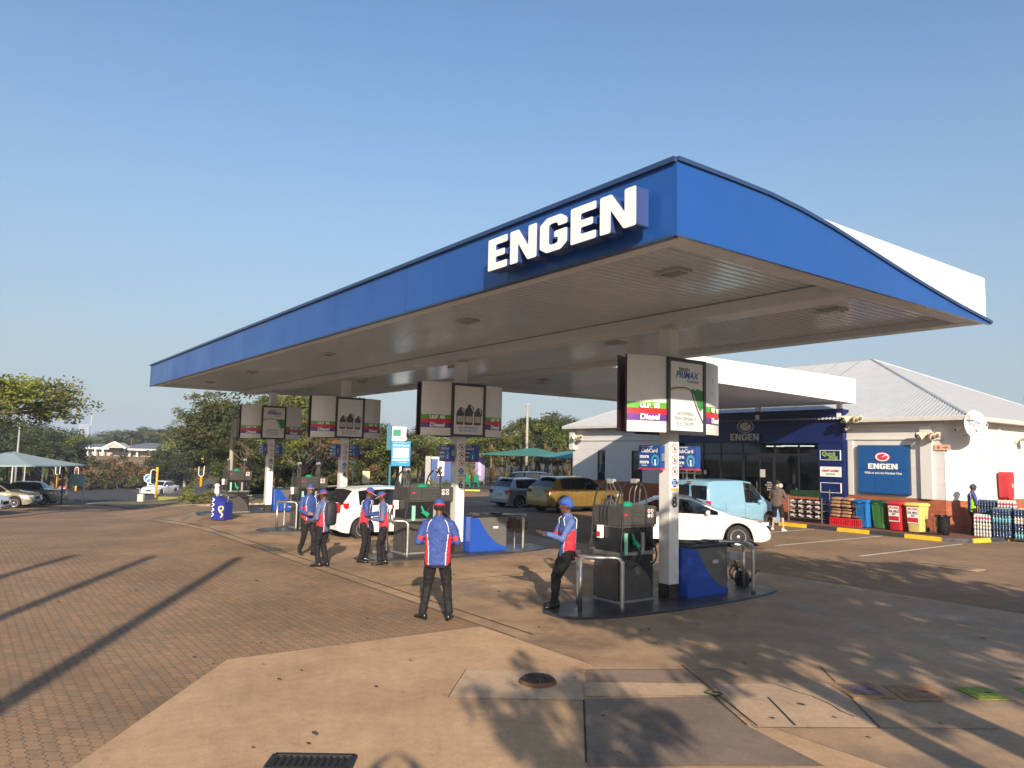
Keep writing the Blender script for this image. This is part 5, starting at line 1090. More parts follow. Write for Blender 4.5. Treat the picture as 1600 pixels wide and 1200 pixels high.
car('suv', 'dark blue SUV parked behind the silver hatchback, roof only just showing', 'SUV', (-33.9, 24.6, 0), -.7, paint('car_midnight', (.012, .022, .045), .3), 4.6, 1.85, suv_T, suv_B, .26, (.84, 3.5), .345, [(.75, 1.25), (1.32, 2.1), (2.16, 3.0)], (2.56, 3.16), (.18, .60), (1.28, 2.13, 3.1), tl=(.04, .48, .94, 1.04, .24))
van_T = [(0, .60), (.04, .95), (.10, 1.55), (.20, 1.76), (.5, 1.80), (2.0, 1.80), (2.55, 1.74), (3.3, 1.16), (3.42, 1.08), (4.0, .93), (4.2, .76), (4.28, .55)]
van_B = [(0, .55), (.05, .88), (.15, .98), (2.0, .98), (2.6, .95), (3.3, .92), (4.0, .82), (4.2, .68), (4.28, .5)]
tv = car('van', 'pale blue panel van with a white-framed mirror parked before the shop', 'van', (-17.35, 20.65, 0), 0, paint('car_pale_blue', (.20, .38, .50)), 4.28, 1.76, van_T, van_B, .22, (.72, 3.42), .31, [(2.05, 3.05)], (2.64, 3.28), None, (.9, 1.98, 3.1), roofw=.80, tail=.02, tl=(.03, .14, .80, 1.10, .06), handles=((2.15, .88),), hl=(3.6, 4.1, .64, .78, .2), grille=(.5, .64, .8), rear_glass=False)
for s in (-1, 1): MB().bb((s*.06, -.005 if False else .06, 1.08), (s*.70, .10, 1.60)).build('rear_window', glass_d, tv, bevel=.02)
MB().box((0, .02, 1.72), (.16, .12, .04)).build('brake_light', tail_m, tv)
sed_T = [(0, .62), (.06, .90), (.12, 1.0), (.55, 1.04), (.85, 1.10), (1.5, 1.38), (2.1, 1.43), (2.5, 1.40), (3.5, .98), (3.62, .94), (4.3, .80), (4.62, .64), (4.72, .46)]
sed_B = [(0, .58), (.06, .86), (.2, .96), (1.5, .94), (3.4, .88), (4.3, .72), (4.62, .58), (4.72, .42)]
hdg = Vector((.70, .714)).normalized()
fw = G(1153, 857); rt = Vector((hdg.y, -hdg.x)); org = Vector((fw.x, fw.y))-rt*(.89-.10)-hdg*3.80
cg = glass_mat('cabin_glass', (.55, .6, .62), .35)
ts = car('sedan', 'cream white sedan driving past behind pillar 8 with its driver visible', 'car', (org.x, org.y, 0), face(*hdg), paint('car_pearl', (.80, .77, .70), 0., .22), 4.72, 1.80, sed_T, sed_B, .20, (.98, 3.80), .325, [(.95, 1.35), (1.42, 2.2), (2.27, 3.25)], (2.56, 3.44), (.90, 1.44), (1.38, 2.23, 3.45), hl=(4.05, 4.50, .64, .74, .30), tl=(.05, .5, .80, .96, .3), plate_f=.42, handles=((1.6, .84), (2.5, .84)), grille=(.40, .58, .7), glass=cg)
SEDAN = ts
sd_T = [(0, .60), (.04, .84), (.1, .92), (.9, .95), (1.35, 1.32), (1.6, 1.38), (2.4, 1.39), (2.65, 1.35), (3.3, .96), (3.4, .91), (4.2, .80), (4.4, .64), (4.48, .46)]
sd_B = [(0, .56), (.04, .80), (.2, .88), (1.5, .88), (3.3, .85), (4.2, .72), (4.4, .58), (4.48, .42)]
ax = Vector((.42, .907)).normalized()
def pk(name, label, px, py, hd, pt, sc, front):
    p = G2(px, py); sc = 1.; o = Vector((p.x, p.y))-hd*(4.48*sc if front else 0)
    return car(name, label, 'car', (o.x, o.y, gz(p.x, p.y)+.04), face(*hd), pt, 4.48, 1.70, sd_T, sd_B, .2, (.85, 3.62), .30, [(1.1, 1.5), (1.56, 2.3), (2.36, 3.15)], (2.7, 3.26), (.95, 1.36), (1.53, 2.33, 3.25), sc=sc, tl=(.04, .30, .68, .82, .3), hl=(4.0, 4.34, .56, .70, .35), plate_f=.42, plate_r=.62, grille=(.48, .62, .5), handles=((1.7, .8), (2.5, .8)), rim='cap')
pk('sedan', 'white car at the left edge of the photo, only its nose in view', 8, 806, ax, paint('car_white', (.80, .79, .77)), .86, True)
pk('sedan', 'pale gold sedan facing the forecourt under the shade net', 58, 794, ax, paint('car_gold', (.36, .33, .25), .45), .86, True)
pk('sedan', 'grey silver sedan parked tail out at the right end of the shade net', 98, 789, -ax, paint('car_grey', (.26, .27, .27), .5), .86, False)
q = G2(268, 773); car('sedan', 'white sedan driving on the road beyond the forecourt', 'car', (q.x, q.y, q.z+.05), face(.78, -.62), paint('car_white', (.80, .79, .77)), 4.48, 1.70, sd_T, sd_B, .2, (.85, 3.62), .30, [(1.1, 1.5), (1.56, 2.3), (2.36, 3.15)], (2.7, 3.26), (.95, 1.36), (1.53, 2.33), sc=1, tl=(.04, .30, .68, .82, .3), hl=(4.0, 4.34, .56, .70, .35), plate_f=.42, plate_r=.62, grille=(.48, .62, .5), rim='cap')
q = G(1012, 795)
t = car('hatchback', 'bright red car half hidden behind the nearest pump beside the shop', 'car', (-22.2, 23.0, 0), 0.1, paint('car_red', (.55, .02, .02)), 3.95, 1.70, hatch_T, hatch_B, .20, (.72, 3.2), .30, [(.62, 1.02), (1.08, 1.75), (1.81, 2.62)], (2.24, 2.86), (.14, .46), (1.05, 1.78, 2.75), tl=(.04, .30, .78, 1.04, .16), plate_r=.52) if False else None
# ======================= PEOPLE
skin_d = P('skin_dark', (.10, .045, .026), .5, bump=.1, bs=60); skin_b = P('skin_brown', (.24, .12, .07), .5); skin_l = P('skin_light', (.50, .26, .18), .5)
jk_b = P('jacket_blue', (.028, .062, .24), .75, var=.18, vs=9, bump=.5, bs=22); jk_l = P('jacket_slate', (.09, .12, .25), .75, var=.18, vs=9, bump=.5, bs=22); jk_r = P('jacket_red', (.58, .02, .04), .7, var=.12, vs=8)
pipe_m = P('piping', (.72, .72, .72), .5); trs = P('trousers', (.006, .0055, .007), .85, var=.3, vs=10, bump=.5, bs=25); shoe_m = P('shoe', (.012, .012, .012), .3)
def remesh(mb, vox, name, mats, parent, sm=3, wr=.0, seed=0, cls=None):
    me = mb.mesh('temp', mats); o = bpy.data.objects.new('temp', me)
    r = o.modifiers.new('r', 'REMESH'); r.mode = 'VOXEL'; r.voxel_size = vox
    s = o.modifiers.new('s', 'SMOOTH'); s.iterations = sm; s.factor = .5
    dg = tmp_dg(o); m2 = bpy.data.meshes.new_from_object(o.evaluated_get(dg)); bpy.data.objects.remove(o)
    m2.materials.clear(); [m2.materials.append(q) for q in mats]
    if wr:
        for v in m2.vertices:
            p = v.co; k = noise.noise(Vector((p.x*9+seed, p.y*9, p.z*16)))+.5*noise.noise(Vector((p.x*22, p.y*22+seed, p.z*34))); v.co = p+v.normal*wr*k
    if cls:
        for f in m2.polygons: f.material_index = cls(f.center)
    m2.polygons.foreach_set('use_smooth', [True]*len(m2.polygons)); m2.name = name
    q = bpy.data.objects.new(name, m2); C.objects.link(q); q.parent = parent; return q
def caps(mb, pts, rs, n=12):   # tapered limb with round joints
    pts = [Vector(p) for p in pts]; mb.tube(pts, rs, n)
    for p, r in zip(pts, rs): mb.ell(p, (r, r, r), n=n)
def rings_torso(mb, sec, lean):
    R = []
    for z, w, d, dy in sec: c = lean(z); R.append([Vector((c.x+w*math.copysign(abs(math.cos(a))**.85, math.cos(a)), c.y+dy+d*math.copysign(abs(math.sin(a))**.85, math.sin(a)), c.z)) for a in [2*PI*k/20 for k in range(20)]])
    mb.loft(R)
def hand(mb, wrist, d, palm_n, curl=.5, side=1, k=1.0):
    # palm, four unequal bent fingers and a thumb from the side
    d = Vector(d).normalized(); pn = (Vector(palm_n)-d*d.dot(Vector(palm_n))).normalized(); l = d.cross(pn)*side; w = Vector(wrist)
    for s in (-.028, -.010, .010, .028): caps(mb, [w+l*s*.6*k, w+d*.085*k+l*s*k], [.018*k, .014*k], 8)
    for i, (s, L) in enumerate(((-.032, .060), (-.011, .074), (.011, .078), (.032, .070))):
        p = w+d*.085*k+l*s*k; pts = [p]; dd = d.copy()
        for j in range(3): dd = (dd+pn*curl*(.6+.1*i)).normalized(); p = p+dd*L*k*(.42, .32, .26)[j]; pts.append(p)
        caps(mb, pts, [.0095*k, .009*k, .008*k, .007*k], 8)
    p = w+d*.03*k+l*.03*k; caps(mb, [p, p+(d*.5+l+pn*.3).normalized()*.035*k, p+(d*.9+l*.7+pn*.6).normalized()*.062*k], [.013*k, .011*k, .009*k], 8)
def person(label, loc, fwd, H=1.75, skin=skin_d, top=(jk_b, jk_r), bottom=trs, shoes=shoe_m, hat='cap', hatm=(jk_b, jk_r), lean=(0, 0), hips=0, feet=((-.14, .0), (.14, .0)), foot_yaw=(.2, -.2), knees=((0, .04), (0, .04)), elbows=((-.30, .0, 1.13), (.30, .0, 1.13)), wrists=((-.24, .22, 1.08), (.24, .22, 1.08)), hd=((.0, 1, -.3), (0, 1, -.3)), palm=((1, 0, 0), (-1, 0, 0)), curl=.45, head_yaw=0, head_pitch=0, vox=.014, shorts=False, seed=0, girth=1., sleeve=True, heel=(0, 0), extra=None, name='person', hood=False, panel=True):
    t = thing('person', label, 'person', loc, face(*fwd)); k = H/1.75; sx_ = girth
    hz = .92; hip = Vector((0, hips, hz)); lx, ly = lean     # lean: shift of the shoulders relative to hips
    def sp(z): u = max(0, (z-hz))/(1.46-hz); return Vector((hip.x+lx*u, hip.y+ly*u, z))
    sh = [sp(1.43)+Vector((s*.185*sx_, 0, 0)) for s in (-1, 1)]; el = [Vector(e) for e in elbows]; wr_ = [Vector(w) for w in wrists]
    hp = [hip+Vector((s*.095, 0, -.03)) for s in (-1, 1)]; ft = [Vector((f[0], f[1], .09+h)) for f, h in zip(feet, heel)]
    kn = [hp[i].lerp(ft[i], .50)+Vector((knees[i][0], knees[i][1]+.03, .0)) for i in (0, 1)]
    nk = sp(1.47); hc = nk+Vector((0, .035, .165)); Rh = Euler((head_pitch, 0, head_yaw)).to_matrix()
    K = Matrix.Scale(k, 4)
    # --- body (one continuous surface)
    b = MB(K); rings_torso(b, [(.86, .12*sx_, .09, 0), (1.0, .12*sx_, .085, 0), (1.2, .13*sx_, .09, .0), (1.36, .14*sx_, .08, 0), (1.46, .06, .05, 0)], sp)
    caps(b, [nk-Vector((0, 0, .03)), hc-Vector((0, .03, .07))], [.058, .054])
    b.ell(hc+Rh @ Vector((0, -.005, .025)), (.076, .095, .105), n=16, rot=Rh); b.ell(hc+Rh @ Vector((0, .025, -.045)), (.056, .065, .062), n=14, rot=Rh)
    caps(b, [hc+Rh @ Vector((0, .088, .03)), hc+Rh @ Vector((0, .108, -.008))], [.010, .016], 8); b.ell(hc+Rh @ Vector((0, .085, -.045)), (.026, .014, .010), n=10, rot=Rh); b.ell(hc+Rh @ Vector((0, .080, -.062)), (.022, .014, .009), n=10, rot=Rh)
    b.ell(hc+Rh @ Vector((0, .082, .042)), (.05, .012, .010), n=10, rot=Rh); b.ell(hc+Rh @ Vector((0, .075, -.09)), (.022, .02, .018), n=10, rot=Rh)
    for s in (-1, 1): b.ell(hc+Rh @ Vector((s*.078, -.005, .0)), (.012, .02, .032), n=10, rot=Rh)
    for i, s in ((0, -1), (1, 1)):
        caps(b, [sh[i]+Vector((-.03*s, 0, -.045)), el[i], wr_[i]], [.042, .036, .027]); hand(b, wr_[i], hd[i], palm[i], curl, s, 1.05)
        caps(b, [hp[i], kn[i], ft[i]], [.072, .052, .036])
    remesh(b, vox, 'body', [skin], t, 2)
    for s in (-1, 1):
        e = MB(K); e.ell(hc+Rh @ Vector((s*.030, .0835, .022)), (.011, .008, .007), n=10, rot=Rh); e.build('eye', P('eye', (.35, .33, .30), .2), t, smooth=True)
    # --- top
    j = MB(K); rings_torso(j, [(.80 if not hood else .84, .172*sx_, .128, 0), (.92, .176*sx_, .132, 0), (1.08, .172*sx_, .132, .0), (1.25, .187*sx_, .135, .0), (1.37, .200*sx_, .122, -.005), (1.435, .170*sx_, .095, 0), (1.475, .11*sx_, .08, 0), (1.50, .075, .072, .005), (1.53, .07, .07, .01)], sp)
    for i in (0, 1):
        w = el[i].lerp(wr_[i], .93); caps(j, [sh[i]+Vector((-.02*(-1, 1)[i], 0, -.035)), sh[i].lerp(el[i], .5), el[i], el[i].lerp(wr_[i], .5), w], [.068, .063, .057, .052, .043])
    def cls(c):
        c = c/k; u = sp(c.z); x, y = (c.x-u.x)/(.18*sx_), (c.y-u.y)
        da = min(seg_d(c, sh[i].lerp(el[i], .35), el[i]) for i in (0, 1)); df = min(seg_d(c, el[i], wr_[i]) for i in (0, 1))
        if not panel: return 0
        if da < .082 and abs(c.x-u.x) > .15*sx_ or df < .07:
            if da < .085 and df > .06:
                i = 0 if (c-sh[0]).length < (c-sh[1]).length else 1; q = (c-sh[i]).dot((el[i]-sh[i]).normalized())/(el[i]-sh[i]).length
                if q > .72 and abs(c.x-u.x) < abs(el[i].x-u.x)+.01: return 1
            return 0
        a = abs(x); edge = .80-.14*min(1, max(0, (1.28-c.z)/.3)); 
        if c.z > 1.26: return 0
        if a > edge: return 1
        if a > edge-.055: return 2
        return 0
    remesh(j, vox, 'jacket', [top[0], top[1], pipe_m], t, 3, .008, seed, cls)
    if panel:   # shoulder piping lines front and back
        for s in (-1, 1):
            for fb in (-1, 1):
                pm = MB(K); pts = []
                for z, x in ((1.47, .085), (1.43, .115), (1.36, .135), (1.28, .145)):
                    u = sp(z); q = x*sx_/.185; dd = .13*math.sqrt(max(.05, 1-min(.95, q)**2))**.55; pts.append((u.x+s*x*sx_, u.y+fb*(dd if z < 1.44 else .082), z))
                pm.tube(smooth_pts(pts, 4), .0065, 6); pm.build('piping', pipe_m, t, smooth=True)
    # --- trousers
    tr = MB(K); rings_torso(tr, [(.76, .168*sx_, .115, 0), (.84, .172*sx_, .122, 0), (.98, .16*sx_, .115, 0)], sp)
    for i in (0, 1):
        if shorts: caps(tr, [hp[i], hp[i].lerp(kn[i], .5), kn[i]+Vector((0, 0, .02))], [.10, .092, .085])
        else: caps(tr, [hp[i], hp[i].lerp(kn[i], .5), kn[i], kn[i].lerp(ft[i], .5), ft[i]+Vector((0, -.0, .03))], [.104, .092, .072, .064, .062])
    remesh(tr, vox, 'trousers' if not shorts else 'shorts', [bottom], t, 3, .010, seed+5)
    # --- shoes
    for i in (0, 1):
        R2 = Matrix.Translation(K @ Vector((ft[i].x, ft[i].y, heel[i]))) @ Euler((0, 0, foot_yaw[i])).to_matrix().to_4x4() @ K; s = MB(R2)
        rg = []
        for y, w, z in ((-.085, .020, .06), (-.075, .036, .095), (-.02, .042, .115), (.05, .046, .085), (.12, .050, .060), (.17, .042, .048), (.195, .018, .03)):
            rg.append([Vector((w*math.cos(a), y, max(.0, z/2+z/2*math.sin(a)))) for a in [2*PI*q/14 for q in range(14)]])
        s.loft(rg); s.build('shoe', shoes, t, smooth=True)
    # --- hats / hair
    M4 = K @ Matrix.Translation(hc) @ Rh.to_4x4()
    if hat in ('cap', 'beanie'):
        c = MB(M4); rg = []
        for z, r in ((.035, 1.0), (.045, 1.03), (.085, .98), (.115, .80), (.138, .45), (.145, .05)) if hat == 'cap' else ((.0, 1.06), (.04, 1.08), (.09, 1.0), (.125, .82), (.155, .45), (.165, .05)):
            ty_ = 0 if hat == 'cap' else -.01
            rg.append([Vector((.085*r*math.cos(a), -.006+ty_+.104*r*math.sin(a), z+(0 if hat == 'cap' else (.03 if math.sin(a) > 0 else -.02)*(r > .9)))) for a in [2*PI*q/24 for q in range(24)]])
        c.loft(rg); c.build(hat, hatm[0], t, smooth=True)
        if hat == 'cap':
            v = MB(M4); n = 12; o = []; i_ = []
            for q in range(n+1): a = PI*q/n; o.append(Vector((.078*math.cos(a), .06+.115*math.sin(a), .030-.012*math.sin(a)+.006*abs(math.cos(a))))); i_.append(Vector((.080*math.cos(a), .05+.04*math.sin(a), .040)))
            for dz in (0, -.006): v.add([p+Vector((0, 0, dz)) for p in o+i_], [(q, q+1, n+1+q+1, n+1+q) for q in range(n)])
            v.add([p for p in o]+[p+Vector((0, 0, -.006)) for p in o], [(q, q+1, n+2+q, n+1+q) for q in range(n)]); v.build('visor', hatm[0], t, smooth=True)
            w = MB(M4); w.tube([p+Vector((0, .001, 0)) for p in o], .0035, 6); w.build('visor_piping', pipe_m, t)
            w = MB(M4); w.lathe([(1, 0), (1, .022)], n=24); w.V = [M4 @ Vector(((M4.inverted() @ p).x*.0885, -.006+(M4.inverted() @ p).y*.107, (M4.inverted() @ p).z+.030)) for p in w.V]; w.F = [f for f in w.F if len(f) == 4]; w.M = w.M[:len(w.F)]; w.build('cap_band', hatm[1], t)
    if hat == 'hair' or hat == 'cap' :
        h = MB(M4); h.ell((0, -.022, .030 if hat == 'hair' else .012), (.080, .088 if hat == 'hair' else .083, .100 if hat == 'hair' else .07), n=16); h.build('hair', P('hair', (.012, .010, .009), .8, bump=.6, bs=90), t, smooth=True)
    if hood:
        h = MB(K); h.ell(sp(1.46)+Vector((0, -.07, .02)), (.11, .07, .07), n=14); h.build('hood', top[0], t, smooth=True)
    return t, hc*k, Rh, k
def seg_d(p, a, b):
    ab = b-a; q = max(0, min(1, (p-a).dot(ab)/ab.length_squared)); return (p-a-ab*q).length
v2 = lambda p: (p.x, p.y, p.z)
capm = (jk_b, jk_r)
# nearest attendant, back to camera, hands in front
person('man in blue and red jacket standing with his back to the camera', v2(G(681, 968, .036)), (-.80, .60), 1.76, feet=((-.20, .02), (.19, .0)), foot_yaw=(.75, -.15), elbows=((-.29, -.05, 1.14), (.29, -.05, 1.14)), wrists=((-.15, .20, 1.12), (.15, .20, 1.12)), hd=((.7, .7, 0), (-.7, .7, 0)), palm=((0, 0, 1), (0, 0, 1)), seed=1, vox=.0105, girth=1.12, head_pitch=-.15)
# leaning man in beanie
lf = Vector((-.62, -.78)); lf = (-RT*1.0-AW*.28).normalized()
person('man in blue beanie leaning on the guard rail at the nearest pump, palms held out', v2(G(872, 948, .07)), lf, 1.72, top=(P('jacket_sky', (.075, .125, .32), .75, var=.15, vs=9, bump=.5, bs=22), jk_r), hat='beanie', hatm=(P('beanie_blue', (.03, .09, .36), .85, bump=.7, bs=60), jk_b), hips=-.15, lean=(0, .0), feet=((-.09, .10), (.09, .03)), foot_yaw=(.2, -.1), knees=((0, .05), (0, .06)), elbows=((-.22, .02, 1.12), (.22, .0, 1.12)), wrists=((-.13, .25, 1.20), (.13, .24, 1.18)), hd=((.1, 1, .25), (-.1, 1, .25)), palm=((0, 0, 1), (0, 0, 1)), curl=.35, head_yaw=-.25, head_pitch=-.1, seed=2, vox=.0105)
# two on the left
person('leftmost attendant, in dark blue jacket, facing the one with the backpack', v2(G(479, 868, .036)), (RT-AW*.9).normalized(), 1.66, skin=skin_b, feet=((-.12, .10), (.10, -.16)), heel=(0, .04), foot_yaw=(.1, -.3), knees=((0, .04), (0, .06)), elbows=((-.27, -.02, 1.14), (.26, .06, 1.12)), wrists=((-.12, .22, 1.10), (.20, .26, 1.05)), hd=((.7, .7, 0), (-.4, .8, 0)), palm=((0, 0, 1), (-1, 0, 0)), head_yaw=-.35, seed=3)
bp, hc_, Rh_, k_ = person('attendant in grey sleeves wearing a black backpack', v2(G(502, 885, .036)), (-RT*.9+AW*.35).normalized(), 1.62, top=(jk_l, jk_r), elbows=((-.25, .0, 1.12), (.25, .0, 1.12)), wrists=((-.16, .24, 1.05), (.14, .24, 1.05)), feet=((-.09, .03), (.09, -.06)), head_pitch=-.15, seed=4)
m = MB(); rg = []
for z, w, d in ((.88, .12, .05), (.92, .15, .09), (1.15, .16, .11), (1.34, .14, .09), (1.40, .08, .04)): rg.append([Vector((w*math.cos(a), -.16+d*math.sin(a)-.03, z)) for a in [2*PI*q/18 for q in range(18)]])
m.loft(rg); bk = m.build('backpack', P('pack_black', (.02, .022, .03), .7, bump=.4, bs=20), None, smooth=True); bk.location = bp.location; bk.rotation_euler = bp.rotation_euler; tag(bk, 'black backpack worn by the attendant with grey sleeves', 'backpack')
# two by the hatchback
person('attendant in dark blue jacket leaning forward to write, beside the white hatchback', v2(G(567, 878, .036)), (RT+AW*.05).normalized(), 1.64, lean=(0, .06), elbows=((-.24, .08, 1.12), (.24, .08, 1.14)), wrists=((-.10, .32, 1.16), (.08, .33, 1.14)), hd=((.4, .8, 0), (-.4, .8, 0)), palm=((1, 0, -.2), (-1, 0, -.2)), feet=((-.11, .05), (.11, -.05)), head_pitch=-.45, seed=5)
person('attendant in slate blue and red jacket looking down at a pad', v2(G(598, 882, .036)), (-RT-AW*.15).normalized(), 1.58, top=(jk_l, jk_r), lean=(0, .04), elbows=((-.25, .04, 1.10), (.25, .04, 1.10)), wrists=((-.10, .28, 1.10), (.10, .28, 1.10)), hd=((.5, .8, 0), (-.5, .8, 0)), palm=((0, 0, 1), (0, 0, 1)), feet=((-.10, .08), (.10, -.04)), head_pitch=-.4, seed=6)
q = G(584, 878); t = MB().box((0, 0, 0), (.14, .20, .015)).build('note_pad', txt_w, None); t.location = (q.x, q.y, 1.10); t.rotation_euler = (.3, .2, .5); tag(t, 'white note pad held between the two attendants by the hatchback', 'note pad')
# man walking to the shop
person('man in brown hooded top and black shorts walking to the shop', v2(G(1215, 829, .03)), (-.25, .97), 1.78, skin=skin_l, top=(P('hoodie', (.10, .075, .06), .9, var=.15, vs=8, bump=.5, bs=20), jk_r), bottom=trs, shoes=P('trainer', (.6, .58, .54), .5), hat='hair', panel=False, hood=True, shorts=True, feet=((-.20, .05), (.24, -.12)), heel=(0, .0), knees=((0, .05), (0, .04)), elbows=((-.27, .02, 1.14), (.28, .06, 1.15)), wrists=((-.12, .25, 1.16), (.14, .26, 1.18)), hd=((.5, .7, 0), (-.5, .7, 0)), palm=((0, 0, 1), (0, 0, 1)), head_pitch=-.5, seed=7)
# worker at the shop corner
wf = (RT*1.0-AW*.15).normalized()
person('worker in dark beanie and lime side panels reading papers by the drink packs', v2(G(1521, 835, .13)), wf, 1.68, top=(P('work_blue', (.05, .08, .24), .8, var=.15, vs=9), P('lime_vis', (.30, .62, .02), .7)), hat='beanie', hatm=(P('beanie_dark', (.04, .045, .07), .85), jk_b), elbows=((-.24, .04, 1.10), (.24, .05, 1.10)), wrists=((-.14, .30, 1.08), (.14, .31, 1.08)), hd=((.2, 1, .1), (-.2, 1, .1)), palm=((0, 0, 1), (0, 0, 1)), head_pitch=-.45, feet=((-.1, .03), (.1, 0)), seed=8)
q = Vector(v2(G(1521, 835, .13)))+Vector((wf.x, wf.y, 0))*.42; t = MB().box((0, 0, 0), (.22, .30, .006)).build('paper_sheet', txt_w, None); t.location = (q.x, q.y, .13+1.09); t.rotation_euler = (.15, .1, face(*wf)); tag(t, 'white sheets of paper held by the worker at the shop corner', 'paper')
# driver of the cream sedan (seated, upper body)
dp = SEDAN.matrix_basis @ Vector((.36, 2.45, 0)) if False else None
hx = Vector((org.x, org.y))+rt*.36+hdg*2.35
person('driver in the cream sedan, seated behind the side window', (hx.x, hx.y, -.43), hdg[:], 1.70, skin=skin_l, top=(P('shirt_dark', (.06, .06, .07), .8), jk_r), panel=False, hat='hair', feet=((-.1, .55), (.1, .55)), heel=(.50, .50), knees=((0, .25), (0, .25)), elbows=((-.24, .18, 1.15), (.24, .18, 1.15)), wrists=((-.15, .42, 1.28), (.15, .42, 1.28)), seed=9, vox=.02)
# photographer standing behind the camera with arms raised (only the shadow is in view)
pf = (-.877, .48)
person('photographer with both arms raised, seen only by the shadow', (.58, -.32, .76), pf, 1.70, elbows=((-.38, .10, 1.60), (.38, .10, 1.60)), wrists=((-.13, .20, 1.93), (.13, .20, 1.93)), hd=((.7, .1, .5), (-.7, .1, .5)), hat='hair', seed=10, vox=.02)
t = MB().box((0, 0, .38), (1.4, 1.2, .76)).build('brick_plinth', brick_r, None); t.location = (.75, -.40, 0); t.rotation_euler.z = .5; tag(t, 'low brick plinth behind the camera on which the photographer stands', 'plinth')
# ======================= VEGETATION
lfA = leaf_mat('leaf_dark', (.030, .050, .016), (.085, .105, .032)); lfB = leaf_mat('leaf_olive', (.055, .065, .022), (.14, .13, .045)); lfC = leaf_mat('leaf_yellowgreen', (.10, .13, .02), (.24, .25, .05)); lfD = leaf_mat('leaf_dry', (.16, .10, .045), (.30, .20, .09)); lfE = leaf_mat('leaf_rust', (.22, .11, .04), (.34, .20, .08))
lfP = leaf_mat('leaf_palm', (.05, .075, .03), (.15, .17, .07))
bark = P('bark', (.13, .10, .075), .9, var=.4, vs=6, bump=.8, bs=20); barkp = P('bark_pale', (.34, .29, .23), .9, var=.3, vs=6)
def leafquad(m, p, s, rr, nrm=None, mi=0, asp=.5):
    a = Vector((rr.gauss(0, 1), rr.gauss(0, 1), rr.gauss(0, .7))); a = a.normalized(); b = a.orthogonal().normalized(); b = (b+a.cross(b)*rr.uniform(-1, 1)).normalized()
    o = len(m.V); m.V += [p-a*s, p+b*s*asp, p+a*s, p-b*s*asp]; m.F.append([o, o+1, o+2, o+3]); m.M.append(mi)
def crown_mesh(seed, n_cl, per, rad, leaf, mats, flat=.8, clump=.30, shell=.55, airy=False):
    rr = random.Random(seed); m = MB(); cl = []
    for i in range(n_cl):
        while True:
            v = Vector((rr.uniform(-1, 1), rr.uniform(-1, 1), rr.uniform(-.75, 1)))
            if shell < v.length < 1: break
        v.z *= flat; k = rr.uniform(.7, 1.25); cl.append((v*rad*rr.uniform(.82, 1.12), clump*rad*k, rr.randrange(len(mats))))
    for c, r, mi in cl:
        for j in range(per):
            d = Vector((rr.gauss(0, 1), rr.gauss(0, 1), rr.gauss(0, .8))).normalized()*r*(rr.random()**.45); d.z *= .65
            leafquad(m, c+d, leaf*rr.uniform(.6, 1.3), rr, mi=mi if rr.random() < .85 else rr.randrange(len(mats)))
    return m.mesh('crown', mats, fix=False), [c for c, _, _ in cl]
def trunk_mesh(seed, cls, h0, r, nb=9, mat=None):
    rr = random.Random(seed); m = MB(); top = Vector((rr.uniform(-.3, .3), rr.uniform(-.3, .3), h0)); m.tube(smooth_pts([(0, 0, -.2), (rr.uniform(-.15, .15), rr.uniform(-.15, .15), h0*.5), top], 3), [r*(1-.06*k) for k in range(7)], 8)
    for c in rr.sample(cls, min(nb, len(cls))):
        c = c+Vector((0, 0, 0)); mid = top.lerp(c, .5)+Vector((rr.uniform(-.3, .3), rr.uniform(-.3, .3), -.15)); p = smooth_pts([top, mid, c], 3); m.tube(p, [r*.5*(1-.12*k) for k in range(7)], 6)
    return m.mesh('trunk', [mat or bark], True, fix=False)
def proto(name, seed, H, rad, flat, mats, n_cl=46, per=120, leaf=.17, clump=.30, shell=.5, cb=None, mat=None, tr=.2, nb=9):
    me, cls = crown_mesh(seed, n_cl, per, rad, leaf, mats, flat, clump, shell); cz = H-rad*flat; me.transform(Matrix.Translation((0, 0, cz)))
    cls = [c+Vector((0, 0, cz)) for c in cls]; tm = trunk_mesh(seed, cls, max(.5, cz-rad*flat*.5), tr, nb, mat); return (name, me, tm, H, rad)
PR = {'oak': [proto('tree', 1, 8, 3.6, .85, [lfA, lfB], 74, 190, .14), proto('tree', 2, 8, 3.3, 1.0, [lfB, lfA], 70, 190, .14), proto('tree', 3, 8, 4.0, .75, [lfA, lfA, lfC], 78, 180, .14)],
      'autumn': [proto('tree', 4, 8, 3.4, .95, [lfB, lfE, lfA], 52, 110)],
      'airy': [proto('tree', 5, 9, 3.0, .9, [lfB], 26, 70, .15, .22, .6, nb=22, mat=barkp, tr=.16)],
      'light': [proto('tree', 6, 7, 3.5, .8, [lfC, lfB], 66, 170, .13), proto('tree', 7, 7, 3.2, .95, [lfB, lfC], 66, 170, .13)],
      'flat': [proto('tree', 8, 7, 4.2, .28, [lfC, lfB, lfC], 80, 150, .10, .19, .35, nb=16, tr=.22)],
      'bush': [proto('bush', 9, 2, 1.15, .85, [lfA, lfB], 30, 90, .10, .34, .3, tr=.05), proto('bush', 10, 2, 1.2, .8, [lfB, lfD], 30, 90, .10, .34, .3, tr=.05), proto('bush', 11, 2, 1.2, .8, [lfD, lfE, lfB], 28, 80, .10, .32, .3, tr=.05)],
      'ybush': [proto('bush', 12, 1, .55, .9, [lfC], 26, 80, .05, .34, .3, tr=.03)]}
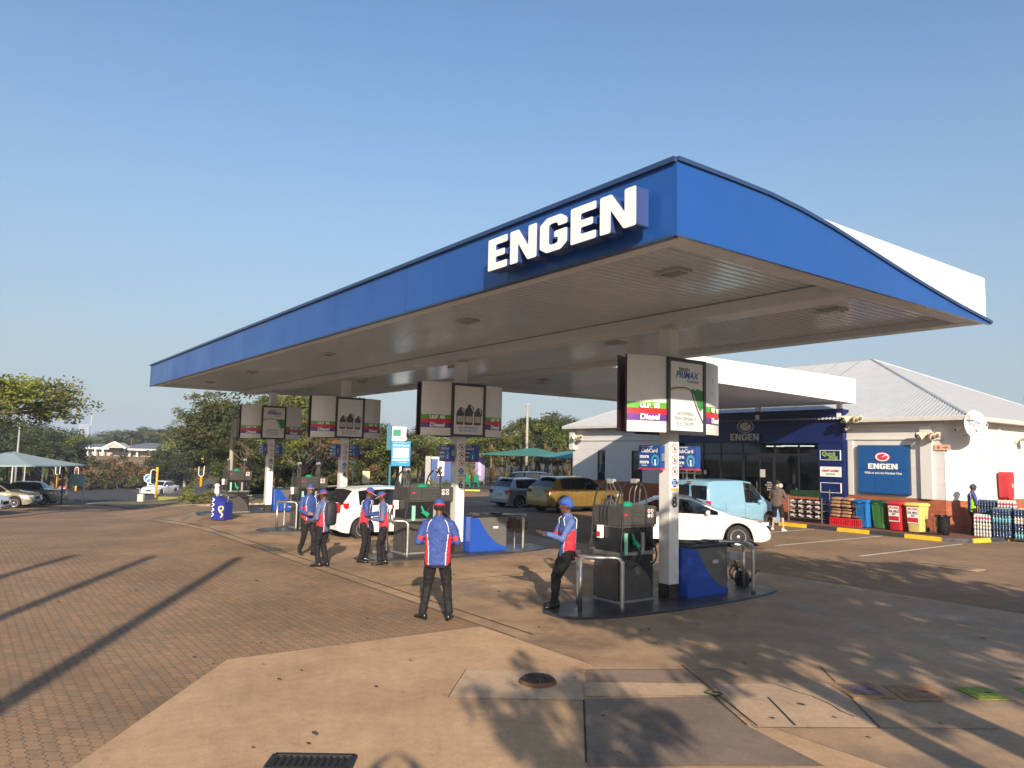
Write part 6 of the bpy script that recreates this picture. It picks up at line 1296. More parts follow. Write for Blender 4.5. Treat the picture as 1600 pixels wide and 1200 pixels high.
def veg(kind, k, loc, h, w, rz, label, group, name=None):
    nm, me, tm, H, rad = PR[kind][k % len(PR[kind])]; sz = h/H; sx = w/(2*rad)
    t = thing(name or nm, label, 'tree' if nm == 'tree' else 'bush', loc, rz, group)
    for n2, q in (('crown' if nm == 'tree' else 'foliage', me), ('trunk' if nm == 'tree' else 'stem', tm)): o = bpy.data.objects.new(n2, q); C.objects.link(o); o.parent = t; o.scale = (sx, sx, sz)
    return t
ORD = {}; OW = 'first second third fourth fifth sixth seventh eighth ninth tenth eleventh twelfth thirteenth fourteenth fifteenth sixteenth'.split()
def hedge(px, top, wpx, D, kind, k, label, group, zb=0):
    if px < 345 and D > 40: D = max(D, 106+(px*7) % 9)
    if 118 < px < 262 and 110 < D < 150: D = 106
    base = atD(px, 700, D); zb = gz(base.x, base.y); tp = atD(px, top, D).z-zb; w = wpx/1168*D*1.06
    if '@' in label: ORD[label] = ORD.get(label, -1)+1; label = label.replace('@', OW[ORD[label]]); group = group
    return veg(kind, k, (base.x, base.y, zb), tp, w, random.uniform(0, 6.28), label, group)
NEAR = 'trees massed behind the pumps on the left'; FAR = 'trees on the far rise'; RG = 'trees behind the grass verge'
# left: sunlit spreading tree
t = hedge(-40, 588, 240, 36, 'flat', 0, 'spreading tree with sunlit yellow-green leaves at the left edge above the shade net', None)
k = 0
for px, top, w, D, kd, lb in [
    (-30, 640, 90, 95, 'oak', 'dark tree at the far left edge behind the spreading tree'), (30, 660, 90, 100, 'oak', 'mid-green tree behind the left shade net, right of the leftmost one'), (85, 668, 80, 105, 'oak', 'dark green tree behind the turquoise sign'),
    (150, 690, 90, 230, 'oak', 'hazy low tree on the skyline left of the distant house'), (215, 672, 110, 200, 'light', 'broad tree directly behind the distant house'), (265, 676, 80, 210, 'oak', 'tree behind the right end of the distant house'),
    (60, 682, 120, 160, 'oak', 'wide hazy tree on the left skyline'), (110, 686, 110, 180, 'light', 'pale tree on the left skyline nearest the house'),
    (300, 664, 70, 120, 'oak', 'dark tree right of the distant house'), (180, 690, 70, 190, 'light', 'small pale tree just behind the house roof ridge'), (240, 668, 60, 215, 'oak', 'taller dark tree above the house roof')]:
    hedge(px, top, w, D, kd, k, lb, FAR); k += 1
for px, top, w, D, kd, lb in [
    (292, 648, 74, 62, 'airy', 'small flat-topped airy tree at the left end of the tree mass'), (318, 606, 86, 66, 'airy', 'tall thin airy tree with bare upper limbs rising under the canopy corner'),
    (345, 626, 110, 58, 'oak', 'large dark tree left of the farthest pillar'), (310, 662, 90, 54, 'oak', 'dark tree behind the rightmost traffic light'), (392, 612, 120, 56, 'oak', 'tall dark tree behind the farthest pillar'),
    (448, 604, 110, 60, 'light', 'sunlit yellow-green tree right of the farthest pillar'), (478, 640, 90, 52, 'autumn', 'tree with orange-brown leaves beneath the oil bottle sign'), (520, 612, 110, 62, 'oak', 'tree hidden behind the third pillar'),
    (560, 652, 90, 58, 'light', 'olive tree just right of the third pillar'), (430, 675, 100, 50, 'oak', 'low dark tree behind the base of the farthest pillar'), (375, 680, 90, 50, 'oak', 'low dark tree behind the farthest pump'),
    (600, 664, 90, 60, 'oak', 'tree behind the ClubCard pole poster'), (640, 668, 90, 62, 'light', 'tree in the gap left of the second nearest fuel sign'), (270, 700, 70, 60, 'oak', 'low dark tree behind the road car')]:
    hedge(px, top, w, D, kd, k, lb, NEAR); k += 1
for px, top, w, D, kd, lb in [
    (690, 672, 90, 70, 'light', 'tree hidden behind the second nearest pillar'), (745, 668, 100, 75, 'oak', 'tree just right of the second nearest pillar'), (790, 660, 90, 72, 'light', 'tree left of the lamp post on the verge'), (840, 646, 110, 78, 'oak', 'round dense tree right of the lamp post'),
    (885, 650, 90, 74, 'oak', 'dense tree behind the left end of the shop'), (935, 668, 70, 90, 'oak', 'tree peeping over the shop roof under the canopy')]:
    hedge(px, top, w, D, kd, k, lb, RG); k += 1
veg('oak', 0, tuple(atD(1606, 640, 60))[:2]+(0,), atD(1606, 628, 60).z, 3, 1, 'dark tree top at the right edge above the shop roof', None)
# undergrowth as one mass of separate bushes
LB = 'bushes along the far side of the road'; rr = random.Random(21); BK = ['leafy dark bush', 'olive bush', 'dry reddish bush']
XL = [(128+17*i, 742+rr.uniform(-10, 10), 34, 70+rr.uniform(-3, 6)) for i in range(12)]
for i, (px, top, w, D) in enumerate(XL):
    kk = rr.randrange(3); t = hedge(px, top, w*1.1, D, 'bush', kk, f'@ {BK[kk]} from the left along the far side of the road', LB+f' ({BK[kk]})')
for i in range(14):
    px = 130+15*i; kk = (i+1) % 3; hedge(px, 716+rr.uniform(-8, 8), 44, 92+rr.uniform(-6, 8), 'bush', kk, f'@ {BK[kk]} from the left below the distant house', f'scrub below the distant house ({BK[kk]})')
for i in range(16):
    px = 340+17*i; kk = (0, 0, 1)[i % 3]; hedge(px, 722+rr.uniform(-10, 8), 40, 47+i*.7, 'bush', kk, f'@ {BK[kk]} from the left under the trees behind the pumps', f'undergrowth behind the left pumps ({BK[kk]})')
for i in range(9):
    px = -20+17*i; kk = (0, 2, 1)[i % 3]; hedge(px, 708+rr.uniform(-10, 8), 44, 62+i, 'bush', kk, f'@ {BK[kk]} from the left behind the left shade net', f'bushes behind the left shade net ({BK[kk]})')
# big-leaved palms / wild bananas
def palm_mesh(seed, n, L, w, mats, droop=.9, seg=7):
    rr = random.Random(seed); m = MB()
    for i in range(n):
        a = rr.uniform(0, 2*PI); el_ = rr.uniform(.35, 1.35); d = Vector((math.cos(a)*math.cos(el_), math.sin(a)*math.cos(el_), math.sin(el_))); p = Vector((rr.uniform(-.15, .15), rr.uniform(-.15, .15), 0)); ll = L*rr.uniform(.7, 1.1); mi = rr.randrange(len(mats)); pts = [p]
        for s in range(seg): d = (d+Vector((0, 0, -droop*.16))).normalized(); pts.append(pts[-1]+d*ll/seg)
        side = Vector((-math.sin(a), math.cos(a), 0)); o = len(m.V)
        for s, q in enumerate(pts): ww = w*math.sin(PI*min(.97, (s+.6)/(seg+1)))*.5; m.V += [q-side*ww+Vector((0, 0, .25*ww)), q, q+side*ww+Vector((0, 0, .25*ww))]
        for s in range(seg):
            b = o+3*s; m.F += [[b, b+1, b+4, b+3], [b+1, b+2, b+5, b+4]]; m.M += [mi, mi]
    return m.mesh('fronds', mats, True, fix=False)
banana = [palm_mesh(s, 26, 2.4, .42, [lfP, lfP, lfD] if s != 3 else [lfD, lfE, lfP]) for s in (1, 2, 3)]; palmf = [palm_mesh(9, 44, 2.6, .34, [lfP, lfA], 1.5)]
reed = palm_mesh(5, 60, 2.6, .07, [lfD, lfE, lfC], .35); stemm = MB().cyl((0, 0, -2.6), (0, 0, .1), .13, .10, 8).mesh('stem', [bark])
def big(me, px, top, wpx, D, label, group, name, cat, stem=True, sq=1.):
    D = max(D, 104) if px < 345 else D; p = atD(px, 700, D); zb = gz(p.x, p.y); h = atD(px, top, D).z-zb; w = wpx/1168*D; s = w/4.2; ORD[label] = ORD.get(label, -1)+1; label = OW[ORD[label]]+' '+label
    t = thing(name, label, cat, (p.x, p.y, zb), rr.uniform(0, 6), group); hz = max(.05, h-2.1*s*sq)
    o = bpy.data.objects.new('fronds', me); C.objects.link(o); o.parent = t; o.location.z = hz; o.scale = (s, s, s*sq)
    if stem: o = bpy.data.objects.new('trunk', stemm); C.objects.link(o); o.parent = t; o.location.z = hz; o.scale = (1, 1, hz/2.6)
for i, (px, top) in enumerate([(655, 700), (672, 706), (690, 700), (735, 694), (752, 706), (768, 692), (785, 690), (800, 700), (815, 688), (838, 700), (856, 692), (872, 700), (890, 694), (622, 700), (598, 706), (905, 700)]):
    big(banana[i % 3], px, top, 46, 64+(i*5) % 8, 'big-leaved wild banana clump placed behind the grass verge' if i % 3 != 2 else 'dried brown wild banana clump placed behind the verge', 'wild banana clumps behind the verge'+(' (dry)' if i % 3 == 2 else ''), 'banana_plant', 'plant')
for i, px in enumerate((772, 792, 812, 833, 850, 868, 884, 900, 740, 560, 585, 712)): big(reed, px, 728+rr.uniform(-6, 4), 40, 58+(i % 4), 'tall dry orange-brown reeds at the back of the verge', 'dry reed clumps behind the verge', 'reed_clump', 'reeds', False, 1.3)
for i, (px, top) in enumerate([(88, 690), (108, 684), (70, 698), (40, 700)]): big(palmf[0], px, top, 56, 76+i*3, 'feathery palm crown behind the left shade net', 'palms behind the left shade net', 'palm_tree', 'palm')
for i, (px, top) in enumerate([(205, 668), (186, 674), (228, 672), (250, 678)]): big(palmf[0], px, top, 30, 175, 'small hazy palm crown on the rise behind the house', 'palms behind the distant house', 'palm_tree', 'palm')
for i, (px, top, D) in enumerate([(222, 745, 60), (238, 752, 58), (120, 752, 66), (170, 750, 64), (142, 756, 66)]): big(banana[i % 3], px, top, 26, D, 'low big-leaved plant at the roadside across from the forecourt', 'low roadside plants', 'leafy_plant', 'plant', False)
# bare branching tree between pillars 2 and 4
p = atD(445, 700, 44); t = thing('bare_tree', 'bare pale-barked tree with spreading twigs between pillars 2 and 4', 'tree', (p.x, p.y, 0)); m = MB(); r2 = random.Random(8)
def br(a, d, L, r, dep):
    q = [a]; 
    for s in range(3): d = (d+Vector((r2.uniform(-.25, .25), r2.uniform(-.25, .25), r2.uniform(-.05, .12)))).normalized(); q.append(q[-1]+d*L/3)
    m.tube(q, [r, r*.85, r*.7, r*.55], 5)
    if dep:
        for s in range(3): br(q[-1-s % 2], (d+Vector((r2.uniform(-.8, .8), r2.uniform(-.8, .8), r2.uniform(-.1, .5)))).normalized(), L*.72, r*.55, dep-1)
for k2 in range(4): br(Vector((0, 0, 0)), Vector((r2.uniform(-1.3, 1.3), r2.uniform(-1.3, 1.3), .9)).normalized(), 1.6, .06, 3)
m.build('trunk', P('bark_brown', (.17, .125, .09), .9), t, fix=False)
# round yellow-green kerbside bushes
for px, D0, h, w, lb in ((297, 790, .75, 1.0, 'round yellow-green bush left of the white post'), (320, 788, .6, 1.0, 'round yellow-green bush right beside the white bollard'), (296, 779, 1.3, 1.2, 'taller yellowish bush behind the round one near the road'), (676, 770, .8, 1.0, 'small yellow-green bush by the blue machine'), (700, 766, .7, .8, 'smaller yellow-green bush right of the blue machine')):
    q = G2(px, D0); veg('ybush', 0, (q.x, q.y, q.z), h, w, px, lb, None)
# grass tufts on the verge: uncountable
m = MB(); r3 = random.Random(4)
for i in range(9000):
    u, v = r3.random(), r3.random(); a = Vector((-49, 21.5)).lerp(Vector((-78, 51)), u); b = Vector((-60, 18)).lerp(Vector((-100, 50)), u); q = a.lerp(b, v); h = r3.uniform(.05, .22)*(1+v); an = r3.uniform(0, PI); w = .05
    m.add([(q.x-w*math.cos(an), q.y-w*math.sin(an), 0), (q.x+w*math.cos(an), q.y+w*math.sin(an), 0), (q.x+r3.uniform(-.1, .1), q.y+r3.uniform(-.1, .1), h)], [(0, 1, 2)])
tag(m.build('grass', leaf_mat('grass_blade', (.13, .13, .03), (.26, .21, .07)), fix=False), 'dry green grass on the verge behind the parking', 'grass', kind='stuff')
# low hills
m = MB(); rings = []; 
for r_, hs in ((172, 0), (260, 1.5), (420, 4.5), (900, 7)):
    q = []
    for k2 in range(61):
        a = math.radians(100+k2*1.6); d = Vector((math.cos(a), math.sin(a))); z = hs*(.7+.5*noise.noise(Vector((a*6, r_*.01, 0))))
        q.append(Vector((d.x*r_, d.y*r_, max(.0, z)+.02+gz(d.x*r_, d.y*r_))))
    rings.append(q)
m.loft(rings, close=False, cap=False); o = m.build('hills', ground_mat('hill_scrub', [(.05, .06, .03), (.10, .09, .045)], stain=.5, sscale=.03), smooth=True); o['kind'] = 'structure'
m = MB(); r4 = random.Random(12)
for i in range(16000):
    a = math.radians(r4.uniform(100, 196)); r_ = r4.uniform(230, 700); z = .5+7*min(1, max(0, (r_-200)/500)); h = r4.uniform(1, 5)
    p = Vector((math.cos(a)*r_, math.sin(a)*r_, z-1+r4.random()*h)); leafquad(m, p, r4.uniform(.8, 2.2), r4, asp=.8)
tag(m.build('far_woodland', lfB, fix=False), 'hazy far-off woodland along the skyline', 'woodland', kind='stuff')

# ======================= BACKGROUND BUILDINGS AND STREET FURNITURE
D = 140; hb = atD(190, 700, D); t = thing('distant_house', 'long single-storey house with grey roof and white trim on the rise across the road', 'house', (hb.x, hb.y, 0), math.atan2(RT.y, RT.x)+.05)
px2m = D/1168
def hx_(px): return (px-190)*px2m
base_z = atD(190, 713, D).z; top_z = atD(190, 700, D).z; rf = P('house_roof', (.13, .14, .16), .7, var=.15, vs=1); hw_ = P('house_wall', (.42, .38, .34), .8)
m = MB(); m.bb((hx_(124), 0, base_z-1), (hx_(256), 8, top_z)); m.build('wall', hw_, t)
def hroof(x0, x1, y0, y1, z0, z1, ins): return MB().add([(x0, y0, z0), (x1, y0, z0), (x1, y1, z0), (x0, y1, z0), (x0+ins, (y0+y1)/2, z1), (x1-ins, (y0+y1)/2, z1)], [(0, 1, 5, 4), (1, 2, 5), (2, 3, 4, 5), (3, 0, 4), (0, 3, 2, 1)])
rz1 = atD(190, 692, D).z
hroof(hx_(122), hx_(182), -1, 9, top_z, rz1-.2, 2).build('roof', rf, t); hroof(hx_(178), hx_(260), -2, 9, top_z-.1, rz1+.1, 4).build('roof', rf, t)
g_ = MB(); g_.prism([(hx_(180), top_z), (hx_(206), top_z), (hx_(193), rz1)], 'y', -3.2, 0); g_ = g_.build('gable', hw_, t); m = MB()
for a, b in (((hx_(178), top_z-.05), (hx_(193), rz1+.08)), ((hx_(193), rz1+.08), (hx_(208), top_z-.05))): m.tube([(a[0], -3.3, a[1]), (b[0], -3.3, b[1])], .18, 5)
m.build('gable_trim', white, t)
m = MB()
for px in (126, 134, 140, 150, 160, 170, 206, 216, 232, 240): m.box((hx_(px), -1.2, (base_z+top_z)/2), (.28, .2, top_z-base_z))
m.box(((hx_(124)+hx_(178))/2, -1.1, top_z-.12), (hx_(178)-hx_(124), .3, .3)); m.build('porch_trim', white, t); m = MB(); m.build('porch_trim', white, t); m = MB(); m.box(((hx_(206)+hx_(258))/2, -2.1, top_z-.2), (hx_(258)-hx_(206), .3, .25)); m.build('porch_trim', white, t)
for px in (145, 155, 165, 190, 198, 222, 247):
    w = MB().box((hx_(px), -.03, base_z+1.0), (.95, .1, 1.0)).build('window', white, t); MB().box((hx_(px), -.09, base_z+1.0), (.7, .04, .75)).build('pane', dglass, w)
# embankment below the house
m = MB(); a = [atD(px, 712, 138) for px in (115, 150, 190, 230, 275)]; b = [atD(px, 735, 110) for px in (100, 150, 190, 230, 290)]
m.add([(p.x, p.y, max(.1, base_z+.05)) for p in a]+[(p.x, p.y, gz(p.x, p.y)+.05) for p in b], [(i, i+1, 5+i+1, 5+i) for i in range(4)]); m.add([(p.x+(-10), p.y+8, base_z+.05) for p in a]+[(p.x, p.y, base_z+.04) for p in a], [(i, i+1, 5+i+1, 5+i) for i in range(4)])
o = m.build('terrain', ground_mat('bare_bank', [(.30, .19, .11), (.16, .13, .06)], stain=.4, sscale=.2)); o['kind'] = 'structure'
p = atD(290, 714, 130); t = thing('gatehouse', 'small white gatehouse right of the distant house', 'gatehouse', (p.x, p.y, p.z), math.atan2(RT.y, RT.x)); m = MB(); m.box((0, 0, 1.0), (3.2, 2, 1.7)); m.build('wall', white, t); MB().box((0, 0, 2.0), (4.4, 2.6, .25)).build('roof', rf, t); MB().box((-.4, -1.02, 1.2), (.9, .05, .8)).build('window', dglass, t)
# far tower and mast on the skyline
p = atD(129, 680, 900); t = thing('tower_block', 'faint grey tower block on the far skyline', 'tower', (p.x, p.y, 0)); m = MB(); m.box((0, 0, 12), (10, 10, 26)); m.build('block', P('far_grey', (.30, .33, .40), .9), t)
p = atD(141, 680, 900); t = thing('radio_mast', 'thin pale mast on the far skyline', 'mast', (p.x, p.y, 0)); m = MB()
for k2 in range(10): m.box((0, 0, 3+3.6*k2), (3.4-.28*k2, 3.4-.28*k2, .7)); 
m.tube([(0, 0, 0), (0, 0, 40)], [.9, .3], 6); m.build('lattice', P('mast_pale', (.5, .5, .52), .7), t)
# traffic lights
def robot(px, py, top, head_py, label, aw, side=0, lit=None, arm=False):
    q = G2(px, py); D = math.hypot(q.x, q.y); z = lambda y: atD(px, y, D).z-q.z; t = thing('traffic_light', label, 'traffic light', (q.x, q.y, q.z), math.atan2(RT.y, RT.x)+aw)
    MB().cyl((0, 0, 0), (0, 0, z(top)), .10, n=10).build('pole', orange, t, smooth=True); hz = z(head_py); h = MB()
    h.prism([(math.cos(a)*.24+side, hz+(.38 if math.sin(a) >= 0 else -.38)+math.sin(a)*.24) for a in [2*PI*k/24 for k in range(24)]], 'y', -.10, -.06); h = h.build('backboard', white, t)
    MB().prism([(math.cos(a)*.18+side, hz+(.38 if math.sin(a) >= 0 else -.38)+math.sin(a)*.18) for a in [2*PI*k/24 for k in range(24)]], 'y', -.14, -.101).build('face', black, h)
    b = MB().box((side, -.02, hz), (.26, .16, .95)).build('signal_housing', black, t, bevel=.02)
    for k, c in enumerate(((.5, .02, .01), (.4, .2, .01), (.01, .2, .08))):
        zz = hz+.34-.34*k; MB().lathe([(.10, -.142), (.10, -.150)], (side, 0, zz), 14, axis='y').build('lamp', P(f'lamp{k}{lit == k}', tuple(v*.3 for v in c) if lit != k else c, .3, emit=(1, .05, .02) if lit == k else None, es=3), b)
        MB().tube([(side, -.14, zz+.11), (side, -.26, zz+.09)], [.10, .09], 10, cap=False).build('visor', black, b)
    return t
robot(88, 769, 745, 733, 'yellow traffic light with white-edged head turned side on, behind the silver sedan', .3)
robot(118, 768, 758, 738, 'yellow traffic light showing red above the turquoise sign', 0, lit=0)
robot(243, 779, 730, 745, 'leaning yellow traffic light beside the blue arrow sign', .9, side=-.35)
robot(313, 772, 708, 733, 'yellow traffic light pole with lamp head left of the farthest pump', .1)
q = G2(231, 771); t = thing('arrow_road_sign', 'round blue keep-left arrow road sign on a white post', 'road sign', q, math.atan2(RT.y, RT.x), scale=1.25); MB().cyl((0, 0, 0), (0, 0, 1.1), .09, n=10).build('post', white, t); MB().lathe([(.36, -.10), (.36, -.12)], (0, 0, 1.25), 24, axis='y').build('disc', txt_w, t); MB().lathe([(.31, -.121), (.31, -.128)], (0, 0, 1.25), 24, axis='y').build('blue_disc', P('road_blue', (.03, .18, .5), .4), t)
MB().prism([(-.2, 1.12), (.06, 1.34), (-.02, 1.42), (.2, 1.42), (.2, 1.2), (.12, 1.28), (-.13, 1.05)], 'y', -.135, -.129).build('arrow', txt_w, t)
# turquoise notice sign, white post box, bollard
q = G2(126, 787); t = thing('notice_board', 'faded turquoise board on a thin post by the parked cars', 'sign board', q, math.atan2(RT.y, RT.x), scale=1.35); MB().cyl((.05, 0, 0), (.12, 0, 1.25), .035, n=8).build('post', P('post_pale', (.5, .46, .38), .7), t); MB().box((-.22, -.05, 1.12), (.68, .03, .56), ry=.05).build('board', P('turquoise', (.26, .48, .52), .6, var=.2, vs=5), t)
q = G2(220, 785); t = thing('meter_box', 'white square meter box beside a thin pole at the paving edge', 'meter box', q, math.atan2(RT.y, RT.x), scale=.95); MB().box((0, 0, .33), (.42, .3, .52)).build('box', P('box_white', (.62, .55, .48), .7, var=.2, vs=6), t, bevel=.015); MB().cyl((-.18, .1, 0), (-.18, .1, .98), .035, n=8).build('pole', graym, t); MB().tube([(-.18, .1, .98), (-.42, .1, 1.0)], .02, 6).build('arm', graym, t)
MB().box((0, -.155, .33), (.3, .012, .36)).build('door', P('box_door', (.52, .45, .4), .7), t)
q = G2(338, 784); t = thing('bollard', 'white round-topped bollard near the farthest pump', 'bollard', q); MB().lathe([(.11, 0), (.11, .62), (.10, .66)], n=18).build('post', white, t, auto=True); MB().lathe([(.085, .66), (.085, .70), (.12, .72), (.13, .78), (.08, .85), (.01, .86)], n=18).build('cap', white, t, auto=True)
q = G2(268, 783); t = thing('low_wall', 'low olive painted block wall on the verge by the road', 'wall', q, math.atan2(RT.y, RT.x)); MB().box((0, 0, .17), (1.9, .3, .30)).build('block', P('olive_wall', (.22, .20, .06), .8, var=.2, vs=4), t, bevel=.01); MB().box((1.25, .05, .16), (.55, .35, .28)).build('rock', P('rock', (.10, .09, .07), .9, var=.3, vs=6, bump=.5, bs=10), t, bevel=.04)
for a, b in (((205, 768), (345, 763)), ((305, 783), (350, 779))): A_, B_ = G2(*a), G2(*b); o = sheet('road_edge_marking', [A_[:2], B_[:2], (B_.x-.15, B_.y+.1), (A_.x-.15, A_.y+.1)], .10, line_m, drape=2)
for px, lb in ((94, 'left one'), (101, 'right one')):
    q = G2(px, 768); t = thing('road_barrier', f'pink and red plastic road barrier behind the silver sedan, the {lb}', 'barrier', q, .3); MB().prism([(-.28, 0), (.28, 0), (.2, .62), (-.2, .62)], 'y', -.1, .1).build('body', P('barrier_pink', (.5, .06, .12), .6), t, bevel=.02); MB().box((0, -.11, .35), (.36, .02, .12)).build('stripe', txt_w, t)
# lamp posts and poles
def pole(px, py, top, r, m_, label, name='lamp_post', cat='lamp post', D=None, head=None, z0=0):
    q = G2(px, py); Dd = math.hypot(q.x, q.y); h = atD(px, top, Dd).z-q.z; t = thing(name, label, cat, q, math.atan2(RT.y, RT.x)); MB().cyl((0, 0, 0), (0, 0, h), r*1.2, r*.8, 10).build('pole', m_, t, smooth=True)
    if head == 'lamp': MB().box((0, -.2, h+.02), (.22, .6, .09)).build('lamp_head', graym, t, bevel=.02)
    if head == 'cap': MB().box((0, 0, h+.05), (.3, .3, .14)).build('lamp_head', graym, t, bevel=.02)
    return t
cpole = P('pole_concrete', (.36, .31, .25), .8, var=.15)
t = pole(357, 795, 645, .09, cpole, 'tall pale concrete pole behind the farthest pump', head='cap'); MB().box((.12, 0, 3.4), (.14, .2, .8)).build('junction_box', cpole, t)
pole(822, 755, 633, .13, cpole, 'tall lamp post on the verge between pillar 6 and the shop', head='cap')
pole(22, 772, 660, .09, graym, 'grey pole rising above the left shade net', head=None)
pole(16, 776, 728, .07, P('trunk_pale', (.45, .42, .38), .8), 'first pale post behind the left shade net', 'post', 'post'); pole(36, 770, 728, .06, P('trunk_pale', (.45, .42, .38), .8), 'second pale post behind the left shade net', 'post', 'post')
pole(550, 772, 724, .03, graym, 'thin grey pole with small square light behind pillar 4', 'pole', 'pole', head='cap'); q = G(571, 770); t = thing('verge_sign', 'small cream sign board standing on the grass verge', 'sign', (q.x, q.y, 0), math.atan2(RT.y, RT.x)); MB().box((0, 0, .95), (.45, .03, .75)).build('board', P('cream', (.6, .5, .3), .6), t); MB().cyl((0, .03, 0), (0, .03, .9), .025, n=6).build('post', graym, t)
# left shade net
def net(corners, peakpts, m_, label, posts, nm='shade_net'):
    t = thing(nm, label, 'shade net', (0, 0, 0)); m = MB(); n = 16
    A_, B_, C2, D_ = [Vector(c) for c in corners]; pk = Vector(peakpts)
    ring = []
    for a, b in ((A_, B_), (B_, C2), (C2, D_), (D_, A_)):
        for k in range(n): u = k/n; p = a.lerp(b, u); p = p.lerp((A_+B_+C2+D_)/4, .07*math.sin(PI*u)); p.z += -.05*math.sin(PI*u); ring.append(p)
    rg = [[p.lerp(pk, v)+Vector((0, 0, -.18*math.sin(PI*v)*(p-pk).length*.06)) for p in ring] for v in [k/7 for k in range(7)]+[.985]]
    m.loft(rg, cap=False); o = m.build('cloth', m_, t, smooth=True, fix=False); o.modifiers.new('thick', 'SOLIDIFY').thickness = .008
    for p in posts: MB().cyl((p[0], p[1], gz(p[0], p[1])), p, .05, n=8).build('post', P('net_post', (.03, .05, .05), .5), t)
    return t
teal = P('net_teal', (.30, .38, .37), .85, var=.08, vs=2); ngr = P('net_green', (.04, .19, .15), .85, var=.08, vs=2)
def nz_(px, py, D): return atD(px, py, D)
net([nz_(140, 727, 56), nz_(52, 729, 47), nz_(-110, 726, 47), nz_(-60, 722, 62)], nz_(18, 705, 55), teal, 'pale teal shade net over the parked cars at the left edge', [nz_(100, 728, 54), nz_(12, 728, 51)])
net([nz_(740, 709, 60), nz_(850, 713, 52), nz_(905, 714, 55), nz_(860, 707, 68)], nz_(835, 699, 59), ngr, 'green shade net behind the parked cars, left of the shop', [nz_(792, 712, 57), nz_(833, 714, 53), nz_(852, 714, 52)])
net([nz_(835, 712, 50), nz_(905, 717, 45), nz_(960, 714, 50), nz_(900, 707, 57)], nz_(888, 704, 50), P('net_blue_green', (.06, .22, .22), .85), 'smaller blue-green shade net tucked behind the shop wall', [nz_(862, 714, 48), nz_(893, 716, 46)])
# kiosk, flags, stands at the parking kerb
q = G(690, 764); D_ = math.hypot(q.x, q.y); t = thing('vending_kiosk', 'dark blue machine kiosk with white front panel behind pillar 6', 'kiosk', (q.x, q.y, 0), math.atan2(RT.y, RT.x)+.08); s = D_/1168
MB().bb((-17*s, 0, 0), (14*s, 1.3, 46*s)).build('cabinet', P('kiosk_blue', (.015, .06, .24), .4), t, bevel=.02); k_ = MB().bb((-7*s, -.10, 20*s), (3*s, -.002, 45*s)).build('front_panel', txt_w, t, bevel=.01); MB().bb((-5*s, -.13, 30*s), (0*s, -.105, 35*s)).build('screen', black, k_); MB().bb((-5*s, -.13, 22*s), (0, -.105, 25*s)).build('keypad', graym, k_)
MB().bb((-17*s, -.02, 46*s), (14*s, 1.3, 49*s)).build('roof', txt_w, t)
MB().bb((-26*s, .1, 0), (-18*s, .5, 50*s)).build('grey_column', graym, t)
def flag(px, py, top, m_, label, mark, sdir=1):
    q = G(px, py); D = math.hypot(q.x, q.y); h = atD(px, top, D).z; t = thing('feather_flag', label, 'flag', (q.x, q.y, 0), math.atan2(RT.y, RT.x)); MB().tube(smooth_pts([(0, 0, 0), (0, 0, h*.7), (-.15*sdir, 0, h*.95), (-.7*sdir, 0, h)]), .03, 8).build('pole', graym, t, smooth=True)
    m = MB(); n = 14; a = [(0+(-.7*sdir)*max(0, (k/n-.75)/.25)**1.5, 0, .35+(h-.35)*k/n) for k in range(n+1)]; b = [((-.75*sdir)*(1 if k/n > .1 else .9), .06*math.sin(k), .4+(h-.6)*k/n) for k in range(n+1)]
    m.add(a+b, [(k, k+1, n+1+k+1, n+1+k) for k in range(n)]); o = m.build('cloth', m_, t, smooth=True, fix=False); o.modifiers.new('thick', 'SOLIDIFY').thickness = .006
    for k in range(6): MB().box((-.38*sdir, -.07, .9+k*(h-1.5)/6), (.3, .01, .14), ry=.8).build('print', mark, t)
flag(756, 759, 710, P('flag_lilac', (.34, .28, .52), .7), 'lilac feather flag standing right of the fuel pillar 6', P('flag_mark', (.6, .5, .7), .7), 1)
flag(658, 752, 703, P('flag_red', (.55, .10, .07), .7), 'red and white feather flag left of the blue machine', txt_w, -1)
q = G(735, 762); t = thing('sandwich_board', 'green and yellow folding board stands beside the lilac flag', 'folding board', (q.x, q.y, 0), .5); s = math.hypot(q.x, q.y)/1168
for k, (x, c) in enumerate(((-6*s, P('board_green', (.01, .22, .13), .4)), (4*s, P('board_green', (.01, .22, .13), .4)))): MB().prism([(x-5*s, 0), (x-4.4*s, 0), (x-2*s, 20*s), (x+3*s, 20*s), (x+6*s, 0), (x+5.4*s, 0), (x+2.4*s, 9*s), (x-3*s, 9*s)], 'y', -.06+.5*k, .06+.5*k).build('frame', c, t)
MB().bb((-12*s, .3, 12*s), (-5*s, .4, 19*s)).build('yellow_card', P('card_yellow', (.6, .5, .05), .5), t)
# tall teal and white road sign behind the pole poster
q = atD(612, 700, 50); q.z = 0; s = 50/1168; t = thing('roadside_sign', 'tall teal double post sign with white frame behind the ClubCard poster', 'road sign', (q.x, q.y, 0), math.atan2(RT.y, RT.x)); tl_ = P('sign_teal', (.015, .13, .19), .5)
MB().bb((-.13, -.06, 0), (.0, .06, 40*s)).build('post', tl_, t); MB().bb((-8*s, -.12, 62*s), (-1*s, .12, 100*s)).build('side_panel', tl_, t, bevel=.02); MB().bb((0, -.14, 60*s), (22*s, .02, 98*s)).build('front_panel', txt_w, t, bevel=.02); MB().bb((2*s, -.18, 84*s), (14*s, -.145, 94*s)).build('green_print', P('board_green', (.01, .22, .13), .4), t)

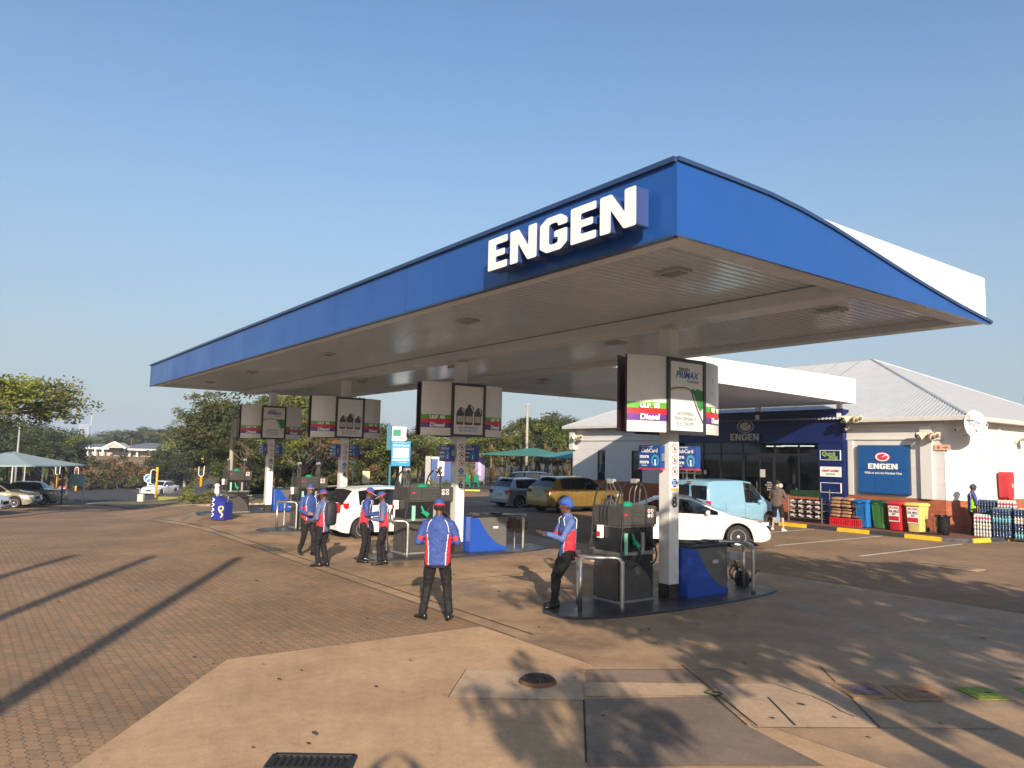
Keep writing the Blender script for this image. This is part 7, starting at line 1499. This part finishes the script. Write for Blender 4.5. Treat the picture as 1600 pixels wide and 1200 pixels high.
# ======================= BEHIND THE CAMERA: what casts the long shadows
HD = Vector((SUN_H.x, SUN_H.y))
TP = [((375, 872), 9.0, .085), ((240, 870), 9.0, .085), ((117, 868), 9.0, .085)]
for i, ((px, py), h, r) in enumerate(TP):
    q = G(px, py); b = Vector((q.x, q.y))+HD*(h/math.tan(ELEV)); t = thing('flagpole', ('flagpole behind the camera casting the longest shadow', 'flagpole behind the camera casting the middle shadow', 'flagpole behind the camera casting the shortest shadow')[i], 'flagpole', (b.x, b.y, 0)); MB().cyl((0, 0, 0), (0, 0, h), .14, .12, 12).build('pole', graym, t, smooth=True); MB().cyl((0, 0, 0), (0, 0, .3), .2, n=12).build('base', cpole, t)
def shtree(off, tip, h, w, kind, k, label, tr=None):
    q = G(*tip); b = Vector((q.x, q.y))+HD*off; return veg(kind, k, (b.x, b.y, 0), h, w, k*1.3, label, None)
PR['street'] = [proto('tree', 31, 6, 2.8, .36, [lfA, lfB], 40, 60, .12, .20, .3, nb=20, tr=.22), proto('tree', 32, 6, 2.8, .42, [lfB], 46, 62, .12, .22, .3, nb=20, tr=.24)]
shtree(7.0, (1470, 1180), 5.8, 5.2, 'street', 0, 'young street tree right behind the camera')
shtree(6.5, (1600, 1165), 6.2, 6.6, 'street', 1, 'street tree to the right of the camera, outside the photo')
shtree(10.5, (1600, 1075), 6.8, 8.0, 'street', 0, 'second street tree to the right, outside the photo')
shtree(10.0, (1600, 985), 6.6, 8.0, 'street', 1, 'third street tree to the right, outside the photo')
shtree(11.2, (880, 1090), 4.7, 1.9, 'street', 0, 'small tree close behind the camera on the right')
# thin sea haze over the whole place
hm = bpy.data.materials.new('haze_air'); hm.use_nodes = True; hn = hm.node_tree; hn.nodes.remove(hn.nodes['Principled BSDF']); pv = hn.nodes.new('ShaderNodeVolumePrincipled'); pv.inputs['Density'].default_value = .0006; pv.inputs['Color'].default_value = (.66, .80, 1, 1); hn.links.new(pv.outputs[0], hn.nodes['Material Output'].inputs['Volume'])
o = MB().bb((-2600, -2600, -8), (2600, 2600, 52)).build('haze', hm); o['kind'] = 'stuff'
bpy.data.scenes.remove(TS)
